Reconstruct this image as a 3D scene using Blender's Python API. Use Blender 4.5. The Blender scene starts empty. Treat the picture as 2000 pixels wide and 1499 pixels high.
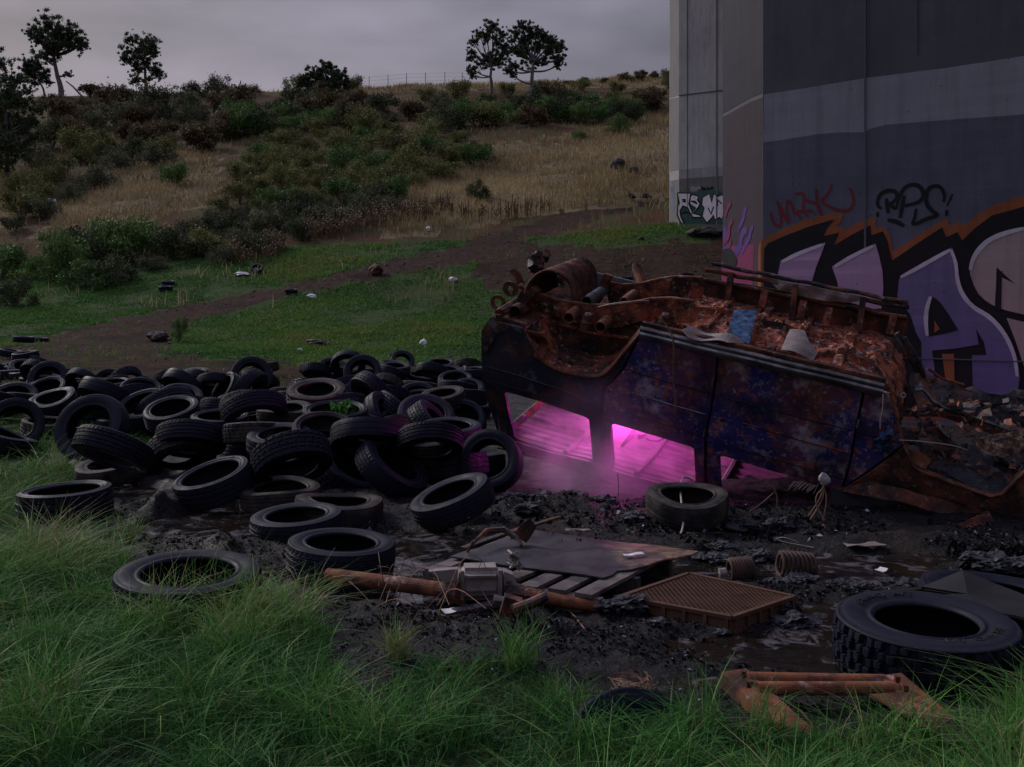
import bpy, bmesh, math, random
import numpy as np
from mathutils import Vector, Matrix, Quaternion, noise as mnoise
from mathutils.geometry import delaunay_2d_cdt

random.seed(7)
rng = np.random.default_rng(11)
S = bpy.context.scene
COL = S.collection

# ------------------------------------------------------------------ camera
F, CX, HY, H0 = 2000.0, 1000.0, 600.0, 1.56      # focal length and horizon of the 2000 px wide photograph, eye height
cam_d = bpy.data.cameras.new('camera')
cam_d.sensor_width = 36.0
cam_d.lens = 36.0
cam_d.shift_y = -(749.5 - HY) / 2000.0
cam_d.clip_start = 0.1
cam_d.clip_end = 3000.0
cam = bpy.data.objects.new('camera', cam_d)
cam.location = (0, 0, H0)
cam.rotation_euler = (math.radians(90), 0, 0)
COL.objects.link(cam)
S.camera = cam

# ------------------------------------------------------------------ sky, sun, exposure
SUN_EL, SUN_AZ = math.radians(34), math.radians(-52)   # azimuth measured from +Y towards +X
W = bpy.data.worlds.new('World')
S.world = W
W.use_nodes = True
nt = W.node_tree
for n in list(nt.nodes):
    nt.nodes.remove(n)
N = nt.nodes.new
wout = N('ShaderNodeOutputWorld'); wbg = N('ShaderNodeBackground')
sky = N('ShaderNodeTexSky'); sky.sky_type = 'NISHITA'; sky.sun_disc = False
sky.sun_elevation = SUN_EL; sky.sun_rotation = SUN_AZ
sky.dust_density = 4.0; sky.air_density = 1.5
wbg.inputs['Strength'].default_value = 0.1
geo = N('ShaderNodeTexCoord')
mp = N('ShaderNodeMapping'); mp.inputs['Scale'].default_value = (1.0, 1.0, 3.2)
nz = N('ShaderNodeTexNoise'); nz.inputs['Scale'].default_value = 3.6; nz.inputs['Detail'].default_value = 5; nz.inputs['Roughness'].default_value = 0.48
rp = N('ShaderNodeValToRGB')
rp.color_ramp.elements[0].position = 0.34; rp.color_ramp.elements[0].color = (.49, .45, .60, 1)
rp.color_ramp.elements[1].position = 0.66; rp.color_ramp.elements[1].color = (1.08, .965, 1.27, 1)
nt.links.new(geo.outputs['Generated'], mp.inputs['Vector'])
nt.links.new(mp.outputs['Vector'], nz.inputs['Vector'])
nt.links.new(nz.outputs['Fac'], rp.inputs['Fac'])
# the cloud deck is brighter towards the hidden sun
dot = N('ShaderNodeVectorMath'); dot.operation = 'DOT_PRODUCT'
dot.inputs[1].default_value = (math.sin(SUN_AZ) * math.cos(SUN_EL), math.cos(SUN_AZ) * math.cos(SUN_EL), math.sin(SUN_EL))
nt.links.new(geo.outputs['Generated'], dot.inputs[0])
mr = N('ShaderNodeMapRange'); mr.inputs['From Min'].default_value = -0.2; mr.inputs['From Max'].default_value = 1.0
mr.inputs['To Min'].default_value = 0.80; mr.inputs['To Max'].default_value = 1.50
nt.links.new(dot.outputs['Value'], mr.inputs['Value'])
ml = N('ShaderNodeVectorMath'); ml.operation = 'SCALE'
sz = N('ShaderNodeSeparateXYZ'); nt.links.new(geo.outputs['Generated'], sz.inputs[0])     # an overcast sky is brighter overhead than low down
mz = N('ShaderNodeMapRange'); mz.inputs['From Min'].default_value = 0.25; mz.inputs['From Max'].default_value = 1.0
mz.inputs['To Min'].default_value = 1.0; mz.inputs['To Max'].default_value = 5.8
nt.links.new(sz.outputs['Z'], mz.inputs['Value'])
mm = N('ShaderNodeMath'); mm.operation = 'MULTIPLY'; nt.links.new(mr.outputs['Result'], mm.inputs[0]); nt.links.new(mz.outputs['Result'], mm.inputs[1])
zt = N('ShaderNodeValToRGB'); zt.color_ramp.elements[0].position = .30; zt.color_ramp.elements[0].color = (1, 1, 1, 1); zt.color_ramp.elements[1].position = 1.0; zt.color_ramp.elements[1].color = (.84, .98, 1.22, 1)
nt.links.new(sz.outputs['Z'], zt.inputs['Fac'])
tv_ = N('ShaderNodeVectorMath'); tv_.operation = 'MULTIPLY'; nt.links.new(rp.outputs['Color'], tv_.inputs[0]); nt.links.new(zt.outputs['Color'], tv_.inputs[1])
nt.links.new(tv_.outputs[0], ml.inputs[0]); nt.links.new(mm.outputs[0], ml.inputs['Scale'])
mx = N('ShaderNodeMix'); mx.data_type = 'RGBA'; mx.inputs['Factor'].default_value = 0.93
nt.links.new(sky.outputs['Color'], mx.inputs[6]); nt.links.new(ml.outputs['Vector'], mx.inputs[7])
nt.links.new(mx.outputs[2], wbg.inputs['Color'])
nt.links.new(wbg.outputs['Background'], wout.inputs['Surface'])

sun_d = bpy.data.lights.new('sun', 'SUN')
sun_d.energy = 1.5
sun_d.angle = math.radians(15)
sun_d.color = (1.0, 0.93, 0.88)
sun = bpy.data.objects.new('sun', sun_d)
sd = Vector((math.sin(SUN_AZ) * math.cos(SUN_EL), math.cos(SUN_AZ) * math.cos(SUN_EL), math.sin(SUN_EL)))
sun.rotation_euler = sd.to_track_quat('Z', 'Y').to_euler()
sun.location = (0, 0, 60)
COL.objects.link(sun)

S.view_settings.view_transform = 'Standard'
S.view_settings.look = 'None'
S.view_settings.exposure = 0.85
S.view_settings.gamma = 1.0
S.view_settings.use_curve_mapping = False
S.render.engine = 'CYCLES'

# ------------------------------------------------------------------ helpers: projection, noise, polygons
CAM = Vector((0, 0, H0))
def P(px, py, Y):
    return Vector(((px - CX) / F * Y, Y, H0 - (py - HY) / F * Y))
def G(px, py, z=0.0):
    return P(px, py, (H0 - z) * F / (py - HY))
def ray(px, py):
    return Vector(((px - CX) / F, 1.0, -(py - HY) / F))
def hash2(ix, iy, seed):
    v = np.sin(ix * 127.1 + iy * 311.7 + seed * 74.7) * 43758.5453
    return v - np.floor(v)
def vnoise(x, y, seed=0):
    x = np.asarray(x, float); y = np.asarray(y, float)
    ix = np.floor(x); iy = np.floor(y); fx = x - ix; fy = y - iy
    fx = fx * fx * (3 - 2 * fx); fy = fy * fy * (3 - 2 * fy)
    a = hash2(ix, iy, seed); b = hash2(ix + 1, iy, seed); c = hash2(ix, iy + 1, seed); d = hash2(ix + 1, iy + 1, seed)
    return (a + (b - a) * fx) * (1 - fy) + (c + (d - c) * fx) * fy
def fbm(x, y, octv=4, seed=0, gain=0.5):
    t = 0; a = 1.0; s = 0; f = 1.0
    for o in range(octv):
        t = t + a * (vnoise(x * f, y * f, seed + o * 3) - 0.5); s += a; a *= gain; f *= 2.03
    return t / s * 2
def inpoly(x, y, poly):
    x = np.asarray(x, float); y = np.asarray(y, float)
    r = np.zeros(np.broadcast(x, y).shape, bool)
    n = len(poly)
    for i in range(n):
        x1, y1 = poly[i]; x2, y2 = poly[(i + 1) % n]
        if y1 == y2: continue
        c = ((y1 > y) != (y2 > y)) & (x < (x2 - x1) * (y - y1) / (y2 - y1) + x1)
        r ^= c
    return r
def chaikin(poly, it=2, closed=True):
    for _ in range(it):
        o = []
        n = len(poly)
        for i in range(n if closed else n - 1):
            a = poly[i]; b = poly[(i + 1) % n]
            o.append(tuple(a[k] * .75 + b[k] * .25 for k in range(len(a)))); o.append(tuple(a[k] * .25 + b[k] * .75 for k in range(len(a))))
        if not closed: o = [poly[0]] + o + [poly[-1]]
        poly = o
    return poly
def nz3(p, s=1.0, seed=0.0):
    return mnoise.noise(Vector((p[0] * s + seed, p[1] * s + seed * 1.7, p[2] * s - seed)))

# ------------------------------------------------------------------ helpers: objects
def props(o, label=None, cat=None, group=None, kind=None):
    if label: o['label'] = label
    if cat: o['category'] = cat
    if group: o['group'] = group
    if kind: o['kind'] = kind
    return o
def thing(name, loc, label, cat, group=None, rot=None, scale=None):
    o = bpy.data.objects.new(name, None)
    o.empty_display_size = 0.1
    o.location = loc
    if rot is not None:
        o.rotation_mode = 'QUATERNION'; o.rotation_quaternion = rot
    if scale: o.scale = (scale, scale, scale)
    COL.objects.link(o)
    return props(o, label, cat, group)
def link(name, me, parent=None, loc=(0, 0, 0)):
    o = bpy.data.objects.new(name, me)
    o.location = loc
    COL.objects.link(o)
    if parent: o.parent = parent
    return o
class MB:
    def __init__(s): s.v = []; s.f = []
    def add(s, vs, fs):
        b = len(s.v); s.v += [tuple(v) for v in vs]; s.f += [tuple(b + i for i in f) for f in fs]; return s
    def box(s, c, size, rot=None, taper=1.0):
        c = Vector(c); hx, hy, hz = [k / 2 for k in size]
        vs = []
        for z in (-hz, hz):
            t = taper if z > 0 else 1.0
            for x, y in ((-hx, -hy), (hx, -hy), (hx, hy), (-hx, hy)):
                p = Vector((x * t, y * t, z))
                vs.append(c + (rot @ p if rot else p))
        return s.add(vs, [(3, 2, 1, 0), (4, 5, 6, 7), (0, 1, 5, 4), (1, 2, 6, 5), (2, 3, 7, 6), (3, 0, 4, 7)])
    def beam(s, a, b, w, h, up=(0, 0, 1)):
        a = Vector(a); b = Vector(b); d = (b - a); L = d.length; d.normalize()
        u = Vector(up); x = d.cross(u).normalized(); u = x.cross(d)
        R = Matrix((d, x, u)).transposed()
        return s.box((a + b) / 2, (L, w, h), R)
    def tube(s, pts, r, n=8, cap=True, jit=0.0):
        pts = [Vector(p) for p in pts]; m = len(pts)
        rs = r if isinstance(r, (list, tuple)) else [r] * m
        vs = []; up = None
        for i, p in enumerate(pts):
            d = (pts[min(i + 1, m - 1)] - pts[max(i - 1, 0)]).normalized()
            if up is None:
                up = d.orthogonal().normalized()
            else:
                up = (up - d * up.dot(d)).normalized()
            q = d.cross(up)
            for k in range(n):
                a = 2 * math.pi * k / n
                rr = rs[i] * (1 + (random.uniform(-jit, jit) if jit else 0))
                vs.append(p + (up * math.cos(a) + q * math.sin(a)) * rr)
        fs = []
        for i in range(m - 1):
            for k in range(n):
                k2 = (k + 1) % n
                fs.append((i * n + k, i * n + k2, (i + 1) * n + k2, (i + 1) * n + k))
        if cap:
            fs.append(tuple(reversed(range(n)))); fs.append(tuple(range((m - 1) * n, m * n)))
        return s.add(vs, fs)
    def pipe(s, a, b, r, th=0.006, n=16):       # open ended pipe
        a = Vector(a); b = Vector(b); d = (b - a).normalized(); u = d.orthogonal().normalized(); q = d.cross(u)
        vs = []
        for p, rr in ((a, r), (b, r), (b, r - th), (a, r - th)):
            for k in range(n):
                an = 2 * math.pi * k / n
                vs.append(p + (u * math.cos(an) + q * math.sin(an)) * rr)
        fs = []
        for i in range(4):
            j = (i + 1) % 4
            for k in range(n):
                k2 = (k + 1) % n
                fs.append((i * n + k, i * n + k2, j * n + k2, j * n + k))
        return s.add(vs, fs)
    def grid(s, f, nu, nv, flip=False):
        vs = [f(i / nu, j / nv) for j in range(nv + 1) for i in range(nu + 1)]
        fs = []
        for j in range(nv):
            for i in range(nu):
                a = j * (nu + 1) + i
                q = (a, a + 1, a + nu + 2, a + nu + 1)
                fs.append(tuple(reversed(q)) if flip else q)
        return s.add(vs, fs)
    def shell(s, f, nu, nv, th, nrm=None):      # grid with thickness, f(u, v, depth)
        b = len(s.v); n1 = (nu + 1) * (nv + 1)
        s.grid(lambda u, v: f(u, v, 0.0), nu, nv); s.grid(lambda u, v: f(u, v, th), nu, nv, True)
        idx = lambda i, j: b + j * (nu + 1) + i
        rim = [idx(i, 0) for i in range(nu + 1)] + [idx(nu, j) for j in range(1, nv + 1)] + [idx(i, nv) for i in range(nu - 1, -1, -1)] + [idx(0, j) for j in range(nv - 1, 0, -1)]
        for k in range(len(rim)):
            a, c = rim[k], rim[(k + 1) % len(rim)]
            s.f.append((c, a, a + n1, c + n1))
        return s
    def plate(s, outline, mapf, th=0.0, step=0.06, holes=()):
        def dens(poly):
            o = []
            for i in range(len(poly)):
                a = Vector(poly[i]); b = Vector(poly[(i + 1) % len(poly)])
                k = max(1, int((b - a).length / step))
                for j in range(k): o.append(a + (b - a) * j / k)
            return o
        loops = [dens(outline)] + [dens(h) for h in holes]
        vs = []; es = []
        for L in loops:
            b = len(vs); vs += L; es += [(b + i, b + (i + 1) % len(L)) for i in range(len(L))]
        xs = [v.x for v in loops[0]]; ys = [v.y for v in loops[0]]
        gx, gy = np.meshgrid(np.arange(min(xs) + step / 2, max(xs), step), np.arange(min(ys) + step / 2, max(ys), step))
        gx = gx.ravel() + rng.uniform(-.2, .2, gx.size) * step; gy = gy.ravel() + rng.uniform(-.2, .2, gy.size) * step
        ok = inpoly(gx, gy, outline)
        for h in holes: ok &= ~inpoly(gx, gy, h)
        vs += [Vector((a, b)) for a, b in zip(gx[ok], gy[ok])]
        V, E, FF, _, _, _ = delaunay_2d_cdt(vs, es, [], 0, 1e-6)
        cx = np.array([sum(V[i].x for i in f) / len(f) for f in FF]); cy = np.array([sum(V[i].y for i in f) / len(f) for f in FF])
        ok = inpoly(cx, cy, outline)
        for h in holes: ok &= ~inpoly(cx, cy, h)
        FF = [f for f, k in zip(FF, ok) if k]
        n = len(V)
        if th == 0.0:
            return s.add([mapf(v.x, v.y, 0.0) for v in V], FF)
        cnt = {}
        for f in FF:
            for i in range(len(f)):
                e = (f[i], f[(i + 1) % len(f)]); cnt[e] = 1
        rim = [e for e in cnt if (e[1], e[0]) not in cnt]
        return s.add([mapf(v.x, v.y, 0.0) for v in V] + [mapf(v.x, v.y, th) for v in V],
                     FF + [tuple(n + i for i in reversed(f)) for f in FF] + [(b, a, a + n, b + n) for a, b in rim])
    def mesh(s, name, mat, origin=(0, 0, 0), smooth=False):
        me = bpy.data.meshes.new(name)
        o = Vector(origin)
        me.from_pydata([(v[0] - o.x, v[1] - o.y, v[2] - o.z) for v in s.v], [], s.f)
        if mat: me.materials.append(mat)
        if smooth: me.polygons.foreach_set('use_smooth', [True] * len(me.polygons))
        me.update()
        return me
    def build(s, name, mat, parent=None, origin=None, smooth=False):
        if origin is None: origin = parent.location if parent is not None and parent.type == 'EMPTY' else (0, 0, 0)
        me = s.mesh(name, mat, origin, smooth)
        return link(name, me, parent, (0, 0, 0) if parent else origin)
    def top(s, name, mat, label, cat, group=None, origin=None, smooth=False):   # a thing that is one mesh
        if origin is None:
            a = np.array(s.v); origin = (a[:, 0].mean(), a[:, 1].mean(), a[:, 2].min())
        o = s.build(name, mat, None, origin, smooth)
        return props(o, label, cat, group)
def quads_mesh(name, verts, quads, mat, tint=None, smooth=False):
    me = bpy.data.meshes.new(name)
    verts = np.ascontiguousarray(verts, np.float32); quads = np.ascontiguousarray(quads, np.int32)
    k = quads.shape[1]
    me.vertices.add(len(verts)); me.vertices.foreach_set('co', verts.ravel())
    me.loops.add(quads.size); me.loops.foreach_set('vertex_index', quads.ravel())
    me.polygons.add(len(quads)); me.polygons.foreach_set('loop_start', np.arange(len(quads), dtype=np.int32) * k)
    me.polygons.foreach_set('loop_total', np.full(len(quads), k, np.int32))
    if smooth: me.polygons.foreach_set('use_smooth', np.ones(len(quads), bool))
    if tint is not None:
        at = me.attributes.new('tint', 'FLOAT', 'POINT'); at.data.foreach_set('value', np.ascontiguousarray(tint, np.float32))
    me.materials.append(mat)
    me.update(calc_edges=True)
    return me

# ------------------------------------------------------------------ materials
def new_mat(name):
    m = bpy.data.materials.new(name); m.use_nodes = True
    t = m.node_tree
    return m, t, t.nodes['Principled BSDF'], t.nodes.new, t.links.new
def coords(t, N, L, world=False, offs=True):
    if world:
        g = N('ShaderNodeNewGeometry'); return g.outputs['Position']
    c = N('ShaderNodeTexCoord'); oi = N('ShaderNodeObjectInfo')
    m = N('ShaderNodeVectorMath'); m.operation = 'MULTIPLY_ADD'
    cb = N('ShaderNodeCombineXYZ')
    for i in range(3): L(oi.outputs['Random'], cb.inputs[i])
    L(cb.outputs[0], m.inputs[0]); m.inputs[1].default_value = (37, 53, 71); L(c.outputs['Object'], m.inputs[2])
    return m.outputs[0]
def noise_node(N, L, vec, scale, detail=5, rough=0.6, dist=0.0):
    n = N('ShaderNodeTexNoise'); n.inputs['Scale'].default_value = scale; n.inputs['Detail'].default_value = detail
    n.inputs['Roughness'].default_value = rough; n.inputs['Distortion'].default_value = dist
    L(vec, n.inputs['Vector']); return n.outputs['Fac']
def ramp(N, L, fac, stops):
    r = N('ShaderNodeValToRGB'); e = r.color_ramp.elements
    while len(e) < len(stops): e.new(0.5)
    for k, (p, c) in enumerate(stops):
        e[k].position = p; e[k].color = (c[0], c[1], c[2], 1) if not isinstance(c, (int, float)) else (c, c, c, 1)
    L(fac, r.inputs['Fac']); return r.outputs['Color']
def mixc(N, L, fac, a, b, mode='MIX'):
    m = N('ShaderNodeMix'); m.data_type = 'RGBA'; m.blend_type = mode
    if isinstance(fac, float): m.inputs[0].default_value = fac
    else: L(fac, m.inputs[0])
    for v, i in ((a, 6), (b, 7)):
        if isinstance(v, tuple): m.inputs[i].default_value = (*v, 1)
        else: L(v, m.inputs[i])
    return m.outputs[2]
def bump(N, L, bs, h, strength, dist=0.02):
    b = N('ShaderNodeBump'); b.inputs['Strength'].default_value = strength; b.inputs['Distance'].default_value = dist
    L(h, b.inputs['Height']); L(b.outputs['Normal'], bs.inputs['Normal'])
def mat_layers(name, base, layers, rough=0.75, rough2=None, metallic=0.0, bscale=40, bstr=0.3, bdist=0.01, world=False, spec=None, bdetail=6):
    """base ramp (scale, stops) then layers (colour, noise scale, low, high, opacity)"""
    m, t, bs, N, L = new_mat(name)
    v = coords(t, N, L, world)
    c = ramp(N, L, noise_node(N, L, v, base[0], 6, 0.62), base[1])
    for i, (colr, sc, lo, hi, op) in enumerate(layers):
        a = N('ShaderNodeVectorMath'); a.operation = 'ADD'; a.inputs[1].default_value = (i * 13.1 + 5, i * 7.7, i * 3.3); L(v, a.inputs[0])
        f = ramp(N, L, noise_node(N, L, a.outputs[0], sc, 7, 0.68), [(lo, 0.0), (hi, op)])
        c = mixc(N, L, f, c, colr)
    L(c, bs.inputs['Base Color'])
    h = noise_node(N, L, v, bscale, bdetail, 0.65)
    if rough2 is not None:
        L(ramp(N, L, noise_node(N, L, v, base[0] * 1.7, 5), [(0.35, rough), (0.65, rough2)]), bs.inputs['Roughness'])
    else: bs.inputs['Roughness'].default_value = rough
    bs.inputs['Metallic'].default_value = metallic
    bs.inputs['Specular IOR Level'].default_value = .25 if spec is None else spec
    bump(N, L, bs, h, bstr, bdist)
    return m
def mat_tint(name, stops, rough=0.7, trans=0.0, objvar=0.0):
    m, t, bs, N, L = new_mat(name)
    a = N('ShaderNodeAttribute'); a.attribute_name = 'tint'
    fac = a.outputs['Fac']
    if objvar:
        oi = N('ShaderNodeObjectInfo'); ma = N('ShaderNodeMath'); ma.operation = 'MULTIPLY_ADD'
        L(oi.outputs['Random'], ma.inputs[0]); ma.inputs[1].default_value = objvar; ma.inputs[2].default_value = -objvar / 2
        ad = N('ShaderNodeMath'); ad.operation = 'ADD'; ad.use_clamp = True; L(ma.outputs[0], ad.inputs[0]); L(fac, ad.inputs[1]); fac = ad.outputs[0]
    c = ramp(N, L, fac, stops)
    L(c, bs.inputs['Base Color']); bs.inputs['Roughness'].default_value = rough
    bs.inputs['Specular IOR Level'].default_value = 0.07
    if trans:
        tr = N('ShaderNodeBsdfTranslucent'); L(c, tr.inputs['Color']); mx = N('ShaderNodeMixShader'); mx.inputs[0].default_value = trans
        L(bs.outputs[0], mx.inputs[1]); L(tr.outputs[0], mx.inputs[2]); L(mx.outputs[0], t.nodes['Material Output'].inputs['Surface'])
    return m

M = {}
M['rubber'] = mat_layers('rubber', (3, [(0.3, (.004, .005, .011)), (0.7, (.009, .011, .021))]),
    [((.022, .020, .020), 5, .54, .70, .5), ((.036, .038, .048), 30, .60, .72, .3)], rough=.5, rough2=.75, spec=.10, bscale=60, bstr=.25, bdist=.004)
def vary(m):        # every old tyre has its own greying
    t = m.node_tree; bs = t.nodes['Principled BSDF']; src = bs.inputs['Base Color'].links[0].from_socket
    oi = t.nodes.new('ShaderNodeObjectInfo'); r = ramp(t.nodes.new, t.links.new, oi.outputs['Random'], [(0.0, .0), (.55, .06), (.8, .30), (1.0, .55)])
    t.links.new(mixc(t.nodes.new, t.links.new, r, src, (.018, .020, .028)), bs.inputs['Base Color'])
vary(M['rubber'])
M['rubber_muddy'] = mat_layers('rubber_muddy', (3, [(0.3, (.010, .010, .012)), (0.7, (.022, .021, .022))]),
    [((.055, .045, .038), 4, .46, .62, .8), ((.07, .064, .06), 24, .58, .72, .4)], spec=.10, rough=.6, rough2=.85, bscale=50, bstr=.4, bdist=.006)
M['char'] = mat_layers('charred_metal', (2.2, [(0.25, (.008, .009, .014)), (0.5, (.022, .021, .026)), (0.75, (.060, .050, .046))]),
    [((.15, .055, .024), 3.0, .48, .60, .85), ((.26, .24, .24), 9, .57, .68, .6), ((.20, .085, .04), 22, .56, .66, .6), ((.006, .006, .008), 13, .50, .60, .7)], rough=.5, rough2=.85, metallic=.2, bscale=45, bstr=.5, bdist=.006)
M['van_side'] = mat_layers('burnt_paint_blue_light', (1.6, [(0.28, (.010, .016, .115)), (0.45, (.026, .028, .13)), (0.56, (.13, .046, .10)), (0.72, (.075, .036, .068))]),  # blue and violet also carry coloured light on the flank, put into the paint
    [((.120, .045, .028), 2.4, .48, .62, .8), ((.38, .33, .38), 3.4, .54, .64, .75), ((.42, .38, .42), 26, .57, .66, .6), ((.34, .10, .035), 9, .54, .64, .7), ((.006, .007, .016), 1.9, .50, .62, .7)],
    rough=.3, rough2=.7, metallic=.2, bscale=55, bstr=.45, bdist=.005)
M['van_dark'] = mat_layers('sooty_paint', (1.8, [(0.3, (.007, .010, .024)), (0.55, (.020, .022, .034)), (0.75, (.050, .038, .034))]),
    [((.095, .040, .020), 3.4, .52, .64, .75), ((.16, .16, .18), 5, .57, .70, .55), ((.22, .21, .22), 30, .62, .70, .4)], rough=.4, rough2=.78, metallic=.2, bscale=50, bstr=.4, bdist=.005)
M['rust'] = mat_layers('rust', (5, [(0.28, (.020, .011, .010)), (0.5, (.23, .058, .030)), (0.72, (.46, .140, .060))]),
    [((.012, .010, .011), 3.2, .46, .58, .9), ((.56, .46, .41), 17, .56, .67, .55), ((.36, .15, .06), 30, .56, .66, .6), ((.014, .011, .012), 9, .54, .64, .8)], rough=.62, rough2=.95, metallic=.2, bscale=38, bstr=.8, bdist=.012)
M['rust_dark'] = mat_layers('dark_rust', (5, [(0.28, (.014, .010, .010)), (0.55, (.115, .040, .024)), (0.75, (.24, .082, .038))]),
    [((.012, .011, .012), 4, .48, .60, .85), ((.26, .21, .19), 22, .57, .67, .5)], rough=.65, rough2=.95, metallic=.2, bscale=42, bstr=.7, bdist=.01)
M['rust_orange'] = mat_layers('orange_rust', (7, [(0.3, (.070, .026, .015)), (0.55, (.16, .056, .026)), (0.75, (.27, .11, .045))]),
    [((.026, .014, .012), 6, .48, .60, .85), ((.36, .29, .26), 11, .58, .68, .6)], rough=.75, rough2=.95, bscale=60, bstr=.6, bdist=.006)
M['steel'] = mat_layers('sill_steel', (5, [(0.3, (.06, .06, .065)), (0.7, (.24, .23, .23))]),
    [((.03, .025, .025), 6, .50, .66, .85), ((.13, .06, .03), 12, .60, .70, .6)], rough=.32, rough2=.6, metallic=.8, bscale=70, bstr=.4, bdist=.004)
M['cast'] = mat_layers('cast_metal', (6, [(0.3, (.13, .11, .10)), (0.7, (.26, .22, .21))]),
    [((.04, .035, .035), 5, .54, .68, .7), ((.16, .08, .05), 9, .60, .72, .5)], rough=.6, rough2=.85, metallic=.2, bscale=90, bstr=.4, bdist=.004)
M['wood'] = mat_layers('wet_timber', (6, [(0.3, (.05, .042, .042)), (0.7, (.13, .105, .098))]),
    [((.016, .015, .017), 4, .48, .62, .85)], rough=.4, rough2=.75, bscale=40, bstr=.4, bdist=.006)
def stretch_mat(name, stops, layers, axis=(1, 12, 12), rough=.5):
    m = mat_layers(name, (4, stops), layers, rough=rough, rough2=min(1, rough + .3), bscale=14, bstr=.4, bdist=.006)
    t = m.node_tree; c = [n for n in t.nodes if n.type == 'VECT_MATH' and n.operation == 'MULTIPLY_ADD'][0]
    mp = t.nodes.new('ShaderNodeMapping'); mp.inputs['Scale'].default_value = axis
    outs = [l.to_socket for l in list(c.outputs[0].links)]
    t.links.new(c.outputs[0], mp.inputs['Vector'])
    for o in outs: t.links.new(mp.outputs[0], o)
    return m
def ply_mat():
    m, t, bs, N, L = new_mat('burnt_plywood')
    c = N('ShaderNodeTexCoord'); v = c.outputs['Object']
    s = N('ShaderNodeSeparateXYZ'); L(v, s.inputs[0])
    mp = N('ShaderNodeMapping'); mp.inputs['Rotation'].default_value = (0, 0, .25); mp.inputs['Scale'].default_value = (2, 26, 8); L(v, mp.inputs['Vector'])
    gr = noise_node(N, L, mp.outputs[0], 2.5, 6, .65); n = noise_node(N, L, v, 5, 6, .65)
    a = N('ShaderNodeMath'); a.operation = 'MULTIPLY_ADD'; L(n, a.inputs[0]); a.inputs[1].default_value = .55; L(s.outputs[0], a.inputs[2])
    b = N('ShaderNodeMath'); b.operation = 'MULTIPLY_ADD'; L(s.outputs[1], b.inputs[0]); b.inputs[1].default_value = .15; L(a.outputs[0], b.inputs[2])
    wood = ramp(N, L, gr, [(.32, (.055, .028, .020)), (.55, (.17, .092, .060)), (.72, (.27, .165, .11))])
    char = ramp(N, L, gr, [(.35, (.007, .007, .010)), (.62, (.016, .015, .018)), (.75, (.04, .032, .032))])
    cc_ = mixc(N, L, ramp(N, L, b.outputs[0], [(.48, 0.0), (.66, 1.0)]), char, wood)
    cc_ = mixc(N, L, ramp(N, L, noise_node(N, L, v, 7, 7, .75, 1.2), [(.50, 0.0), (.57, .85)]), cc_, (.012, .011, .014))
    cc_ = mixc(N, L, ramp(N, L, noise_node(N, L, v, 55, 4, .7), [(.66, 0.0), (.72, .7)]), cc_, (.24, .21, .20))
    L(cc_, bs.inputs['Base Color']); L(ramp(N, L, n, [(.35, .28), (.65, .7)]), bs.inputs['Roughness'])
    bump(N, L, bs, gr, .5, .006); return m
M['ply'] = ply_mat() if True else mat_layers('burnt_plywood', (2.2, [(0.3, (.010, .010, .014)), (0.54, (.018, .016, .019)), (0.64, (.09, .050, .040)), (0.8, (.22, .12, .08))]),
    [((.014, .013, .016), 9, .55, .7, .7), ((.30, .24, .22), 40, .68, .74, .6)], rough=.32, rough2=.7, bscale=60, bstr=.35, bdist=.003)
M['crate'] = mat_layers('brown_plastic', (6, [(0.3, (.050, .024, .014)), (0.7, (.085, .042, .024))]), [((.02, .014, .012), 7, .6, .72, .6)], rough=.5, rough2=.7, bscale=40, bstr=.2, bdist=.003)
M['black_sheet'] = mat_layers('black_sheet', (3, [(0.3, (.006, .006, .008)), (0.7, (.014, .014, .017))]), [], rough=.55, rough2=.75, bscale=20, bstr=.2)
M['blue'] = mat_layers('blue_plastic', (14, [(0.35, (.012, .03, .085)), (0.6, (.05, .10, .19)), (0.75, (.20, .24, .32))]), [((.012, .014, .02), 12, .5, .62, .8)], rough=.35, rough2=.6, bscale=40, bstr=.5)
M['white'] = mat_layers('white_litter', (8, [(0.3, (.42, .41, .42)), (0.7, (.62, .60, .60))]), [((.15, .13, .13), 12, .56, .7, .6)], rough=.6)
M['perf'] = mat_layers('perforated_grey', (8, [(0.3, (.16, .13, .125)), (0.7, (.30, .25, .24))]), [((.10, .05, .03), 9, .56, .7, .7)], rough=.5, metallic=.4, bscale=30, bstr=.4)
M['wire'] = mat_layers('rusty_wire', (9, [(0.3, (.10, .05, .035)), (0.7, (.20, .12, .085))]), [], rough=.8)
M['wire_pale'] = mat_layers('pale_wire', (9, [(0.3, (.20, .17, .15)), (0.7, (.36, .30, .27))]), [], rough=.6)
M['ash_lump'] = mat_layers('ash_lump', (9, [(0.3, (.014, .015, .020)), (0.55, (.026, .027, .034)), (0.75, (.085, .086, .10))]), [((.26, .26, .28), 30, .60, .70, .6), ((.010, .010, .013), 6, .48, .6, .8)], rough=.5, rough2=.8, bscale=30, bstr=1.0, bdist=.02)
M['roof_in'] = mat_layers('bare_roof_skin', (3, [(0.3, (.06, .055, .055)), (0.7, (.15, .14, .14))]), [((.02, .018, .018), 4, .46, .62, .85)], rough=.6, bscale=30, bstr=.4)
M['rock'] = mat_layers('rock', (4, [(0.3, (.022, .019, .018)), (0.7, (.070, .060, .056))]), [], rough=.9, bscale=12, bstr=.8, bdist=.05)
M['foam'] = mat_layers('burnt_foam', (22, [(0.35, (.016, .012, .011)), (0.52, (.10, .055, .035)), (0.68, (.36, .25, .17))]), [], rough=.8, bscale=28, bstr=1.0, bdist=.02)
M['bark'] = mat_layers('bark', (2, [(0.3, (.06, .052, .048)), (0.7, (.17, .15, .14))]), [], rough=.9, bscale=10, bstr=.5)
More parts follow.
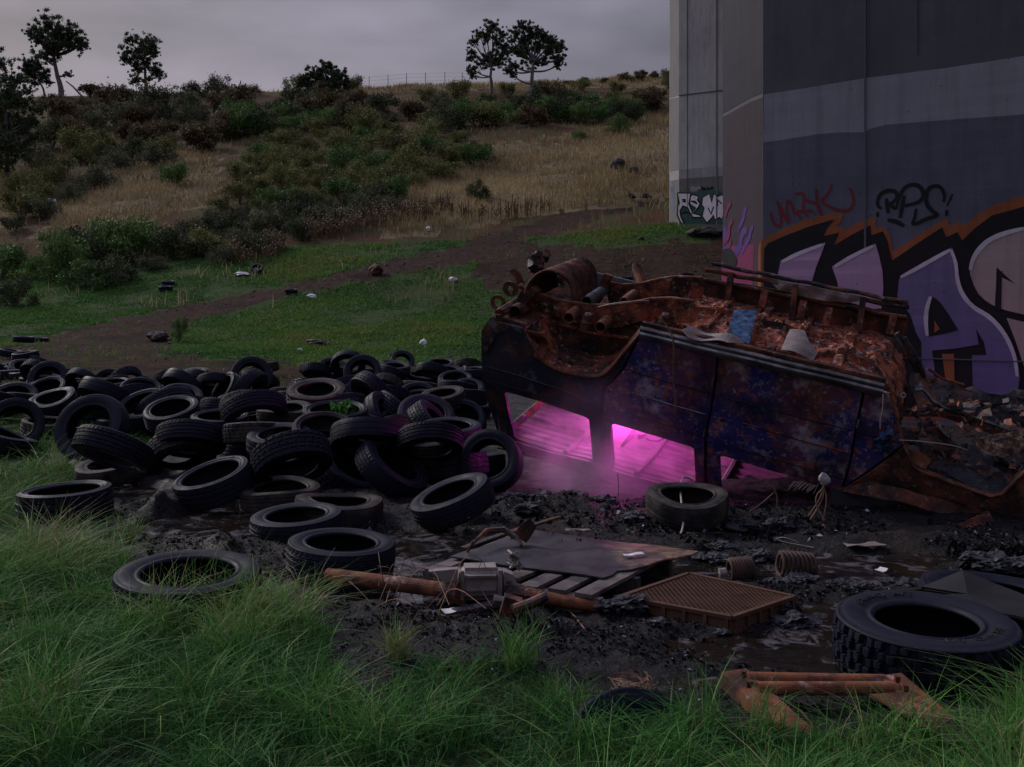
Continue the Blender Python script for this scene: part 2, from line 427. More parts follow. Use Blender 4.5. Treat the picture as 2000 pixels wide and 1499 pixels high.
# ------------------------------------------------------------------ terrain
TY = np.array([20, 33, 42, 50, 60, 75, 95, 120, 140.0])
TU = np.array([-400, 0, 500, 1000, 1350, 2200.0])
TS = np.array([[756, 673, 628, 572, 500, 412, 322, 246, 186],
               [756, 673, 622, 560, 486, 400, 316, 244, 186],
               [756, 682, 606, 536, 462, 376, 292, 220, 170],
               [756, 690, 592, 500, 432, 350, 276, 202, 162],
               [756, 690, 570, 474, 412, 326, 250, 184, 140],
               [756, 680, 560, 470, 400, 310, 230, 164, 120.0]])
YS = np.arange(0, 420.5, 1.0)
_tab = []
for row in TS:
    zc = H0 - (row - HY) / F * TY
    z = np.interp(YS, np.concatenate([[0, 18], TY, [400]]), np.concatenate([[0, 0], zc, [zc[-1] - 6]]))
    k = np.exp(-0.5 * (np.arange(-9, 10) / 2.6) ** 2); k /= k.sum()
    zs = np.convolve(np.pad(z, 9, mode='edge'), k, 'valid')
    zs[YS < 14] = 0
    _tab.append(zs)
_tab = np.array(_tab)
def terrain0(X, Y):
    X = np.asarray(X, float); Y = np.asarray(Y, float)
    u = np.clip(X / np.maximum(Y, 4.0) * F + CX, TU[0], TU[-1] - 1e-3)
    yy = np.clip(Y, 0, 419.0)
    iu = np.clip(np.searchsorted(TU, u, side='right') - 1, 0, len(TU) - 2); fu = (u - TU[iu]) / (TU[iu + 1] - TU[iu])
    iy = np.floor(yy).astype(int); fy = yy - iy
    a = _tab[iu, iy] * (1 - fy) + _tab[iu, iy + 1] * fy
    b = _tab[iu + 1, iy] * (1 - fy) + _tab[iu + 1, iy + 1] * fy
    return a + (b - a) * fu

def wpoly(pts, z=0.0):        # outline seen in the photograph -> outline on the flat ground
    return [tuple(G(x, y, z).xy) for x, y in pts]
POOLS = [  # ground-plane dips that hold water: centre, radii, angle, depth
    (G(395, 1020).xy, .66, .34, .9, .12), (G(520, 1030).xy, .40, .40, 0, .11), (G(795, 1080).xy, .40, .55, .2, .13), (G(800, 1168).xy, .36, .12, 0, .12),
    (G(1690, 1118).xy, 1.25, .42, -.1, .07), (G(1560, 1270).xy, .55, .26, 0, .07), (G(1690, 1230).xy, .35, .4, 0, .08), (G(1660, 1320).xy, .22, .12, 0, .08),
    (G(855, 1205).xy, .12, .08, 0, .07), (G(210, 965).xy, .42, .40, .4, .08), (G(650, 1115).xy, .5, .2, 0, .06), (G(1340, 1130).xy, .25, .25, 0, .06)]
MOUNDS = [(G(1060, 1008).xy, .50, .20, .09), (G(1300, 1022).xy, .6, .22, .05), (G(1560, 1025).xy, .6, .25, .08), (G(1260, 1205).xy, .18, .10, .06),
          (G(310, 1010).xy, .14, .50, .13), (G(450, 1085).xy, .4, .2, .08), (G(1440, 1095).xy, .5, .12, .07), (G(1760, 1068).xy, .7, .10, .05), (G(1930, 1110).xy, .35, .15, .09)]
def near_relief(X, Y):
    w = np.clip((16 - Y) / 5, 0, 1) * np.clip((Y + 1) / 2, 0, 1)
    n = .030 * fbm(X * 1.1, Y * 1.1, 3, 1) + .046 * fbm(X * 4.3, Y * 4.3, 4, 5, .62) + .036 * np.abs(fbm(X * 9, Y * 9, 3, 9, .65))
    z = .028 + n
    for (c, rx, ry, an, d) in POOLS:
        dx = X - c[0]; dy = Y - c[1]
        a = (dx * math.cos(an) + dy * math.sin(an)) / rx; b = (-dx * math.sin(an) + dy * math.cos(an)) / ry
        r = np.sqrt(a * a + b * b) + .35 * fbm(X * 3.1, Y * 3.1, 3, 21)
        z = z - d * np.clip((1.25 - r) / .55, 0, 1)
    for (c, rx, ry, h) in MOUNDS:
        z = z + h * np.exp(-(((X - c[0]) / rx) ** 2 + ((Y - c[1]) / ry) ** 2)) * (1 + .8 * fbm(X * 6, Y * 6, 3, 33))
    return z * w
def far_relief(X, Y):
    w = np.clip((Y - 13) / 8, 0, 1)
    return w * (.05 * fbm(X * .9, Y * .9, 4, 41) + .05 * np.clip((45 - Y) / 10, 0, 1) * fbm((X * .8 + Y * .6) * .35, (Y * .8 - X * .6) * 2.2, 3, 45) + np.clip((Y - 30) / 30, 0, 1) * .55 * fbm(X * .09, Y * .09, 4, 43) + np.clip((Y - 45) / 30, 0, 1) * .25 * fbm(X * .4, Y * .4, 3, 47))
def terrain(X, Y):
    X = np.asarray(X, float); Y = np.asarray(Y, float)
    return terrain0(X, Y) + near_relief(X, Y) + far_relief(X, Y)
def gz(x, y): return float(terrain(np.array([x]), np.array([y]))[0])
_hY = np.concatenate([np.arange(2.6, 30, .1), np.arange(30, 170, .4)])
def hit(px, py):              # where the line of sight through (px, py) meets the ground
    X = (px - CX) / F * _hY; Z = H0 - (py - HY) / F * _hY
    d = Z - terrain(X, _hY)
    i = np.argmax(d < 0) if (d < 0).any() else int(np.argmin(d / _hY))
    Y = _hY[i]
    if i > 0 and d[i] < 0:
        t = d[i - 1] / max(1e-6, d[i - 1] - d[i]); Y = _hY[i - 1] + (Y - _hY[i - 1]) * min(max(t, 0), 1)
    x = (px - CX) / F * Y
    return Vector((x, Y, gz(x, Y)))

TRACK = [(60, 662), (330, 604), (560, 556), (745, 512), (900, 479), (1050, 428), (1230, 396), (1300, 392), (1170, 424), (1029, 474), (1180, 480), (1440, 462), (1440, 560), (1200, 556), (1050, 545), (960, 575), (925, 545), (930, 515), (760, 540), (620, 568), (520, 590), (385, 630), (335, 655), (330, 694), (560, 706), (960, 712), (960, 790), (600, 770), (0, 770), (-300, 760), (-300, 700), (0, 700)]
DRY = [[(745, 400), (860, 330), (930, 285), (1050, 272), (1320, 222), (1320, 392), (1200, 400), (1000, 430), (860, 455), (740, 470)],
       [(70, 470), (150, 380), (300, 300), (430, 296), (425, 395), (300, 430), (200, 440), (110, 490)], [(670, 150), (900, 145), (1330, 120), (1330, 170), (900, 176), (690, 184)],
       [(-200, 330), (60, 340), (90, 420), (-200, 480)]]
GRASS_NEAR = [(-700, 835), (60, 845), (140, 868), (150, 950), (70, 1010), (120, 1062), (215, 1090), (250, 1150), (330, 1195), (520, 1205), (600, 1235), (660, 1275), (710, 1360), (790, 1320), (900, 1300), (1060, 1315), (1150, 1365), (1300, 1400), (1420, 1420), (1560, 1432), (1700, 1428), (1880, 1425), (2060, 1365), (2700, 1360), (2700, 2600), (-1200, 2600)]
GRASS_PATCH = [[(-300, 780), (110, 800), (260, 795), (330, 800), (480, 812), (480, 870), (300, 890), (150, 880), (60, 860), (-300, 850)],
               [(85, 712), (150, 712), (160, 735), (90, 735)], [(380, 760), (470, 755), (450, 790), (385, 790)], [(700, 735), (880, 735), (885, 758), (740, 762)], [(525, 855), (445, 865), (450, 895), (500, 895)]]
def pix(X, Y, Z):
    Ym = np.maximum(Y, .5)
    return X / Ym * F + CX, HY + (H0 - Z) / Ym * F
def zones(X, Y, Z):
    """weights: black mud, brown track, green grass, dry grass, red soil"""
    px, py = pix(X, Y, Z)
    j = np.clip(900 / np.maximum(Y, 3), 8, 120)
    qx = px + 1.1 * j * fbm(X * 1.3, Y * 1.3, 3, 61); qy = py + .45 * j * fbm(X * 1.1 + 9, Y * 1.1, 3, 67)
    near = Y < 19
    vis = Y > 2.2
    green = inpoly(qx, qy, GRASS_NEAR) | (Y < 3.0)
    for g in GRASS_PATCH: green |= inpoly(qx, qy, g)
    green &= near
    track = inpoly(qx, qy, TRACK) & (Y > 14)
    dry = np.zeros_like(green)
    for g in DRY: dry |= inpoly(qx, qy, g)
    dry &= Y > 35
    hill = (Y > 55) & ~dry & ~track
    mud = near & ~green
    green2 = ~near & ~track & ~dry & ~hill
    return mud, track, green | green2, dry, hill

def axis_vals(a, b, fine, lo, hi, g=1.09, cap=6.0):
    v = list(np.arange(a, b + 1e-6, fine)); s = fine
    x = b
    while x < hi:
        s = min(s * g, cap); x += s; v.append(x)
    s = fine; x = a; pre = []
    while x > lo:
        s = min(s * g, cap); x -= s; pre.append(x)
    return np.array(pre[::-1] + v)
gxs = axis_vals(-4.2, 5.2, .04, -260, 260, 1.05, 6.0)
gys = axis_vals(3.0, 10.5, .04, -60, 400, 1.035, 1.2)
GX, GY = np.meshgrid(gxs, gys)
GZ = terrain(GX, GY)
nx, ny = len(gxs), len(gys)
ii = np.arange(nx * ny).reshape(ny, nx)
gq = np.stack([ii[:-1, :-1].ravel(), ii[:-1, 1:].ravel(), ii[1:, 1:].ravel(), ii[1:, :-1].ravel()], 1)
def ground_material():
    m, t, bs, N, L = new_mat('ground')
    pos = coords(t, N, L, True)
    za = N('ShaderNodeAttribute'); za.attribute_name = 'zone_a'; sa = N('ShaderNodeSeparateColor'); L(za.outputs['Color'], sa.inputs[0])
    zb = N('ShaderNodeAttribute'); zb.attribute_name = 'zone_b'; sb = N('ShaderNodeSeparateColor'); L(zb.outputs['Color'], sb.inputs[0])
    def soft(sock, sc):      # break the edge of a zone up
        n = noise_node(N, L, pos, sc, 5, .7)
        ma = N('ShaderNodeMath'); ma.operation = 'ADD'; L(sock, ma.inputs[0]); L(n, ma.inputs[1])
        return ramp(N, L, ma.outputs[0], [(.78, 0.0), (1.15, 1.0)])
    n1 = noise_node(N, L, pos, 3.2, 7, .68); n2 = noise_node(N, L, pos, 22, 6, .7); n3 = noise_node(N, L, pos, .5, 6, .65)
    mud = ramp(N, L, n1, [(.3, (.003, .003, .004)), (.55, (.007, .0065, .008)), (.72, (.020, .015, .014))])
    ash = ramp(N, L, n2, [(.57, 0.0), (.68, .55)])
    mud = mixc(N, L, ash, mud, (.085, .085, .095))
    red = ramp(N, L, noise_node(N, L, pos, 1.1, 5, .6), [(.58, 0.0), (.72, .55)])
    mud = mixc(N, L, red, mud, (.046, .026, .019))
    trk = ramp(N, L, n1, [(.3, (.014, .0085, .007)), (.52, (.036, .021, .016)), (.75, (.066, .042, .034))])
    trk = mixc(N, L, ramp(N, L, n2, [(.60, 0.0), (.72, .5)]), trk, (.12, .10, .098))
    trk = mixc(N, L, ramp(N, L, n3, [(.5, 0.0), (.66, .7)]), trk, (.012, .009, .008))
    grn = ramp(N, L, n1, [(.3, (.020, .036, .014)), (.6, (.040, .064, .020)), (.8, (.07, .072, .028))])
    grn = mixc(N, L, ramp(N, L, n3, [(.50, 0.0), (.68, .6)]), grn, (.040, .030, .021))
    dry = ramp(N, L, n1, [(.3, (.085, .064, .038)), (.6, (.15, .118, .070)), (.8, (.20, .16, .10))])
    dry = mixc(N, L, ramp(N, L, n3, [(.48, 0.0), (.64, .6)]), dry, (.06, .045, .026))
    hil = ramp(N, L, n1, [(.3, (.026, .014, .009)), (.6, (.068, .032, .020)), (.8, (.10, .055, .035))])
    hil = mixc(N, L, ramp(N, L, n3, [(.42, 0.0), (.56, .85)]), hil, (.040, .046, .018))
    c = mixc(N, L, soft(sa.outputs[0], 5), hil, mud)
    c = mixc(N, L, soft(sa.outputs[1], 1.6), c, trk)
    c = mixc(N, L, soft(sa.outputs[2], 2.2), c, grn)
    c = mixc(N, L, soft(sb.outputs[0], .9), c, dry)
    L(c, bs.inputs['Base Color'])
    r = mixc(N, L, sa.outputs[0], (.93, .93, .93), ramp(N, L, n1, [(.36, .24), (.54, .75)]))
    L(r, bs.inputs['Roughness'])
    L(ramp(N, L, sa.outputs[0], [(.3, .03), (.7, .16)]), bs.inputs['Specular IOR Level'])
    ha = N('ShaderNodeMath'); ha.operation = 'MULTIPLY_ADD'; L(noise_node(N, L, pos, 55, 5, .7), ha.inputs[0]); ha.inputs[1].default_value = .6; L(noise_node(N, L, pos, 14, 6, .7), ha.inputs[2])
    bump(N, L, bs, ha.outputs[0], 1.0, .05)
    return m
gme = quads_mesh('ground', np.stack([GX.ravel(), GY.ravel(), GZ.ravel()], 1), gq, ground_material(), smooth=True)
zm = zones(GX.ravel(), GY.ravel(), GZ.ravel())
for nm, (a, b, c) in (('zone_a', zm[:3]), ('zone_b', (zm[3], zm[4], zm[4]))):
    at = gme.attributes.new(nm, 'FLOAT_COLOR', 'POINT')
    at.data.foreach_set('color', np.stack([a, b, c, np.ones_like(a)], 1).astype(np.float32).ravel())
props(link('ground', gme), kind='structure')

# puddles: one still sheet, the ground dips below it
def water_material():
    m, t, bs, N, L = new_mat('puddle_water')
    pos = coords(t, N, L, True)
    L(ramp(N, L, noise_node(N, L, pos, 1.3, 5, .6), [(.35, (.006, .005, .004)), (.6, (.014, .010, .007)), (.75, (.030, .030, .012))]), bs.inputs['Base Color'])
    film_sheen = ramp(N, L, noise_node(N, L, pos, 5.5, 7, .72, .8), [(.53, 0.0), (.60, .75)])  # pale scum patches that also carry painted sky reflections
    L(mixc(N, L, film_sheen, ramp(N, L, noise_node(N, L, pos, 1.3, 5, .6), [(.35, (.006, .005, .004)), (.6, (.014, .010, .007)), (.75, (.030, .030, .012))]), (.105, .098, .112)), bs.inputs['Base Color'])
    L(ramp(N, L, noise_node(N, L, pos, 4, 6, .7), [(.45, .03), (.68, .32)]), bs.inputs['Roughness'])
    bump(N, L, bs, noise_node(N, L, pos, 11, 3, .5), .25, .012)
    return m
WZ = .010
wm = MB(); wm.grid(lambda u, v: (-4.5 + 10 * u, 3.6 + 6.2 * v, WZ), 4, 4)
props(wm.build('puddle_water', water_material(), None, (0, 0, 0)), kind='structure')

# ------------------------------------------------------------------ bridge piers
def concrete(name, cols, sc=1.6, stain=.5):
    m, t, bs, N, L = new_mat(name)
    v = coords(t, N, L, True)
    mp = N('ShaderNodeMapping'); mp.inputs['Scale'].default_value = (1.6, 1.6, .22); L(v, mp.inputs['Vector'])
    c = ramp(N, L, noise_node(N, L, v, sc, 6, .6), [(.3, cols[0]), (.7, cols[1])])
    st = ramp(N, L, noise_node(N, L, mp.outputs[0], 3.4, 6, .6), [(.48, 0.0), (.72, stain)])
    c = mixc(N, L, st, c, tuple(k * .55 for k in cols[0]))
    pit = N('ShaderNodeTexVoronoi'); pit.inputs['Scale'].default_value = 5.0; L(v, pit.inputs['Vector'])
    c = mixc(N, L, ramp(N, L, pit.outputs['Distance'], [(.035, 1.0), (.065, 0.0)]), c, (.012, .012, .014))
    L(c, bs.inputs['Base Color']); bs.inputs['Roughness'].default_value = .85
    bump(N, L, bs, noise_node(N, L, v, 24, 6, .65), .25, .008)
    return m
def paint(name, a, b, sc=2.0, grad=None, rough=.6):
    """spray paint: slight mottling; grad = (z0, colour, z1, colour) a sprayed fade with height"""
    m, t, bs, N, L = new_mat(name)
    v = coords(t, N, L, True)
    c = ramp(N, L, noise_node(N, L, v, sc, 5, .55), [(.3, a), (.7, b)])
    if grad:
        s = N('ShaderNodeSeparateXYZ'); L(v, s.inputs[0])
        w = N('ShaderNodeMath'); w.operation = 'MULTIPLY_ADD'; L(noise_node(N, L, v, 1.4, 4, .5), w.inputs[0]); w.inputs[1].default_value = .8; L(s.outputs[2], w.inputs[2])
        q = N('ShaderNodeMapRange'); q.inputs['From Min'].default_value = grad[0] + .4; q.inputs['From Max'].default_value = grad[2] + .4; L(w.outputs[0], q.inputs['Value'])
        c = mixc(N, L, .75, c, ramp(N, L, q.outputs['Result'], [(0.0, grad[1]), (1.0, grad[3])]))
    mp = N('ShaderNodeMapping'); mp.inputs['Scale'].default_value = (2.2, 2.2, .16); L(v, mp.inputs['Vector'])
    c = mixc(N, L, ramp(N, L, noise_node(N, L, mp.outputs[0], 3.0, 6, .62), [(.46, 0.0), (.70, .5)]), c, tuple(k * .6 for k in a))
    bd = N('ShaderNodeMapping'); bd.inputs['Scale'].default_value = (.25, .25, 6.0); L(v, bd.inputs['Vector'])
    c = mixc(N, L, ramp(N, L, noise_node(N, L, bd.outputs[0], 1.6, 4, .6), [(.50, 0.0), (.72, .25)]), c, tuple(k * 1.35 for k in b))
    pit = N('ShaderNodeTexVoronoi'); pit.inputs['Scale'].default_value = 6.0; L(v, pit.inputs['Vector'])
    c = mixc(N, L, ramp(N, L, pit.outputs['Distance'], [(.04, .9), (.075, 0.0)]), c, (.010, .010, .012))
    n = noise_node(N, L, v, 60, 3, .6)
    c = mixc(N, L, ramp(N, L, n, [(.66, 0.0), (.72, .6)]), c, (.03, .03, .035))
    L(c, bs.inputs['Base Color']); bs.inputs['Roughness'].default_value = max(rough, .75); bs.inputs['Specular IOR Level'].default_value = .12
    bump(N, L, bs, noise_node(N, L, v, 24, 6, .65), .2, .008)
    return m
PD = Vector((.76, -.65, 0)).normalized(); PN = Vector((.65, .76, 0)).normalized()
PLAN = [(0, 0), (7, 0), (8.2, 1.05), (8.2, 2.2), (7, 3.2), (0, 3.2), (-1.23, 2.15), (-1.23, 1.05)]
def pier(name_loc, base, top, mats, label):
    root = thing('bridge_pier', (name_loc.x, name_loc.y, base), label, 'bridge pier', 'concrete bridge piers')
    pts = [name_loc + PD * a + PN * b for a, b in PLAN]
    mb = MB(); n = len(pts)
    mb.add([Vector((p.x, p.y, base)) for p in pts] + [Vector((p.x, p.y, top)) for p in pts], [tuple(range(n))[::-1], tuple(range(n, 2 * n))] + [(i, (i + 1) % n, n + (i + 1) % n, n + i) for i in range(n)])
    mb.build('shaft', mats, root)
    return root
class Face:                    # a wall plane; places marks seen in the photograph on that wall
    def __init__(s, o, d):
        s.o = Vector(o); s.d = Vector(d).normalized(); s.n = Vector((s.d.y, -s.d.x, 0))
        if s.n.dot(CAM - s.o) < 0: s.n = -s.n
    def at(s, px, py):
        r = ray(px, py); k = (s.o - CAM).dot(s.n) / r.dot(s.n); p = CAM + r * k
        return ((p - s.o).dot(s.d), p.z)
    def w(s, a, z, lift): return Vector((s.o.x + s.d.x * a, s.o.y + s.d.y * a, z)) + s.n * lift
    def poly(s, root, name, pts, mat, layer, conv=None, raw=None):
        q = raw or [s.at(*(conv(x, y) if conv else (x, y))) for x, y in pts]
        mb = MB(); mb.plate(q, lambda u, v, d: s.w(u, v, .003 * layer - d), .002, 3.0)
        mb.build(name, mat, root)
    def stroke(s, root, name, lines, wid, mat, layer, conv=None, smooth=2):
        mb = MB()
        for ln in lines:
            wl = wid
            if isinstance(ln, tuple): ln, wl = ln
            q = [s.at(*(conv(x, y) if conv else (x, y))) for x, y in ln]
            q = chaikin(q, smooth, False)
            L = []; R = []
            for i, p in enumerate(q):
                a = Vector(q[max(i - 1, 0)]); b = Vector(q[min(i + 1, len(q) - 1)]); t = (b - a)
                t = t.normalized() if t.length > 1e-6 else Vector((1, 0)); nn = Vector((-t.y, t.x))
                e = wl / 2 * (.75 + .5 * math.sin(math.pi * i / max(1, len(q) - 1))) * random.uniform(.93, 1.07)
                L.append(Vector(p) + nn * e); R.append(Vector(p) - nn * e)
            k = len(q)
            lift = .003 * layer + random.uniform(0, .0012)
            mb.add([s.w(p.x, p.y, lift) for p in L] + [s.w(p.x, p.y, lift) for p in R], [(i, i + 1, k + i + 1, k + i) for i in range(k - 1)])
        mb.build(name, mat, root)
    def strokes(s, root, name, lines, *a):
        for l in lines: s.stroke(root, name, [l], *a)
A0 = Vector((3.42, 16.6, 0)); B0 = Vector((3.675, 15.0, 0))
M['conc_near'] = concrete('shaded_concrete_near', ((.032, .035, .047), (.052, .056, .071)), 1.3)  # darker than the far pier, with the shade under the deck in its colour
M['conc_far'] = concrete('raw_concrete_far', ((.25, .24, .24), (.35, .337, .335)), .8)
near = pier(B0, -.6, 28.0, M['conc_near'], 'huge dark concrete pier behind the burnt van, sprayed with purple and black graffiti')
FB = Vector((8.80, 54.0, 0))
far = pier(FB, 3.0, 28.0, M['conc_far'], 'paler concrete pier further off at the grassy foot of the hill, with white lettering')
ff = Face(B0, PD); fc = Face(A0, B0 - A0)
M['p_lower'] = paint('slate_cover_paint', (.056, .062, .086), (.078, .085, .112))
M['p_band'] = paint('grey_cover_paint', (.150, .158, .188), (.182, .188, .218))
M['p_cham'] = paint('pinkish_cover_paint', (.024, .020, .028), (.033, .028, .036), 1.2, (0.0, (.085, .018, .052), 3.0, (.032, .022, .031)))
M['p_chamhi'] = paint('mauve_concrete', (.022, .021, .032), (.031, .029, .040), 1.0)
M['p_orange'] = paint('orange_spray', (.165, .052, .022), (.21, .072, .030))
M['p_black'] = paint('black_spray', (.006, .006, .008), (.010, .010, .012))
M['p_pink'] = paint('pink_spray', (.33, .265, .36), (.41, .34, .43), 1.5, (1.2, (.19, .085, .19), 3.0, (.20, .165, .22)))
M['p_violet'] = paint('violet_spray', (.098, .088, .178), (.148, .138, .215), .9, (-.3, (.070, .040, .18), 2.6, (.095, .093, .15)))
M['p_pale'] = paint('pale_spray', (.32, .30, .355), (.41, .385, .44))
M['p_tan'] = paint('tan_spray', (.22, .168, .168), (.285, .22, .212), 1.0)
M['p_red'] = paint('dark_red_spray', (.10, .014, .022), (.135, .022, .030))
M['p_magenta'] = paint('magenta_spray', (.11, .014, .055), (.14, .022, .072))
M['p_purple'] = paint('purple_spray', (.050, .024, .125), (.075, .036, .165))
far_end = 7.0
aB = ff.at(1491, 300)[0]; 
def f2(p): return [ff.at(*q) for q in p]
band = f2([(1491, 185), (1560, 175), (1690, 153), (1850, 133), (2000, 110)]); band.append((far_end, 4.75))
low = f2([(1491, 279), (1520, 275), (1600, 262), (1640, 259), (1688, 259), (1700, 252), (1730, 244), (1830, 236), (2000, 224)]); low.append((far_end, low[-1][1] + .02))
ff.poly(near, 'paint_band', None, M['p_band'], 1, raw=[(.02, band[0][1])] + band[1:] + [low[-1]] + low[::-1][1:] )
ff.poly(near, 'painted_base', None, M['p_lower'], 1, raw=[(.02, low[0][1])] + low[1:] + [(far_end, -.5), (.02, -.5)])
cj = [fc.at(1411, 226), fc.at(1440, 210), fc.at(1465, 196), fc.at(1489, 187)]
cl = (B0 - A0).length
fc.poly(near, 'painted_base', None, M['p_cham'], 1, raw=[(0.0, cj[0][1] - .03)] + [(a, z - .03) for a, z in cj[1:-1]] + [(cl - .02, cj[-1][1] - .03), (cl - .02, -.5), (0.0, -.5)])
fc.poly(near, 'weathered_panel', None, M['p_chamhi'], 1, raw=[(0.0, cj[0][1] + .03)] + [(a, z + .03) for a, z in cj[1:-1]] + [(cl - .02, cj[-1][1] + .03), (cl - .02, 27.9), (0.0, 27.9)])
# pour joints: shallow recessed-looking fins of mortar
jm = concrete('joint_mortar', ((.040, .043, .056), (.058, .062, .078)))
for px_ in (1690, 1900):
    a = ff.at(px_, 400)[0]
    if px_ == 1690:
        MB().beam(ff.w(a, -.5, .003), ff.w(a, 27.9, .003), .028, .014, ff.n).build('pour_joint', jm, near)
for px_ in (1790,):
    a = ff.at(px_, 100)[0]; MB().beam(ff.w(a, 4.9, .001), ff.w(a, 27.9, .001), .02, .008, ff.n).build('pour_joint', jm, near)
z9 = lambda x, y: (1480 + x / 3.844, 330 + y / 3.844)
a0 = ff.at(1800, 700); MB().beam(ff.w(.03, a0[1], .016), ff.w(far_end, a0[1], .016), .014, .008, ff.n).build('pour_joint', jm, near)
ff.poly(near, 'graffiti_border', [(30, 540), (80, 505), (200, 450), (330, 395), (480, 345), (580, 330), (645, 340), (625, 400), (590, 430), (660, 460), (760, 400), (860, 370), (885, 375), (885, 440), (960, 440), (1000, 520), (1015, 620), (1100, 570), (1250, 470), (1400, 380), (1435, 385), (1440, 430), (1510, 400), (1560, 420), (1640, 350), (1780, 270), (1999, 200), (2350, 150), (2350, 1700), (2300, 1880), (30, 1880)], M['p_orange'], 2, z9)
ff.poly(near, 'graffiti_outline', [(45, 760), (50, 600), (80, 560), (200, 505), (400, 430), (575, 380), (520, 450), (495, 505), (610, 480), (575, 575), (700, 500), (845, 425), (855, 500), (940, 470), (975, 540), (1010, 690), (1200, 560), (1385, 440), (1415, 515), (1500, 475), (1535, 540), (1640, 440), (1760, 350), (1999, 285), (2300, 240), (2300, 1700), (2250, 1860), (45, 1860)], M['p_black'], 3, z9)
ff.poly(near, 'graffiti_letter', [(155, 790), (175, 690), (300, 625), (510, 555), (480, 640), (440, 740), (410, 840), (390, 1000), (150, 1000)], M['p_pink'], 4, z9)
ff.poly(near, 'graffiti_letter', [(560, 735), (700, 650), (885, 562), (915, 660), (940, 780), (945, 900), (930, 1050), (640, 1050), (600, 850)], M['p_pink'], 4, z9)
ff.poly(near, 'graffiti_letter', [(1065, 820), (1200, 750), (1340, 665), (1460, 590), (1505, 710), (1510, 840), (1545, 940), (1620, 1030), (1740, 1090), (1830, 1180), (1900, 1290), (1950, 1420), (1970, 1560), (1950, 1700), (1620, 1700), (1610, 1400), (1720, 1400), (1700, 1300), (1640, 1200), (1660, 1320), (1480, 1350), (1310, 1365), (1330, 1500), (1300, 1700), (1240, 1700), (1230, 1300), (1190, 1230), (1150, 1100), (1050, 960)], M['p_violet'], 4, z9)
ff.poly(near, 'graffiti_counter', [(1285, 1260), (1270, 1120), (1285, 1010), (1320, 960), (1370, 1000), (1440, 1100), (1505, 1210), (1400, 1240)], M['p_black'], 5, z9)
ff.poly(near, 'graffiti_accent', [(1330, 1140), (1370, 1205), (1330, 1230)], M['p_orange'], 6, z9)
ff.poly(near, 'graffiti_accent', [(1385, 1390), (1475, 1390), (1480, 1640), (1420, 1640)], M['p_orange'], 4, z9)
ff.poly(near, 'graffiti_accent', [(1350, 1950), (1460, 1915), (1480, 2010), (1670, 2090), (1570, 2110), (1460, 2040)], M['p_orange'], 3, z9)
ff.poly(near, 'graffiti_letter', chaikin([(1585, 760), (1600, 680), (1650, 590), (1740, 510), (1880, 460), (1999, 435), (2250, 400), (2250, 1150), (1999, 1095), (1830, 1055), (1720, 1000), (1640, 920)], 1), M['p_tan'], 4, z9)
ff.poly(near, 'graffiti_letter', [(1870, 1120), (1999, 1150), (2250, 1200), (2250, 1500), (1999, 1480), (1940, 1300)], M['p_tan'], 4, z9)
ff.poly(near, 'graffiti_arrow', [(1795, 740), (1925, 860), (1835, 815), (1830, 1060), (1780, 1060), (1790, 900)], M['p_black'], 5, z9)
# pale sprayed edges of the letters
ff.strokes(near, 'graffiti_highlight', [[(1075, 815), (1200, 748), (1340, 668), (1450, 608)], [(1455, 610), (1492, 710), (1500, 840), (1535, 940), (1615, 1040), (1735, 1105), (1820, 1190), (1885, 1290), (1935, 1420), (1950, 1560)], [(1300, 960), (1272, 1040), (1262, 1140), (1275, 1255)], [(580, 735), (705, 660), (870, 580)], [(185, 700), (305, 637), (490, 570)]], .045, M['p_pale'], 5, z9)
ff.strokes(near, 'graffiti_highlight', [[(1600, 760), (1615, 680), (1665, 600), (1750, 525), (1885, 475), (1999, 450)]], .05, M['p_pale'], 5, z9)
ff.stroke(near, 'red_tag', [[(95, 320), (105, 375), (130, 420), (165, 437), (180, 400), (165, 310), (145, 240)], [(145, 240), (190, 330), (230, 415)], [(235, 395), (212, 300), (230, 225), (255, 270), (275, 340), (300, 330), (325, 380)],
    [(280, 190), (345, 180), (350, 230), (335, 290), (370, 360)], [(290, 320), (415, 315)], [(350, 235), (440, 260)], [(440, 150), (445, 260), (470, 330), (490, 355)], [(555, 110), (550, 150), (510, 210), (470, 240), (540, 290), (640, 320), (700, 305), (722, 250), (710, 180), (685, 140)]], .036, M['p_red'], 2, z9)
ff.stroke(near, 'black_tag', [[(930, 300), (900, 280), (900, 230), (930, 180), (990, 160), (1045, 175), (1050, 220), (1010, 260), (960, 270)], [(965, 220), (980, 335)], [(990, 265), (1040, 305)],
    [(1100, 200), (1085, 280), (1070, 370)], [(1040, 305), (1060, 220), (1100, 140), (1160, 115), (1220, 130), (1250, 190), (1230, 240), (1170, 265), (1090, 280)],
    [(1395, 250), (1405, 200), (1380, 140), (1330, 125), (1280, 150), (1258, 210), (1270, 270), (1310, 320), (1365, 350), (1280, 370), (1155, 430), (1180, 370), (1190, 300)], [(975, 385), (1040, 395), (1100, 430)],
    ([(890, 343), (912, 343)], .06), ([(1407, 332), (1430, 332)], .07), ([(1465, 190), (1420, 280)], .02)], .046, M['p_black'], 2, z9)
zc = lambda x, y: (1290 + x / 7.495, 340 + y / 7.495)
fc.poly(near, 'pink_fade', [(980, 1060), (1380, 1030), (1350, 1700), (900, 1700), (900, 1250), (980, 1200)], M['p_magenta'], 2, zc)
fc.poly(near, 'violet_fade', chaikin([(918, 760), (955, 780), (985, 850), (990, 950), (1000, 1100), (980, 1200), (918, 1250)], 1), M['p_purple'], 2, zc)
fc.poly(near, 'orange_edge', [(1472, 960), (1472, 1700), (1430, 1700), (1440, 1100)], M['p_orange'], 2, zc)
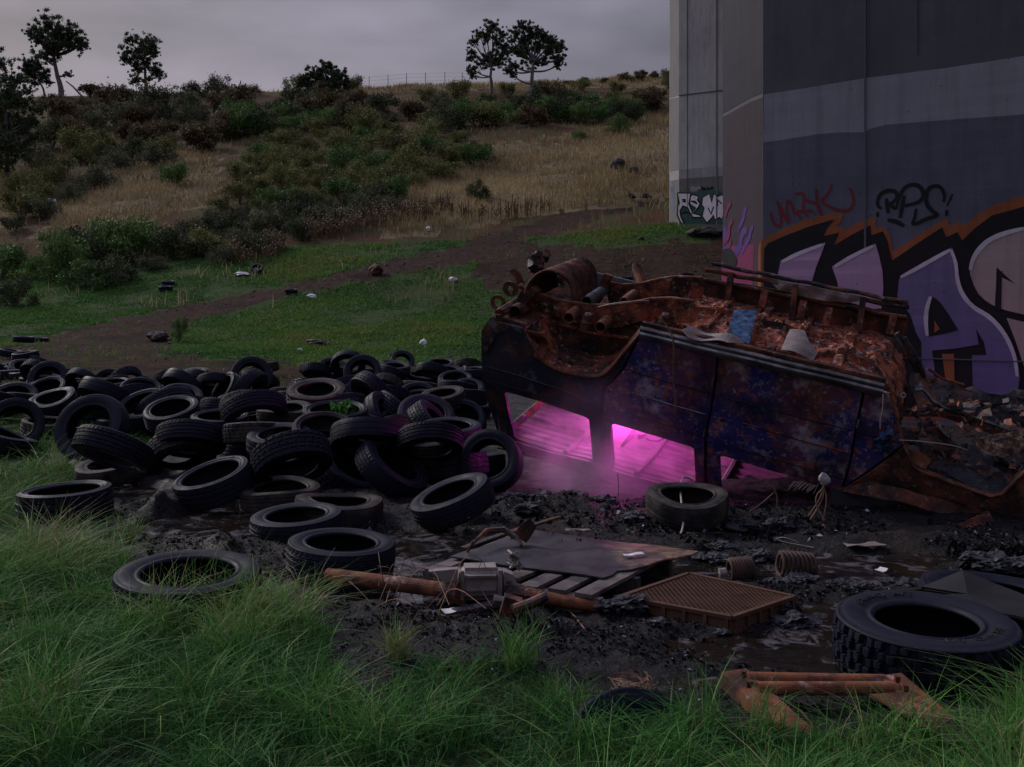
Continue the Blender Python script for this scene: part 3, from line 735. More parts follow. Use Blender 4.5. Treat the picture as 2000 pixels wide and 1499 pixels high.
fc.stroke(near, 'painted_flame', [[(1270, 490), (1240, 540), (1230, 640), (1190, 730), (1155, 790), (1150, 850)], [(1365, 770), (1330, 830), (1310, 950), (1250, 1040), (1200, 1170)], ([(1275, 820), (1230, 840), (1190, 910), (1180, 1000), (1150, 1110), (1100, 1170), (1020, 1180)], .12)], .075, M['p_purple'], 3, zc)
fc.stroke(near, 'painted_flame', [[(1000, 420), (1000, 480), (975, 560), (955, 635)], [(1045, 425), (1000, 490)], ([(1065, 685), (1030, 730), (1010, 800), (1010, 900), (960, 990), (925, 1020)], .09), [(1040, 950), (1030, 1040), (990, 1090)]], .06, M['p_magenta'], 4, zc)
fc.stroke(near, 'painted_arc', [[(925, 1290), (940, 1225), (1000, 1205), (1070, 1255), (1110, 1350)]], .22, M['p_black'], 5, zc)
# far pier
gf = Face(FB, PD); gc = Face(FB - PD * 1.23 + PN * 1.05, PD * 1.23 - PN * 1.05)
M['p_fband'] = paint('pale_cover_paint', (.22, .21, .215), (.28, .265, .27)); M['p_flow'] = paint('grey_green_cover_paint', (.10, .104, .102), (.125, .128, .124))
M['p_white'] = paint('white_spray', (.58, .53, .56), (.68, .63, .66)); M['p_green'] = paint('dark_green_spray', (.022, .055, .050), (.05, .10, .085)); M['p_pier_dimmed'] = concrete('dimmed_concrete', ((.085, .083, .087), (.11, .107, .112)), .8, .25)  # chamfer concrete darkened in its colour to offset the sun on that side
for face, x0, x1 in ((gf, 1326.6, 1560), (gc, 1308.0, 1325.6)):
    sl = 0.0
    lo = [face.at(x0, 350), face.at(x1, 350 - (x1 - x0) * .075)]; hi = [face.at(x0, 333), face.at(x1, 333 - (x1 - x0) * .075)]; up = [face.at(x0, 187), face.at(x1, 187 - (x1 - x0) * .12)]
    if face is gc:
        lo = [face.at(x0, 354), face.at(x1, 350.5)]; hi = [face.at(x0, 337), face.at(x1, 333.5)]; up = [face.at(x0, 192), face.at(x1, 188)]
    face.poly(far, 'paint_band', None, M['p_fband'], 1, raw=hi + lo[::-1])
    face.poly(far, 'painted_base', None, M['p_flow'], 1, raw=lo + [(lo[1][0], 3.2), (lo[0][0], 3.2)])
    face.poly(far, 'smooth_panel', None, M['p_pier_dimmed'] if face is gc else M['conc_far'], 2, raw=[(a, z - .05) for a, z in up] + [(a, z + .02) for a, z in hi[::-1]])
    if face is gc: face.poly(far, 'smooth_panel', None, M['p_pier_dimmed'], 2, raw=[(up[0][0], 27.9), (up[1][0], 27.9), up[1], up[0]])
    else: MB().beam(face.w(up[0][0], up[0][1], .01), face.w(up[1][0], up[1][1], .01), .05, .03, face.n).build('pour_joint', jm, far)
dj = concrete('dark_joint', ((.05, .05, .05), (.07, .07, .07)))
for px_ in (1342.5, 1400):
    a = gf.at(px_, 300)[0]; MB().beam(gf.w(a, 4, .004), gf.w(a, 27.9, .004), .04 if px_ < 1390 else .09, .02, gf.n).build('pour_joint', dj if px_ < 1390 else M['p_pier_dimmed'], far)
gf.poly(far, 'graffiti_background', [(245, 290), (260, 270), (430, 270), (520, 290), (560, 240), (720, 215), (910, 270), (1100, 260), (1100, 730), (910, 740), (330, 725), (250, 640)], M['p_green'], 3, zc)
LR = [(245, 280), (440, 285), (415, 440), (470, 560), (440, 590), (400, 500), (330, 470), (290, 540), (300, 620), (345, 720), (300, 720), (245, 600), (252, 560), (250, 480), (280, 430)]
LE = [(440, 330), (480, 300), (560, 330), (540, 380), (580, 430), (560, 490), (480, 580), (580, 600), (590, 640), (480, 640), (450, 590), (520, 500), (430, 440)]
LM = [(620, 340), (720, 290), (750, 420), (780, 290), (840, 330), (910, 300), (960, 420), (910, 660), (860, 640), (800, 680), (770, 600), (750, 650), (680, 720), (610, 620), (640, 500), (605, 450)]
LX = [(970, 300), (1090, 290), (1080, 660), (1000, 640), (940, 690), (990, 450)]
for L_ in (LR, LE, LM, LX):
    gf.poly(far, 'graffiti_letter', L_, M['p_white'], 4, zc)
    gf.stroke(far, 'graffiti_outline', [L_ + [L_[0]]], .07, M['p_black'], 5, zc, 0)
gf.stroke(far, 'graffiti_outline', [[(315, 380), (365, 380), (365, 405), (325, 410)], [(700, 500), (740, 590), (780, 480)], [(450, 400), (500, 410), (540, 440)], [(310, 590), (360, 560), (410, 570)], [(840, 470), (840, 380), (900, 440)]], .10, M['p_black'], 5, zc, 0)
gf.stroke(far, 'black_tag', [[(580, 240), (610, 190), (640, 240)], [(650, 200), (660, 240)], [(690, 190), (700, 235)], [(720, 230), (760, 190), (770, 220)]], .09, M['p_black'], 5, zc)
gf.stroke(far, 'white_tag', [[(440, 220), (480, 190), (520, 225), (560, 190), (590, 225)], [(450, 240), (540, 240)]], .10, M['p_fband'], 5, zc)
gc.stroke(far, 'blue_tag', [[(150, 150), (185, 200), (160, 260), (190, 330), (165, 420), (190, 520)]], .35, paint('blue_spray', (.06, .08, .14), (.14, .16, .22)), 4, zc)
# bridge deck carried by the piers, above the picture
dk = MB(); u0 = B0 + PD * 3 + PN * 1.6; u1 = FB + PD * 3 + PN * 1.6; dd = (u1 - u0).normalized()
dk.beam(Vector((*(u0 - dd * 55).xy, 28.9)), Vector((*(u1 + dd * 18).xy, 28.9)), 13, 1.8)
props(dk.build('bridge_deck', M['conc_far'], None, (0, 0, 0)), kind='structure')
# ------------------------------------------------------------------ grass
def blades(pts, h, wid, lean, tint, segs=3, curl=1.0):
    n = len(pts)
    az = rng.uniform(0, 2 * math.pi, n); fz = rng.uniform(0, 2 * math.pi, n)
    dx = np.cos(az); dy = np.sin(az); wx = np.cos(fz); wy = np.sin(fz)
    V = np.zeros((n, segs + 1, 2, 3))
    for k in range(segs + 1):
        t = k / segs
        cx = pts[:, 0] + dx * lean * t ** (1 + curl); cy = pts[:, 1] + dy * lean * t ** (1 + curl)
        cz = pts[:, 2] + h * t * (1 - .25 * np.clip(lean / np.maximum(h, .01), 0, 1.6) * t)
        w = wid * (1 - .85 * t ** 1.5) / 2
        for s, sg in ((0, -1), (1, 1)):
            V[:, k, s, 0] = cx + sg * w * wx; V[:, k, s, 1] = cy + sg * w * wy; V[:, k, s, 2] = cz
    idx = np.arange(n * (segs + 1) * 2).reshape(n, segs + 1, 2)
    Q = np.stack([idx[:, :-1, 0], idx[:, :-1, 1], idx[:, 1:, 1], idx[:, 1:, 0]], -1).reshape(-1, 4)
    T = np.repeat(tint, (segs + 1) * 2)
    return V.reshape(-1, 3), Q, T
M['grass'] = mat_tint('grass_blades', [(0.0, (.014, .050, .018)), (.40, (.044, .140, .032)), (.68, (.098, .225, .048)), (.92, (.17, .23, .08)), (1.0, (.21, .18, .10))], .55, .25)
M['turf'] = mat_tint('turf_blades', [(0.0, (.024, .072, .022)), (.5, (.056, .138, .028)), (.8, (.12, .17, .038)), (1.0, (.14, .115, .05))], .7, .3)
M['hay'] = mat_tint('dry_stems', [(0.0, (.10, .074, .036)), (.5, (.225, .170, .078)), (1.0, (.37, .30, .165))], .75, .2)
def scatter(n, x0, x1, y0, y1, power=1.0):
    X = rng.uniform(x0, x1, n); Y = rng.uniform(y0, y1, n)
    return X, Y
TYRE_SPOTS = []              # filled before the grass grows: (x, y, radius)
def grow_near():
    # foreground meadow grass: denser close to the camera where single blades show
    Xs = []; Ys = []
    for n, y0, y1, hw in ((60000, 2.4, 4.2, .62), (76000, 4.2, 6.5, .60), (40000, 6.5, 11.5, .6), (30000, 11.5, 19.0, .6)):
        Y = rng.uniform(y0, y1, n); X = rng.uniform(-hw, hw, n) * (Y + 1.2); Xs.append(X); Ys.append(Y)
    X = np.concatenate(Xs); Y = np.concatenate(Ys)
    # tufts pull blades together
    tx = fbm(X * 5, Y * 5, 2, 71); keep = rng.uniform(-1.0, .35, len(X)) < tx
    X = X[keep]; Y = Y[keep]
    Z = terrain(X, Y)
    g = zones(X, Y, Z)[2] & (Z > WZ)
    edge = np.zeros(len(X), bool)
    X, Y, Z = X[g], Y[g], Z[g]
    big = fbm(X * .8, Y * .8, 3, 73); clump = fbm(X * 4, Y * 4, 2, 75)
    n = len(X)
    h = np.clip(.15 + .10 * big + .19 * clump, .05, .42) * rng.uniform(.55, 1.35, n)
    pxx = X / Y * F + CX; h = np.where((pxx > 1400) & (pxx < 1960) & (Y < 4.6), h * .8, h)
    lean = h * np.abs(rng.normal(.95, .55, n))
    tint = np.clip(.36 + .60 * big + .45 * clump + rng.normal(0, .13, n) + np.where(rng.random(n) < .09, .5, 0), 0, 1)
    v, q, t = blades(np.stack([X, Y, Z - .01], 1), h, rng.uniform(.0030, .0070, n) * np.where(rng.random(n) < .12, 1.9, 1) * np.clip(Y / 7, 1, 2.4), lean, tint, 4)
    props(link('meadow_grass', quads_mesh('meadow_grass', v, q, M['grass'], t)), kind='stuff')
    # sparse sprigs at the edge of the mud and inside the heap
def grow_mid():
    n = 520000
    Y = 15 + 43 * rng.random(n) ** 1.25; X = rng.uniform(-.62, .62, n) * Y
    Z = terrain(X, Y); mud, trk, grn, dry, hill = zones(X, Y, Z)
    p = np.where(grn, 1.0, np.where(trk, .04, 0.0)); cl = fbm(X * .55, Y * .55, 3, 81)
    k = rng.random(n) < p * np.clip(.85 + cl * .8, .14, 1)
    k &= (hill == 0)
    X, Y, Z, cl = X[k], Y[k], Z[k], cl[k]; n = len(X)
    patch = fbm(X * .22, Y * .22, 3, 83)
    h = np.clip(.10 + .10 * cl + .06 * patch, .04, .36) * rng.uniform(.6, 1.5, n); w = .008 + .0012 * Y
    tint = np.clip(.42 + .55 * patch + .25 * cl + rng.normal(0, .14, n), 0, 1)
    v, q, t = blades(np.stack([X, Y, Z - .02], 1), h, w * rng.uniform(.6, 1.3, n), h * np.abs(rng.normal(.7, .45, n)), tint, 2)
    props(link('valley_grass', quads_mesh('valley_grass', v, q, M['turf'], t)), kind='stuff')
    # tall dry grass of the hillside
    n = 260000
    Y = rng.uniform(34, 150, n); X = rng.uniform(-.62, .30, n) * Y
    Z = terrain(X, Y); _, trk, grn, dry, hill = zones(X, Y, Z); cl = fbm(X * .3, Y * .3, 3, 87)
    k = (dry & (rng.random(n) < np.clip(.9 + cl, .15, 1))) | (hill & (rng.random(n) < .10)) | (grn & (Y > 40) & (cl > .25) & (rng.random(n) < .07))
    X, Y, Z, cl = X[k], Y[k], Z[k], cl[k]; n = len(X)
    h = np.clip(.50 + .25 * cl, .2, 1.0) * rng.uniform(.5, 1.4, n)
    tint = np.clip(.5 + .5 * fbm(X * .12, Y * .12, 3, 89) + .3 * cl + rng.normal(0, .16, n), 0, 1)
    v, q, t = blades(np.stack([X, Y, Z - .05], 1), h, .02 + .00055 * Y * rng.uniform(.5, 1.3, n), h * np.abs(rng.normal(.35, .25, n)), tint, 2)
    props(link('dry_grass', quads_mesh('dry_grass', v, q, M['hay'], t)), kind='stuff')
def grow_thistles():
    V = []; Q = []; T = []; b = 0
    strips = [([(590, 455), (650, 440), (760, 425), (880, 405), (890, 425), (760, 445), (640, 470), (590, 478)], 300), ([(440, 500), (530, 480), (560, 495), (520, 520), (450, 520)], 90), ([(900, 440), (1050, 425), (1100, 410), (1000, 415), (900, 425)], 50)]
    for poly, n in strips:
        x0, x1 = min(p[0] for p in poly), max(p[0] for p in poly); y0, y1 = min(p[1] for p in poly), max(p[1] for p in poly)
        c = 0
        while c < n:
            px, py = random.uniform(x0, x1), random.uniform(y0, y1)
            if not inpoly(px, py, poly): continue
            c += 1
            p = hit(px, py); h = random.uniform(.5, 1.25) * (.55 if py < 200 else 1); w = .010 + p.y * .00025
            br = [(0, 0, h)] + [(random.uniform(-.25, .25), random.uniform(-.2, .2), h * random.uniform(.6, .95)) for _ in range(random.randint(1, 3))]
            for k, (ox, oy, hh) in enumerate(br):
                s = p if k == 0 else p + Vector((0, 0, h * .4)); e = p + Vector((ox, oy, hh))
                V += [(s.x - w, s.y, s.z), (s.x + w, s.y, s.z), (e.x + w * .6, e.y, e.z), (e.x - w * .6, e.y, e.z)]; Q.append((b, b + 1, b + 2, b + 3)); T += [.25] * 4; b += 4
                r = .014 + p.y * .0004; tv = random.choice([.4, .5, .8, .98, .3, .3])
                V += [(e.x - r, e.y, e.z), (e.x, e.y - r, e.z - r * .8), (e.x + r, e.y, e.z), (e.x, e.y + r, e.z + r)]; Q.append((b, b + 1, b + 2, b + 3)); T += [tv] * 4; b += 4
    props(link('dry_thistles', quads_mesh('dry_thistles', np.array(V), np.array(Q), M['hay_pale'], np.array(T))), kind='stuff')
M['hay_pale'] = mat_tint('thistle_stems', [(0.0, (.05, .035, .022)), (.4, (.13, .085, .05)), (.8, (.19, .145, .09)), (1.0, (.30, .25, .17))], .8, .1)

# ------------------------------------------------------------------ shrubs and trees
def leaf_cards(cent, rad, count, size, droop=0.3, shell=.55, seed=0):
    """quads scattered through a set of lumps; returns verts, quads"""
    r = np.random.default_rng(seed)
    C = np.array(cent); R = np.array(rad)
    pick = r.choice(len(C), count, p=R ** 2 / (R ** 2).sum())
    d = r.normal(size=(count, 3)); d /= np.linalg.norm(d, axis=1)[:, None]
    rr = (shell + (1 - shell) * r.random(count)) * r.uniform(.75, 1.08, count) * (1 + np.where(r.random(count) < .3, np.minimum(r.exponential(.22, count), .5), 0))
    p = C[pick] + d * (R[pick] * rr)[:, None] * np.array([1, 1, .85])
    a = r.normal(size=(count, 3)); a[:, 2] -= droop; a /= np.linalg.norm(a, axis=1)[:, None]
    b = np.cross(a, r.normal(size=(count, 3))); b /= np.linalg.norm(b, axis=1)[:, None]
    s = size * r.uniform(.6, 1.4, count)
    a = a * s[:, None]; b = b * (s * .42)[:, None]
    V = np.stack([p - a, p + b, p + a, p - b], 1).reshape(-1, 3)
    t = np.repeat(np.clip(r.normal(.5, .16, count) + .12 * r.normal(size=len(C))[pick], 0, 1), 4)
    return V, np.arange(count * 4).reshape(-1, 4), t
M['leaf_olive'] = mat_tint('olive_leaves', [(0.0, (.055, .060, .022)), (.5, (.105, .112, .036)), (1.0, (.18, .18, .065))], .7, .15, .35)
M['leaf_green'] = mat_tint('green_leaves', [(0.0, (.032, .066, .020)), (.5, (.060, .115, .030)), (1.0, (.11, .17, .050))], .65, .15, .3)
M['leaf_dark'] = mat_tint('dark_leaves', [(0.0, (.018, .026, .013)), (.5, (.038, .052, .022)), (1.0, (.075, .088, .040))], .7, .1, .3)
M['leaf_brown'] = mat_tint('brown_twigs', [(0.0, (.045, .034, .018)), (.5, (.088, .066, .034)), (1.0, (.15, .12, .064))], .8, .1, .4)
M['leaf_grey'] = mat_tint('grey_leaves', [(0.0, (.036, .042, .022)), (.5, (.070, .078, .040)), (1.0, (.125, .135, .072))], .75, .1, .35)
M['leaf_gum'] = mat_tint('gum_leaves', [(0.0, (.022, .038, .020)), (.5, (.044, .066, .032)), (1.0, (.088, .105, .052))], .6, .12, .2)
SH = {}
for kind, matn in (('olive', 'leaf_olive'), ('green', 'leaf_green'), ('dark', 'leaf_dark'), ('brown', 'leaf_brown'), ('grey', 'leaf_grey')):
    for k in range(4):
        r = random.Random(hash(kind) % 1000 + k * 17 if False else (len(kind) * 31 + ord(kind[0]) * 7 + k * 17))
        cs = [(0, 0, .42)]; rs = [.46]
        for _ in range(11):
            a = r.uniform(0, 6.28); q = r.uniform(.25, .66); cs.append((math.cos(a) * q, math.sin(a) * q, r.uniform(.16, .72) * (1.1 - q * .55))); rs.append(r.uniform(.16, .32))
        V, Q, T = leaf_cards(cs, rs, 3000, .036 if kind != 'brown' else .052, droop=-.7 if kind in ('brown', 'grey') else -.35, shell=.3, seed=k + ord(kind[0]))
        V[:, 2] = np.maximum(V[:, 2], -.04)
        mb = MB()
        for _ in range(7):
            a = r.uniform(0, 6.28); q = r.uniform(.1, .5); mb.tube([(0, 0, -.08), (math.cos(a) * q * .5, math.sin(a) * q * .5, .3), (math.cos(a) * q, math.sin(a) * q, r.uniform(.5, .8))], [.022, .014, .005], 4)
        SH[(kind, k)] = (quads_mesh('foliage_' + kind, V, Q, M[matn], T), mb.mesh('stems_' + kind, M['bark']))
nshrub = 0
def shrub(px, py, w_px, h_px, kind, label, group=None, p=None):
    global nshrub
    p = p or hit(px, py); s = p.y / F
    o = thing('shrub', p, label, 'shrub', group, Quaternion((0, 0, 1), random.uniform(0, 6.28)))
    o.scale = (w_px * s / 1.7, w_px * s / 1.7 * random.uniform(.8, 1.1), h_px * s / 1.0)
    f, st = SH[(kind, random.randrange(4))]
    link('foliage', f, o); link('stems', st, o)
    nshrub += 1
    return o
def thicket(poly, n, w, h, kinds, label, group, gap=.5):
    x0, x1 = min(p[0] for p in poly), max(p[0] for p in poly); y0, y1 = min(p[1] for p in poly), max(p[1] for p in poly)
    done = []; tries = 0
    while len(done) < n and tries < n * 60:
        tries += 1
        px, py = random.uniform(x0, x1), random.uniform(y0, y1)
        if not inpoly(px, py, poly): continue
        if any(abs(px - a) < w * gap and abs(py - b) < h * gap * .6 for a, b in done): continue
        done.append((px, py)); k = random.choice(kinds); e = random.uniform(.75, 1.5) * (.62 if py < 212 else 1)
        fx = (px - x0) / (x1 - x0); fy = (py - y0) / (y1 - y0)
        where = ('upper ' if fy < .4 else ('lower ' if fy > .7 else '')) + ('left end' if fx < .2 else ('left half' if fx < .45 else ('right end' if fx > .8 else ('right half' if fx > .6 else 'middle'))))
        size = 'small ' if e < .95 else ('large ' if e > 1.25 else '')
        lb = size + (label[k] if isinstance(label, dict) else label) + ', ' + where
        shrub(px, py, w * e, h * e * random.uniform(.8, 1.2), k, lb, (group[k] if isinstance(group, dict) else group))
thicket([(430, 425), (480, 340), (560, 275), (700, 255), (900, 275), (925, 330), (850, 355), (760, 405), (450, 405)], 86, 80, 50, ['olive', 'olive', 'olive', 'green'],
        {'olive': 'olive shrub in the thicket midway up the hillside', 'green': 'fresh green shrub in the thicket midway up the hillside'}, {'olive': 'olive shrubs of the mid hill thicket', 'green': 'green shrubs of the mid hill thicket'})
thicket([(340, 485), (440, 430), (740, 400), (755, 425), (640, 455), (560, 492), (440, 515)], 36, 72, 40, ['dark', 'dark', 'grey'],
        {'dark': 'blackish shrub in the dark strip below the olive thicket', 'grey': 'grey twiggy shrub in the dark strip below the olive thicket'}, {'dark': 'dark shrubs of the low strip', 'grey': 'grey shrubs of the low strip'})
thicket([(90, 205), (420, 186), (560, 178), (800, 190), (1310, 168), (1310, 215), (1230, 225), (940, 262), (560, 250), (470, 275), (300, 330), (80, 310)], 88, 84, 52, ['brown', 'olive', 'dark', 'grey'],
        {'olive': 'dull olive bush on the red upper hillside', 'brown': 'brown twiggy bush on the red upper hillside', 'dark': 'dark bush on the red upper hillside', 'grey': 'grey-green bush on the red upper hillside'},
        {'olive': 'olive bushes of the upper hill', 'brown': 'brown bushes of the upper hill', 'dark': 'dark bushes of the upper hill', 'grey': 'grey bushes of the upper hill'}, .6)
thicket([(860, 262), (1270, 240), (1255, 215), (950, 222)], 17, 78, 48, ['green', 'green', 'dark'], {'green': 'bright green bush in the row above the dry slope', 'dark': 'dark bush in the row above the dry slope'}, {'green': 'green bushes above the dry slope', 'dark': 'dark bushes above the dry slope'})
thicket([(460, 240), (720, 230), (700, 262), (470, 268)], 9, 74, 50, ['green'], 'vivid green bush below the round dark tree', 'green bushes below the round tree')
thicket([(1100, 162), (1310, 146), (1310, 154), (1100, 170)], 13, 46, 24, ['brown'], 'spiky brown skyline bush left of the pale pier', 'skyline bushes by the pier')
thicket([(0, 400), (60, 320), (180, 320), (330, 320), (240, 345), (90, 430), (0, 470)], 14, 80, 44, ['grey', 'olive'], {'grey': 'grey bush on the left slope by the pale grass', 'olive': 'olive bush on the left slope by the pale grass'}, {'grey': 'grey bushes on the lower left slope', 'olive': 'olive bushes on the lower left slope'})
for a in ((340, 365, 90, 62, 'green', 'lone round green shrub standing in the pale grass at the left'), (935, 392, 72, 52, 'dark', 'lone dark rounded shrub in the dry grass right of the olive thicket'), (1130, 272, 46, 26, 'green', 'small lone green shrub at the top edge of the dry slope'),
          (1208, 262, 60, 48, 'green', 'feathery green shrub at the upper right of the dry slope'), (440, 272, 50, 46, 'green', 'small vivid green bush on bare red soil left of the hill centre'), (160, 245, 80, 48, 'brown', 'large round purple-brown bush below the leaning dead branch'),
          (272, 255, 92, 60, 'brown', 'widest round brown bush below the second gum tree'), (175, 190, 66, 32, 'brown', 'bare twiggy bush on the skyline right of the pale trunked gum'), (243, 186, 40, 26, 'dark', 'small dark pointed bush on the skyline beside the second gum tree'), (440, 172, 22, 20, 'olive', 'tiny yellowish bush poking above the skyline'),
          (925, 312, 62, 48, 'brown', 'bare brown twiggy shrub at the right end of the olive thicket'), (20, 270, 110, 80, 'dark', 'dark spreading bush beneath the drooping tree at the left edge'), (30, 600, 95, 80, 'dark', 'dark teal bush at the left edge just above the tyre heap'), (0, 545, 150, 90, 'green', 'big leafy green bush cut by the left picture edge'),
          (75, 545, 70, 60, 'green', 'mid-sized leafy bush right of the big bush at the left edge'), (350, 668, 40, 62, 'green', 'small upright weed bush at the left end of the middle grass')):
    shrub(a[0], a[1], a[2], a[3], a[4], a[5])
for i, (x, y, w, h, k) in enumerate(((130, 548, 150, 125, 'green'), (200, 510, 180, 120, 'green'), (275, 500, 170, 105, 'green'), (335, 505, 150, 80, 'dark'), (405, 500, 140, 66, 'olive'), (175, 562, 130, 70, 'green'), (115, 500, 120, 80, 'green'), (225, 555, 120, 70, 'dark'), (160, 530, 150, 110, 'dark'), (240, 515, 150, 110, 'green'))):
    shrub(x, y, w, h, k, ('tall leafy green bush in the big clump nearest the track at the left', 'low dark bush at the foot of the big clump nearest the track', 'olive bush at the right end of the big clump nearest the track')[{'green': 0, 'dark': 1, 'olive': 2}[k]], 'bushes of the big clump near the track, ' + k)
for (x, y, w, h) in ((235, 520, 150, 40), (295, 528, 90, 34)):
    shrub(x, y, w, h, 'grey', 'heap of grey dead brushwood in front of the big bush clump', 'dead brushwood heaps')
def tree(base, trunk, blobs, leaf, label, count, dy=0.5, trunk_r=.16, mat='leaf_gum', limbs=True, Y=None, seed=1, group=None):
    p = hit(*base) if Y is None else Vector(P(base[0], base[1], Y)); Yd = p.y; s = Yd / F
    r = random.Random(seed)
    root = thing('gum_tree' if mat == 'leaf_gum' and limbs else 'bushy_tree', p, label, 'tree', group)
    loc = lambda x, y, d=0.0: Vector(((x - base[0]) * s, d, (base[1] - y) * s))
    cs = [loc(x, y, r.uniform(-dy, dy) * rr * s * 2.2) for x, y, rr in blobs]; rs = [rr * s * 1.34 for *_, rr in blobs]
    cs2 = []; rs2 = []
    for c, q in zip(cs, rs):       # each lump is several smaller tufts with gaps between
        for _ in range(36):
            d = Vector((r.gauss(0, 1), r.gauss(0, 1), r.gauss(0, .8))).normalized() * q * r.uniform(.1, 1.12); cs2.append(c + d); rs2.append(q * r.uniform(.12, .32))
    V, Q, T = leaf_cards([tuple(c) for c in cs2], rs2, int(count * 4.2), leaf * .50, .9, .0, seed)
    link('crown', quads_mesh('crown', V, Q, M[mat], T), root)
    mb = MB(); tp = [loc(x, y) for x, y in trunk]; m = len(tp)
    mb.tube([tp[0] - Vector((0, 0, .5))] + tp, [trunk_r * 1.25] + [trunk_r * (1 - .5 * i / max(1, m - 1)) for i in range(m)], 8)
    if limbs:
        for c, q in zip(cs, rs):
            st = min(tp[max(0, m // 2):], key=lambda t: (t - c).length + (5 if t.z > c.z else 0)); mid = (st + c) / 2 + Vector((r.uniform(-.2, .2), 0, -.12 * (c - st).length))
            L_ = chaikin([tuple(st), tuple(mid), tuple(c), tuple(c + Vector((0, 0, q * .6)))], 2, False)
            k = len(L_); mb.tube(L_, [trunk_r * .44 * (1 - .8 * i / (k - 1)) for i in range(k)], 6)
            for _ in range(3):
                e = c + Vector((r.uniform(-1, 1), r.uniform(-1, 1), r.uniform(-.2, 1))) * q * .8; mb.tube([mid, (mid + e) / 2 + Vector((0, 0, -.1)), e], [trunk_r * .16, trunk_r * .10, .01], 4)
    mb.build('trunk', M['bark'], root, (0, 0, 0), True)
    return root
tree((120, 188), [(120, 188), (119, 172), (116, 160), (112, 148), (108, 128), (104, 108)], [(96, 51, 20), (66, 65, 15), (138, 62, 20), (154, 89, 15), (100, 90, 20), (90, 112, 16), (118, 92, 16), (128, 78, 15), (84, 80, 16), (112, 66, 15), (147, 76, 13), (133, 145, 7), (78, 58, 12)], .24, 'tall gum tree with pale forked trunk on the skyline, second from the left edge', 9000, trunk_r=.42, seed=3)
tree((88, 188), [(88, 188), (84, 172), (76, 158), (70, 145)], [(52, 122, 13), (65, 132, 17), (78, 142, 14), (58, 146, 14), (50, 134, 11), (92, 158, 9), (72, 164, 11), (83, 150, 10), (66, 115, 10)], .2, 'short drooping gum leaning left under the tall pale trunked gum', 4200, trunk_r=.16, seed=5)
tree((285, 180), [(285, 180), (285, 165), (284, 150), (283, 130), (280, 110)], [(258, 75, 15), (280, 72, 13), (300, 82, 13), (275, 92, 18), (295, 100, 15), (252, 98, 13), (240, 112, 9), (262, 115, 14), (284, 118, 16), (268, 130, 13), (304, 134, 15), (312, 143, 9), (268, 150, 10), (258, 154, 7), (308, 100, 8), (292, 152, 8)], .22, 'slim single gum tree on the skyline between the pale trunked gum and the round tree', 6500, trunk_r=.27, seed=8)
tree((630, 194), [(630, 194), (629, 182), (628, 170)], [(632, 138, 15), (615, 143, 13), (650, 142, 14), (600, 152, 13), (664, 150, 14), (625, 158, 18), (650, 162, 17), (590, 160, 10), (673, 160, 10), (608, 172, 14), (662, 174, 13), (635, 178, 14), (585, 166, 7), (640, 128, 8)], .22, 'squat round very dark tree alone on the middle of the skyline', 9000, trunk_r=.25, seed=11, limbs=True)
tree((960, 184), [(960, 184), (960, 165), (958, 150), (960, 130)], [(962, 56, 13), (937, 65, 12), (978, 64, 11), (923, 78, 10), (950, 74, 12), (970, 84, 10), (984, 92, 12), (958, 108, 13), (922, 104, 9), (943, 120, 11), (918, 115, 8), (924, 134, 11), (975, 118, 12), (990, 104, 11), (966, 122, 10), (922, 148, 7)], .21, 'left one of the two gum trees standing close together right of centre', 6500, trunk_r=.25, seed=14)
tree((1040, 200), [(1040, 200), (1040, 180), (1038, 165), (1040, 140), (1042, 120)], [(1020, 52, 13), (1008, 64, 11), (1036, 56, 12), (1046, 68, 13), (1064, 74, 13), (1025, 78, 13), (1050, 88, 15), (1076, 84, 11), (1087, 96, 13), (1095, 117, 10), (1090, 128, 8), (1075, 108, 13), (1020, 104, 14), (1004, 100, 10), (1042, 120, 12), (1005, 127, 12), (992, 138, 9), (1062, 120, 11), (1000, 80, 8), (1000, 146, 7)], .21, 'right and fuller one of the two gum trees standing close together', 9500, trunk_r=.3, seed=17)
tree((15, 345), [(15, 345), (14, 300), (12, 260), (10, 200)], [(0, 125, 22), (18, 152, 22), (36, 158, 12), (8, 190, 32), (45, 200, 20), (66, 212, 14), (25, 240, 32), (62, 242, 15), (-5, 280, 32), (38, 288, 22), (14, 318, 22), (55, 180, 9), (-30, 200, 40), (-35, 260, 40), (66, 268, 10)], .17, 'big dark weeping tree half cut off by the left picture edge', 15000, trunk_r=.22, seed=21)
# leaning dead branch by the first gum, and the wire fence on the skyline
b0 = hit(163, 192); q = b0.y / F
MB().tube([b0, b0 + Vector((-20 * q, 0, 22 * q)), b0 + Vector((-34 * q, 0, 33 * q))], [.14, .12, .08], 6).top('dead_branch', M['bark'], 'bare dead branch leaning left beside the pale trunked gum', 'branch')
fr = None
posts = [(721, 168), (758, 166), (794, 164), (831, 162), (869, 160), (903, 159)]
b0 = hit(*posts[0]); fr = thing('wire_fence', b0, 'thin wire fence with slender posts on the skyline right of the round tree', 'fence'); tops = []
for x, y in posts:
    p = hit(x, y); t = p + Vector((0, 0, 1.7)); tops.append(p); MB().tube([p, t], .045, 5).build('post', M['bark'], fr)
for h in (.6, 1.1, 1.6):
    MB().tube([p + Vector((0, 0, h)) for p in tops], .012, 3).build('wire', M['wire'], fr)
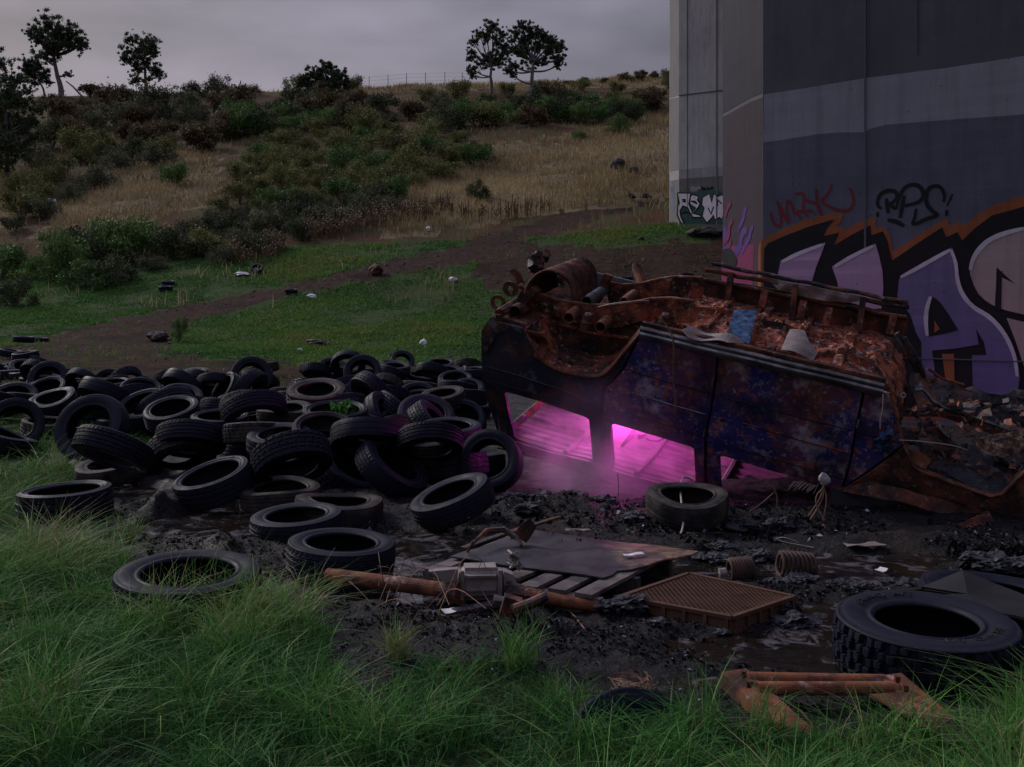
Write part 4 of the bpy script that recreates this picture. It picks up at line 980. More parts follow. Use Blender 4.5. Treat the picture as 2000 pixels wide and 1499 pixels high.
# ------------------------------------------------------------------ tyres (diameter 1, axis along local Z)
def tyre_meshes(style, wr, rin, nth=150, na=31, flat=0.0, seed=0):
    r = random.Random(seed); R = .5; w = wr
    tw = w * .40
    def dfm(a, rad, z):         # old tyres sag out of round
        k = 1 + flat * (.055 * math.cos(2 * a + seed) + .012 * math.cos(3 * a + 2 * seed))
        return (rad * k * math.cos(a), rad * k * math.sin(a), z + flat * .04 * math.sin(2 * a + seed * 2) * (rad / R))
    rows = []
    for j in range(na + 1):
        rows.append(-1 + 2 * j / na)
    def depth(i, u):
        a = abs(u)
        if style == 'road':
            g = any(abs(u - c) < .045 for c in (-.62, -.21, .21, .62)); lat = (i % 3 == 0 and (a > .68)) or ((i + int(6 * u)) % 5 == 0 and .25 < a < .58)
            return .013 if g else (.006 if lat else 0)
        if style == 'sport':
            g = any(abs(u - c) < .05 for c in (-.5, 0, .5)); lat = ((i + int(14 * a)) % 7 == 0 and a > .1)
            return .012 if g else (.008 if lat else 0)
        if style == 'block':
            g = any(abs(u - c) < .05 for c in (-.66, -.24, .24, .66)); lat = ((i + (2 if u > 0 else 0)) % 5 == 0)
            return .015 if g or lat else 0
        if style == 'worn':
            g = any(abs(u - c) < .04 for c in (-.35, .35)); return .006 if g else (.003 if (i % 4 == 0 and a > .75) else 0)
        # all terrain: staggered lugs
        k = i % 10; sh = 5 if (int((u + 1) * 2.5) % 2) else 0
        lane = (u + 1) * 2.5; lf = lane - math.floor(lane)
        zig = .10 * math.sin(2 * math.pi * i / 10)
        g = abs(((u + zig * .6 + 1) * 2.5) % 1 - .5) > .41 and a < .86
        lat = ((i + sh) % 10) < 3
        return .026 if (g or lat) else (.010 if (i + sh) % 10 == 6 else 0)
    mb = MB(); vs = []
    for i in range(nth):
        a = 2 * math.pi * i / nth
        for u in rows:
            rad = R - .012 * abs(u) ** 3 - depth(i, u)
            vs.append(dfm(a, rad, u * tw))
    m = na + 1
    fs = [(i * m + j, ((i + 1) % nth) * m + j, ((i + 1) % nth) * m + j + 1, i * m + j + 1) for i in range(nth) for j in range(na)]
    mb.add(vs, fs)
    tread = mb.mesh('tread_' + style, M['rubber'], smooth=False)
    sides = []
    ns = 96
    for sg in (-1, 1):
        prof = [(R - .028, .400), (R - .013, .400), (R - .016, .425), (R - .030, .445), (R - .034, .440)]
        rb = R - .05; n = 7
        for k in range(n):
            t = k / (n - 1); rad = rb + (rin + .035 - rb) * t; prof.append((rad, .455 + .045 * math.sin(math.pi * (t * .8 + .12)) - .05 * t))
        prof += [(rin + .030, .435), (rin + .024, .445), (rin + .016, .435), (rin + .008, .415), (rin, .395), (rin, .355), (rin + .012, .335), (rin + .03, .365), (rb - .06, .40), (R - .05, .37), (R - .032, .25), (R - .028, -.002)]
        mb = MB(); vs = []; k = len(prof)
        for i in range(ns):
            a = 2 * math.pi * i / ns
            for j, (rad, z) in enumerate(prof):
                rr = rad - (.006 if style in ('block', 'terrain') and j in (2, 3) and i % 4 < 2 else 0)
                vs.append(dfm(a, rr, sg * z * w))
        fs = []
        for i in range(ns):
            for j in range(k - 1):
                q = (i * k + j, i * k + j + 1, ((i + 1) % ns) * k + j + 1, ((i + 1) % ns) * k + j); fs.append(q if sg < 0 else q[::-1])
        mb.add(vs, fs)
        sides.append(mb.mesh('sidewall_' + style, M['rubber'], smooth=True))
    return tread, sides
TV = {'road': tyre_meshes('road', .31, .315, seed=1), 'sport': tyre_meshes('sport', .33, .345, seed=2, flat=.25), 'block': tyre_meshes('block', .35, .30, seed=3, flat=.2),
      'worn': tyre_meshes('worn', .29, .31, seed=4, flat=.6), 'saggy': tyre_meshes('road', .30, .32, seed=5, flat=.75), 'low': tyre_meshes('sport', .36, .365, seed=6, flat=.15),
      'terrain': tyre_meshes('terrain', .335, .275, 220, 40, seed=7)}
def axis_rot(tilt, az, spin):
    t = math.radians(tilt); a = math.radians(az)
    n = Vector((math.sin(t) * math.cos(a), math.sin(t) * math.sin(a), math.cos(t)))
    q = Vector((0, 0, 1)).rotation_difference(n)
    return q @ Quaternion((0, 0, 1), spin)
muddy_cache = {}
def muddy(me):
    if me.name not in muddy_cache:
        c = me.copy(); c.materials[0] = M['rubber_muddy']; muddy_cache[me.name] = c
    return muddy_cache[me.name]
def put_tyre(pos, d, tilt, az, var, label, group=None, dirty=False, spin=None):
    root = thing('tyre', pos, label, 'tyre', group, axis_rot(tilt, az, random.uniform(0, 6.28) if spin is None else spin), d)
    tr, sd = TV[var]
    if dirty: tr = muddy(tr); sd = [muddy(q) for q in sd]
    link('tread', tr, root)
    for q in sd: link('sidewall', q, root)
    TYRE_SPOTS.append((pos[0], pos[1], d / 2))
    return root
WR = {'road': .31, 'sport': .33, 'block': .35, 'worn': .29, 'saggy': .30, 'low': .36, 'terrain': .335}
def tyre_px(cx, cy, D, tilt, az, var, label, group=None, dirty=False, sink=0.02, dmax=.74, dfix=None):
    t = math.radians(tilt); e = .5 * math.sin(t) + .5 * WR[var] * math.cos(t)
    Y = F * (H0 + sink) / ((cy - HY) + e * D); d = D * Y / F
    if d > dmax: d = .645; Y = d * F / D
    elif d < .54: d = .56; Y = d * F / D
    if dfix: d = dfix; Y = d * F / D
    return put_tyre(P(cx, cy, Y), d, tilt, az, var, label, group, dirty)
G_ = 'tyres'
T_ = tyre_px
T_(128, 983, 176, 3, 200, 'low', 'low tyre lying flat at the edge of the long grass, left of the puddles')
T_(368, 1152, 282, 4, -70, 'road', 'large tyre lying flat half sunk in the foreground grass with blades growing through it', dmax=.8, sink=.05)
T_(666, 1086, 212, 4, -30, 'road', 'nearest flat tyre in front of the heap, just above the rusty axle tube', sink=.0)
T_(580, 1028, 180, 5, -120, 'road', 'flat tyre directly behind the nearest one, overlapping it on the left')
T_(662, 998, 178, 4, 20, 'worn', 'flat tyre with torn pale bead touching the back of the nearest tyre', dirty=True)
T_(548, 970, 152, 5, -100, 'saggy', 'mud caked misshapen flat tyre at the front left of the heap', dirty=True)
T_(418, 945, 152, 20, 225, 'low', 'thin shiny tyre tipped to the left in the brown puddle')
T_(366, 927, 116, 4, -60, 'saggy', 'small muddy tyre lying flat under the arched one left of the puddle', dirty=True)
T_(218, 922, 132, 6, 250, 'worn', 'grey sagging tyre flat in the water under the slanted tread', dirty=True)
T_(221, 878, 152, 30, 60, 'road', 'tyre showing its whole tread, sloping down to the right over the sagging one', dfix=.64)
T_(352, 893, 136, 46, 118, 'block', 'arched muddy tyre leaning back over the small flat one', dirty=True, dfix=.64)
T_(373, 858, 136, 26, 95, 'road', 'broad tread leaning back behind the arched muddy tyre', dfix=.64)
T_(324, 803, 118, 42, 140, 'road', 'tyre leaning steeply with tread sloping up to the right in the left grass')
T_(180, 838, 138, 66, -98, 'worn', 'upright tyre standing like an arch in the grass at the left')
T_(30, 830, 106, 62, -62, 'road', 'upright tyre by the left edge turned a little to the right')
T_(12, 862, 118, 22, 20, 'saggy', 'tyre sunk in grass at the left edge below the upright one')
T_(497, 806, 128, 34, 118, 'road', 'tread sloping up to the right in the middle left of the heap', dfix=.64)
T_(526, 856, 104, 12, -80, 'worn', 'dim flat tyre in the hollow under the sloping tread', dfix=.64)
T_(618, 776, 118, 17, -88, 'block', 'big tyre on top of the heap tipped towards us with dirt on its side', dfix=.66, dirty=True)
T_(655, 818, 128, 10, -85, 'low', 'flat tyre holding a small green weed in the middle of the heap', dfix=.64)
T_(728, 772, 102, 56, 40, 'road', 'tread leaning to the right on the crest behind the weed tyre', dfix=.64)
T_(719, 858, 150, 30, 95, 'worn', 'large smooth tyre leaning back in the centre of the heap', dfix=.65)
T_(594, 862, 122, 48, 128, 'worn', 'dull tyre leaning up behind the long sloping tread', dfix=.63)
T_(570, 898, 158, 36, 122, 'block', 'long block tread sloping up to the right at the front of the heap', dfix=.64)
T_(686, 932, 150, 30, -25, 'block', 'block tread tyre tipped to the right, lower of the two sloping down right', dfix=.66)
T_(765, 917, 152, 40, -18, 'road', 'tyre sloping down to the right with its hole showing, right of the block tread', dfix=.64)
T_(848, 868, 114, 28, 85, 'road', 'tyre with pink light catching its right shoulder, beside the van', dfix=.63)
T_(852, 921, 108, 3, 0, 'worn', 'flat tyre lying under the pink lit one', dfix=.63)
T_(884, 980, 166, 22, 205, 'road', 'front right tyre tipped to the left, alone before the van end')
T_(957, 902, 128, 62, -110, 'worn', 'upright tyre propping the rear corner of the burnt van')
T_(898, 829, 104, 46, -95, 'low', 'tyre facing us with a shiny bead left of the van', dfix=.64)
T_(775, 812, 112, 48, 25, 'road', 'fine ribbed tyre leaning right in front of the arched one', dfix=.64)
T_(815, 782, 82, 40, -80, 'sport', 'tyre with open arch in the right middle of the heap', dfix=.64)
T_(850, 800, 96, 42, 140, 'road', 'tread sloping up to the right behind the shiny bead tyre', dfix=.63)
T_(905, 780, 56, 40, 60, 'road', 'small round tread on the heap close to the van', dfix=.62)
T_(442, 768, 84, 58, 215, 'low', 'tyre open to the left, standing on its side beside a tall tread', dfix=.64)
T_(486, 764, 92, 62, 165, 'road', 'tall tread standing on edge, resting on the open tyre', dfix=.64)
T_(491, 736, 80, 66, -70, 'road', 'arched upright tyre at the back of the heap, left of centre')
T_(402, 742, 46, 68, 205, 'worn', 'left one of two narrow upright tyres at the back of the heap')
T_(435, 742, 46, 68, 205, 'worn', 'right one of two narrow upright tyres at the back of the heap')
T_(95, 742, 76, 60, -80, 'road', 'upright tyre with arched top in the left of the heap')
T_(47, 722, 58, 28, -50, 'road', 'tyre tipped to the right with dark hole, back left of the heap', dfix=.64)
T_(78, 762, 50, 20, -60, 'low', 'shiny rimmed tyre below the left arched one', dfix=.62)
T_(120, 770, 78, 24, -60, 'sport', 'tyre with knobbly shoulder tipped towards us in the left of the heap', dfix=.64)
T_(206, 772, 104, 34, 62, 'worn', 'smooth tyre sloping down to the right in the left middle of the heap', dfix=.64)
T_(211, 748, 56, 70, -80, 'worn', 'thin arched tyre with brown soil showing through its hole', dfix=.62)
T_(246, 742, 62, 45, 130, 'sport', 'tread hump just right of the thin arched tyre', dfix=.63)
T_(270, 762, 64, 46, 145, 'road', 'ribbed tread roll in front of the tread hump', dfix=.63)
T_(358, 752, 84, 40, 55, 'worn', 'dark smooth tyre sloping down right at the back, left of the upright pair', dfix=.64)
T_(325, 772, 62, 40, 130, 'worn', 'smooth domed tyre behind the steep tread in the left grass', dfix=.63)
T_(648, 722, 58, 40, -70, 'worn', 'tyre with open hole on the back crest, left of the arch', dfix=.63)
T_(680, 714, 66, 60, 90, 'worn', 'smooth domed tyre at the very top of the back crest', dfix=.64)
T_(708, 728, 74, 56, -85, 'road', 'arched tyre on the back crest facing us', dfix=.64)
T_(786, 706, 48, 50, -70, 'worn', 'small tyre with round hole far back beside the grass patch', dfix=.63)
T_(770, 722, 64, 10, -80, 'road', 'flat open tyre on the back crest right of the arch', dfix=.64)
T_(845, 725, 66, 22, 60, 'worn', 'smooth flat tyre sloping at the back near the van', dfix=.64)
T_(900, 745, 62, 58, 200, 'sport', 'tyre standing edgeways near the van rear with grass beside it', dfix=.64)
T_(20, 690, 46, 10, 0, 'road', 'flat tyre in the far left end of the heap', dfix=.62)
T_(46, 663, 40, 4, 0, 'road', 'far flat tyre on the track edge, left of its twin', dmax=.7)
T_(76, 665, 38, 3, 0, 'road', 'far flat tyre on the track edge, right of its twin', dmax=.7)
T_(133, 700, 46, 5, 0, 'road', 'flat tyre with visible rim at the right end of the far left row', dmax=.7)
T_(108, 701, 34, 5, 0, 'worn', 'flat tyre second from the right in the far left row', dmax=.7)
T_(70, 699, 42, 5, 0, 'worn', 'flat tyre third from the right in the far left row', dmax=.7)
T_(166, 685, 38, 7, 60, 'worn', 'lone flat tyre on the brown track behind the heap', dmax=.7)
T_(-75, 1040, 170, 70, 0, 'road', 'tyre at the extreme left edge of the picture beside tall grass', dfix=.64)
T_(-20, 1222, 190, 34, -60, 'low', 'dark tyre lost in the long grass at the left edge')
T_(1235, 1528, 345, 58, -66, 'road', 'tyre almost buried in the foreground grass below the rusty frame', dfix=.64)
T_(1342, 984, 166, 8, -85, 'worn', 'dusty tyre lying in front of the van windows with a wire over it', dirty=True, sink=-.07)
T_(1120, 952, 130, 8, 0, 'worn', 'dark tyre crushed flat beneath the middle of the van', dirty=True, dfix=.6)
T_(1940, 1192, 285, 6, -60, 'worn', 'tyre squeezed under the black sheet behind the big off-road tyre', sink=.06)
big = T_(1808, 1258, 348, 3, -85, 'terrain', 'huge off-road tyre with chunky tread lying flat at the lower right', dmax=.95)
# sidewall lettering of the off-road tyre
fc_ = bpy.data.curves.new('lettering', 'FONT'); fc_.body = 'BRAVO  A/T'; fc_.size = .085; fc_.extrude = .004
fo = bpy.data.objects.new('lettering', fc_); COL.objects.link(fo)
bpy.context.view_layer.update()
lm = bpy.data.meshes.new_from_object(fo.evaluated_get(bpy.context.evaluated_depsgraph_get()))
bpy.data.objects.remove(fo)
co = np.zeros(len(lm.vertices) * 3); lm.vertices.foreach_get('co', co); co = co.reshape(-1, 3)
wd = co[:, 0].max()
qi = big.rotation_quaternion.inverted()
up = qi @ Vector((-.45, 1, 0)); a00 = math.atan2(up.y, up.x)
for side_a in (a00, a00 + math.pi):
    c2 = co.copy(); a = side_a - (co[:, 0] - wd / 2) / .375; rr = .352 + co[:, 1] * .75
    c2[:, 0] = np.cos(a) * rr; c2[:, 1] = np.sin(a) * rr; c2[:, 2] = .335 * (.482) + co[:, 2] * .6
    l2 = lm.copy(); l2.vertices.foreach_set('co', c2.ravel()); l2.materials.clear(); l2.materials.append(M['rubber_muddy']); l2.update()
    link('sidewall_lettering', l2, big)
# the rest of the heap
HEAP = [(-200, 700), (60, 690), (170, 722), (260, 735), (400, 725), (560, 712), (680, 700), (800, 700), (935, 715), (935, 860), (880, 900), (800, 900), (690, 880), (560, 860), (480, 800), (350, 790), (260, 782), (130, 770), (-200, 766)]
placed = [(o.location.copy(), o.scale[0]) for o in COL.objects if o.name.startswith('tyre') and o.type == 'EMPTY']
def band_name(px): return 'left' if px < 330 else ('middle' if px < 640 else 'right')
def try_fill(n, layer):
    c = 0; t = 0
    while c < n and t < n * 80:
        t += 1
        px = random.uniform(-200, 940); py = random.uniform(695, 890)
        if not inpoly(px, py, HEAP): continue
        Dp = np.interp(py, [690, 720, 750, 780, 820, 860, 890], [46, 60, 78, 104, 124, 138, 150]); d = random.uniform(.54, .68); Y = d * F / Dp
        if layer == 0:
            tilt = random.choice([3, 8, 14, 22]); z = d * (.5 * math.sin(math.radians(tilt)) + .155) - .03
        else:
            tilt = random.choice([8, 14, 22, 30, 38, 55]); z = None
        p = P(px, py, Y)
        if z is not None: p.z = gz(p.x, p.y) + z
        else: p.z -= random.uniform(.09, .17)
        gap = .31 if layer == 0 else .26
        if any((p - q).length < gap for q, s in placed): continue
        if (p.x > -.35 and p.y < 11.2) or (py > 842 and px > 540): continue
        placed.append((p, d)); c += 1
        az = random.choice([random.uniform(0, 360), random.uniform(-130, -50), random.uniform(30, 150), random.uniform(50, 130)])
        pose = 'lying flat' if tilt < 16 else ('leaning' if tilt < 50 else 'standing on edge')
        far_ = 'at the back' if p.y > 14 else 'in the front'
        lab = 'plain tyre %s among others, %s of the heap, %s' % (pose, 'back' if p.y > 14 else 'front', {'left': 'left third', 'middle': 'middle', 'right': 'right third'}[band_name(px)])
        put_tyre(p, d, tilt, az, random.choice(['road', 'road', 'sport', 'worn', 'saggy', 'low', 'block']), lab, 'heap tyres %s %s %s' % (pose, far_, band_name(px)), random.random() < .25)
try_fill(112, 0)
try_fill(84, 1)
# stray tyres far off
for (x, y, D, til, lab) in ((328, 555, 24, 8, 'upper of two small far tyres lying in the grass near the bush clump'), (323, 566, 22, 8, 'lower of two small far tyres lying in the grass near the bush clump'), (568, 571, 30, 6, 'far black tyre flat on the grassy strip of the track'), (502, 532, 28, 40, 'far black tyre leaning in the grass beside a pale stone'),
                          (1262, 389, 20, 20, 'far purple-black tyre in the dry grass left of the pale pier'), (1232, 390, 14, 20, 'tiny far tyre left of another in the dry grass by the pale pier'), (1222, 548, 26, 5, 'tyre lying on the mud behind the rusty drum'), (1340, 540, 26, 5, 'tyre flat on the grass behind the chassis rails')):
    p = hit(x, y + D * .1); d = .62
    put_tyre(p + Vector((0, 0, .12 if til < 15 else .25)), d, til, -80, 'worn', lab)
# ------------------------------------------------------------------ the burnt van, upside down, nose to the right
def inv_y(px): return 1.0 / (.1149 + 2.3e-5 * (px - 985))
RA = P(1250, 640, inv_y(1250)); RB = P(1730, 755, inv_y(1730))
ES = (RB - RA).normalized()
ET0 = Vector((-ES.y, ES.x, 0)).normalized(); EW0 = ES.cross(ET0).normalized()
ROLL = math.radians(15)
ET = ET0 * math.cos(ROLL) + EW0 * math.sin(ROLL); EW = EW0 * math.cos(ROLL) - ET0 * math.sin(ROLL)
O = RA - ES * 1.15
VW = 1.56
def V3(s, t, w): return O + ES * s + ET * t + EW * w
def tumble(w):                 # the cabin narrows towards the roof
    k = min(max((-w - .70) / .60, 0), 1); return .13 * k ** 1.4
def sw(px, py, off=0.0):       # point of the photograph on the van's near flank
    r = ray(px, py); n = ET; o = O + ET * off
    k = (o - CAM).dot(n) / r.dot(n); p = CAM + r * k - O
    return (p.dot(ES), p.dot(EW))
def st(px, py, w):             # on a plane parallel to the floor
    r = ray(px, py); o = O + EW * w
    k = (o - CAM).dot(EW) / r.dot(EW); p = CAM + r * k - O
    return (p.dot(ES), p.dot(ET))
van = thing('burnt_van', V3(1.4, .8, -1.3), 'burnt out rusty van lying on its roof, lit pink inside, before the graffiti pier', 'van')
def dent(s, w, amp=.012):
    return amp * (mnoise.noise(Vector((s * 2.1, w * 2.1, 3.3))) + .5 * mnoise.noise(Vector((s * 6, w * 6, 7.7)))) 
def flank(s, w, d): return V3(s, tumble(w) + dent(s, w) + d, w)
PAN = {}
def panel(name, out, holes, mat, th=.035, step=.05, off=0.0, smooth_out=0, hole_round=2, label=None):
    q = [sw(x, y) for x, y in out]
    if smooth_out: q = chaikin(q, smooth_out)
    hs = []
    for h in holes:       # tight corner radii
        q_ = [Vector(sw(x, y)) for x, y in h]; e_ = []
        for i in range(len(q_)):
            a, b = q_[i], q_[(i + 1) % len(q_)]; e_ += [tuple(a), tuple(a + (b - a) * .3), tuple(b - (b - a) * .3)]
        hs.append(chaikin(e_, hole_round))
    mb = MB(); mb.plate(q, lambda s, w, d: flank(s, w, d + off), th, step, hs)
    o = mb.build(name, mat, van)
    if label: o['label'] = label
    PAN[name] = o
    return o
WIN1 = [(983, 766), (1064, 790), (1148, 820), (1148, 870), (1148, 919), (1070, 892), (993, 866), (987, 815)]
WIN2 = [(1191, 829), (1270, 852), (1353, 878), (1352, 930), (1353, 1000), (1270, 975), (1188, 945), (1189, 890)]
WIN3 = [(1403, 891), (1510, 925), (1622, 956), (1606, 990), (1580, 1052), (1490, 1048), (1402, 1022), (1402, 950)]
arch_px = chaikin([(1028, 646), (1040, 668), (1056, 700), (1078, 716), (1110, 728), (1150, 736), (1178, 732), (1196, 716), (1218, 688), (1250, 652)], 2, False)
panel('rear_quarter_panel', [(966, 888), (958, 850), (947, 790), (941, 735), (940, 690), (942, 645), (956, 628), (985, 632), (1022, 642)] + arch_px + [(1247, 655), (1213, 722), (1178, 757), (1172, 812), (1169, 880), (1167, 948), (1100, 926), (1040, 908)], [WIN1], M['van_dark'], .04, .045)
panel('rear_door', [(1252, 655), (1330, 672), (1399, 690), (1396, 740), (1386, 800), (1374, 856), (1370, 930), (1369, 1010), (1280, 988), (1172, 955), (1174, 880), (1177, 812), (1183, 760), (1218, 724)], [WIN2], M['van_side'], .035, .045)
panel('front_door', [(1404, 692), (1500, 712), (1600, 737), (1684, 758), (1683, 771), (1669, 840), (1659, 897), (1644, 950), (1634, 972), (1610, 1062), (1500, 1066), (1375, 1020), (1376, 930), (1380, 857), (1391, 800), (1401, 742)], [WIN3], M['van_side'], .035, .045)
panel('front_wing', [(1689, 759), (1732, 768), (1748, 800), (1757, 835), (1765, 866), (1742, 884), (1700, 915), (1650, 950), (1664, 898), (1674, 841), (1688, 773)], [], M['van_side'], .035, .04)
panel('windscreen_pillar', [(1645, 958), (1702, 920), (1752, 884), (1766, 870), (1774, 884), (1781, 902), (1793, 916), (1840, 933), (1900, 956), (1940, 968), (1958, 962), (1985, 938), (2010, 910), (2060, 880), (2110, 905), (2100, 1010), (1985, 1004), (1900, 985), (1800, 962), (1720, 943), (1668, 965)], [], M['rust_dark'], .06, .05, -.02)
# pressed feature lines along the flank: slim ribs and seams
def seam(name, pts, r, mat, off=-.004, on=None):
    mb = MB(); q = []
    for x, y in pts:
        s, w = sw(x, y); q.append(flank(s, w, off))
    mb.tube(q, r, 5); return mb.build(name, mat, PAN[on] if on else van, van.location)
seam('body_crease', [(1242, 769), (1310, 790), (1378, 810)], .005, M['steel'], on='rear_door')
seam('body_crease', [(1451, 826), (1560, 858), (1655, 884)], .006, M['rust'], on='front_door')
seam('body_crease', [(950, 716), (1010, 733), (1090, 760), (1168, 790)], .007, M['van_dark'], on='rear_quarter_panel')
seam('panel_seam', [(1213, 718), (1300, 745), (1391, 768)], .004, M['black_sheet'], on='rear_door')
seam('panel_seam', [(1409, 775), (1520, 803), (1600, 824), (1716, 853)], .004, M['black_sheet'], on='front_door')
seam('panel_seam', [(1222, 806), (1300, 830), (1376, 854)], .004, M['black_sheet'], on='rear_door')
seam('panel_seam', [(1410, 868), (1470, 886), (1560, 912), (1648, 937)], .004, M['black_sheet'], on='front_door')
seam('panel_seam', [(955, 745), (1040, 770), (1166, 812)], .004, M['black_sheet'], on='rear_quarter_panel')
# window rubbers / drip channel
seam('roof_gutter', [(962, 884), (985, 884), (1060, 909), (1165, 945), (1230, 968)], .014, M['rust_dark'], -.018)
seam('pillar_edge', [(1766, 868), (1776, 888), (1786, 908), (1800, 918), (1860, 941), (1935, 967), (1958, 962), (1985, 936), (2012, 908)], .009, M['rust_orange'], -.03, on='windscreen_pillar')
seam('pillar_edge', [(1737, 766), (1746, 790), (1754, 826), (1764, 866)], .010, M['rust_orange'], -.02, on='front_wing')
# hinges and handle holes
for x, y, on in ((1393, 745, 'rear_door'), (1376, 846, 'rear_door'), (1676, 828, 'front_door'), (1654, 912, 'front_door')):
    s, w = sw(x, y); MB().tube([flank(s, w - .035, -.008), flank(s, w + .035, -.008)], .010, 8).build('hinge', M['steel'], PAN[on], van.location)
for x, y, on in ((1190, 764, 'rear_door'), (1233, 772, 'rear_door'), (1410, 822, 'front_door'), (1455, 827, 'front_door')):
    s, w = sw(x, y); MB().tube([flank(s, w, -.001), flank(s, w, -.0035)], .016, 10).build('handle_hole', M['black_sheet'], PAN[on], van.location)
# door jamb strips added behind the panel gaps to block lamp light leaking through
for pts in ([(1262, 655), (1217, 722), (1180, 760), (1174, 812), (1172, 880), (1169, 960)], [(1401, 692), (1398, 742), (1388, 800), (1377, 856), (1373, 930), (1372, 1030)], [(1686, 758), (1685, 772), (1671, 841), (1661, 898), (1646, 955), (1626, 1040)], [(1640, 962), (1700, 918), (1766, 868)]):
    mb = MB(); q = [sw(x, y) for x, y in pts]
    for a, b in zip(q[:-1], q[1:]): mb.beam(flank(a[0], a[1], .062), flank(b[0], b[1], .062), .11, .03, ET)
    mb.build('jamb_light_block', M['black_sheet'], van)
# bright sill rail
p0 = sw(1252, 645); p1 = sw(1727, 757)
def railp(k, dt, dw):
    s = p0[0] + (p1[0] - p0[0]) * k; w = p0[1] + (p1[1] - p0[1]) * k; return V3(s, dt + .004 * math.sin(k * 17), w + dw)
rl = MB()
for dt, dw, r in ((-.030, .020, .022), (-.040, -.020, .024), (-.02, -.052, .016)):
    rl.tube([railp(k / 24, dt, dw) for k in range(25)], r, 8)
rl.build('sill_rail', M['steel'], van)
rl = MB(); rl.tube([railp(k / 24, .02, .052) for k in range(25)], .024, 6, jit=.15); rl.build('sill_flange', M['rust_dark'], van)
# wheel arch tub
aq = [sw(x, y) for x, y in [(1028, 642)] + arch_px + [(1250, 648)]]
tub = MB()
def tubf(u, v, d):
    i = u * (len(aq) - 1); a = int(min(i, len(aq) - 2)); f = i - a
    s = aq[a][0] + (aq[a + 1][0] - aq[a][0]) * f; w = aq[a][1] + (aq[a + 1][1] - aq[a][1]) * f
    cs = (aq[0][0] + aq[-1][0]) / 2
    s += (cs - s) * .10 * v; w += .05 * v - d
    return V3(s, -.012 + .44 * v + .01 * mnoise.noise(Vector((s * 8, w * 8, v * 4))), w + .015 * mnoise.noise(Vector((s * 5, v * 6, 1))))
tub.shell(tubf, 40, 14, .012)
tub.build('wheel_arch', M['rust'], van)
MB().plate([(aq[0][0], aq[0][1] + .02)] + [(a[0], a[1] + .03) for a in aq[1:-1]] + [(aq[-1][0], aq[-1][1] + .02)], lambda s, w, d: V3(s, .42 + d + dent(s, w, .02), w), .012, .06).build('arch_inner_wall', M['rust_dark'], van)
fl = MB(); fl.tube([V3(a[0], -.008, a[1] - .006) for a in aq], .012, 6); fl.build('arch_lip', M['rust_orange'], van)
# bent brown sheet hanging in the arch
hs = MB(); c0 = [sw(1030, 645), sw(1062, 650), sw(1066, 700), sw(1052, 712), sw(1040, 680)]
hs.plate(c0, lambda s, w, d: V3(s, .03 + .05 * math.sin(w * 30) + d, w), .006, .03); hs.build('arch_flap', M['rust_orange'], van)
# cargo floor seen from below
def dsm(x, c, h): return math.exp(-((x - c) / h) ** 2)
def floor_w(s, t):
    w = -.10
    w += .055 * (1 if abs(t - .42) < .055 else 0) + .055 * (1 if abs(t - 1.12) < .055 else 0)
    for c in (1.18, 1.55, 1.92, 2.3, 2.68): w += .030 * (1 if abs(s - c) < .035 else 0)
    w += .12 * dsm(s, 2.72, .26) * dsm(t, .34, .42) + .07 * dsm(s, 1.75, .3) * dsm(t, .75, .25) - .07 * dsm(s, 1.35, .25) * dsm(t, .75, .22)
    n = Vector((s * 5, t * 5, 2.2)); w += .022 * mnoise.noise(n) + .014 * mnoise.noise(n * 3) + .009 * mnoise.noise(n * 8)
    if s > 2.92: w -= .9 * (s - 2.92) ** 1.25
    return w
fb = MB(); fb.shell(lambda u, v, d: V3(1.16 + 1.96 * u, .03 + (VW + .02) * v, floor_w(1.16 + 1.96 * u, .03 + (VW + .02) * v) - d), 150, 88, .012)
fb.build('floor_pan', M['rust'], van)
def rear_w(s, t):
    n = Vector((s * 4, t * 4, 8.2))
    return -.16 - .10 * (s < .78) + .02 * mnoise.noise(n) + .012 * mnoise.noise(n * 3) + .05 * (1 if abs(t - .42) < .05 else 0)
fb = MB(); fb.shell(lambda u, v, d: V3(-.13 + 1.30 * u, .45 + (VW - .41) * v, rear_w(-.13 + 1.30 * u, .45 + (VW - .41) * v) - d), 60, 50, .012)
fb.shell(lambda u, v, d: V3(-.13 + (aq[0][0] + .11) * u, .05 + .395 * v, rear_w(-.13 + (aq[0][0] + .11) * u, .05 + .395 * v) - d), 14, 18, .012)
fb.build('rear_floor_pan', M['rust_dark'], van)
# floor lip behind the arch (rusty ledge running along the quarter panel top)
MB().tube([V3(*(lambda q: (q[0], .05, q[1] + .01))(sw(x, y))) for x, y in ((958, 626), (985, 630), (1024, 640))], .020, 6, jit=.2).build('floor_lip', M['rust_dark'], van)
MB().tube([V3(*(lambda q: (q[0], .43, q[1]))(sw(x, y, .43))) for x, y in ((1000, 610), (1060, 624), (1110, 637), (1160, 650), (1230, 660))], .024, 6, jit=.1).build('floor_lip', M['rust'], van)
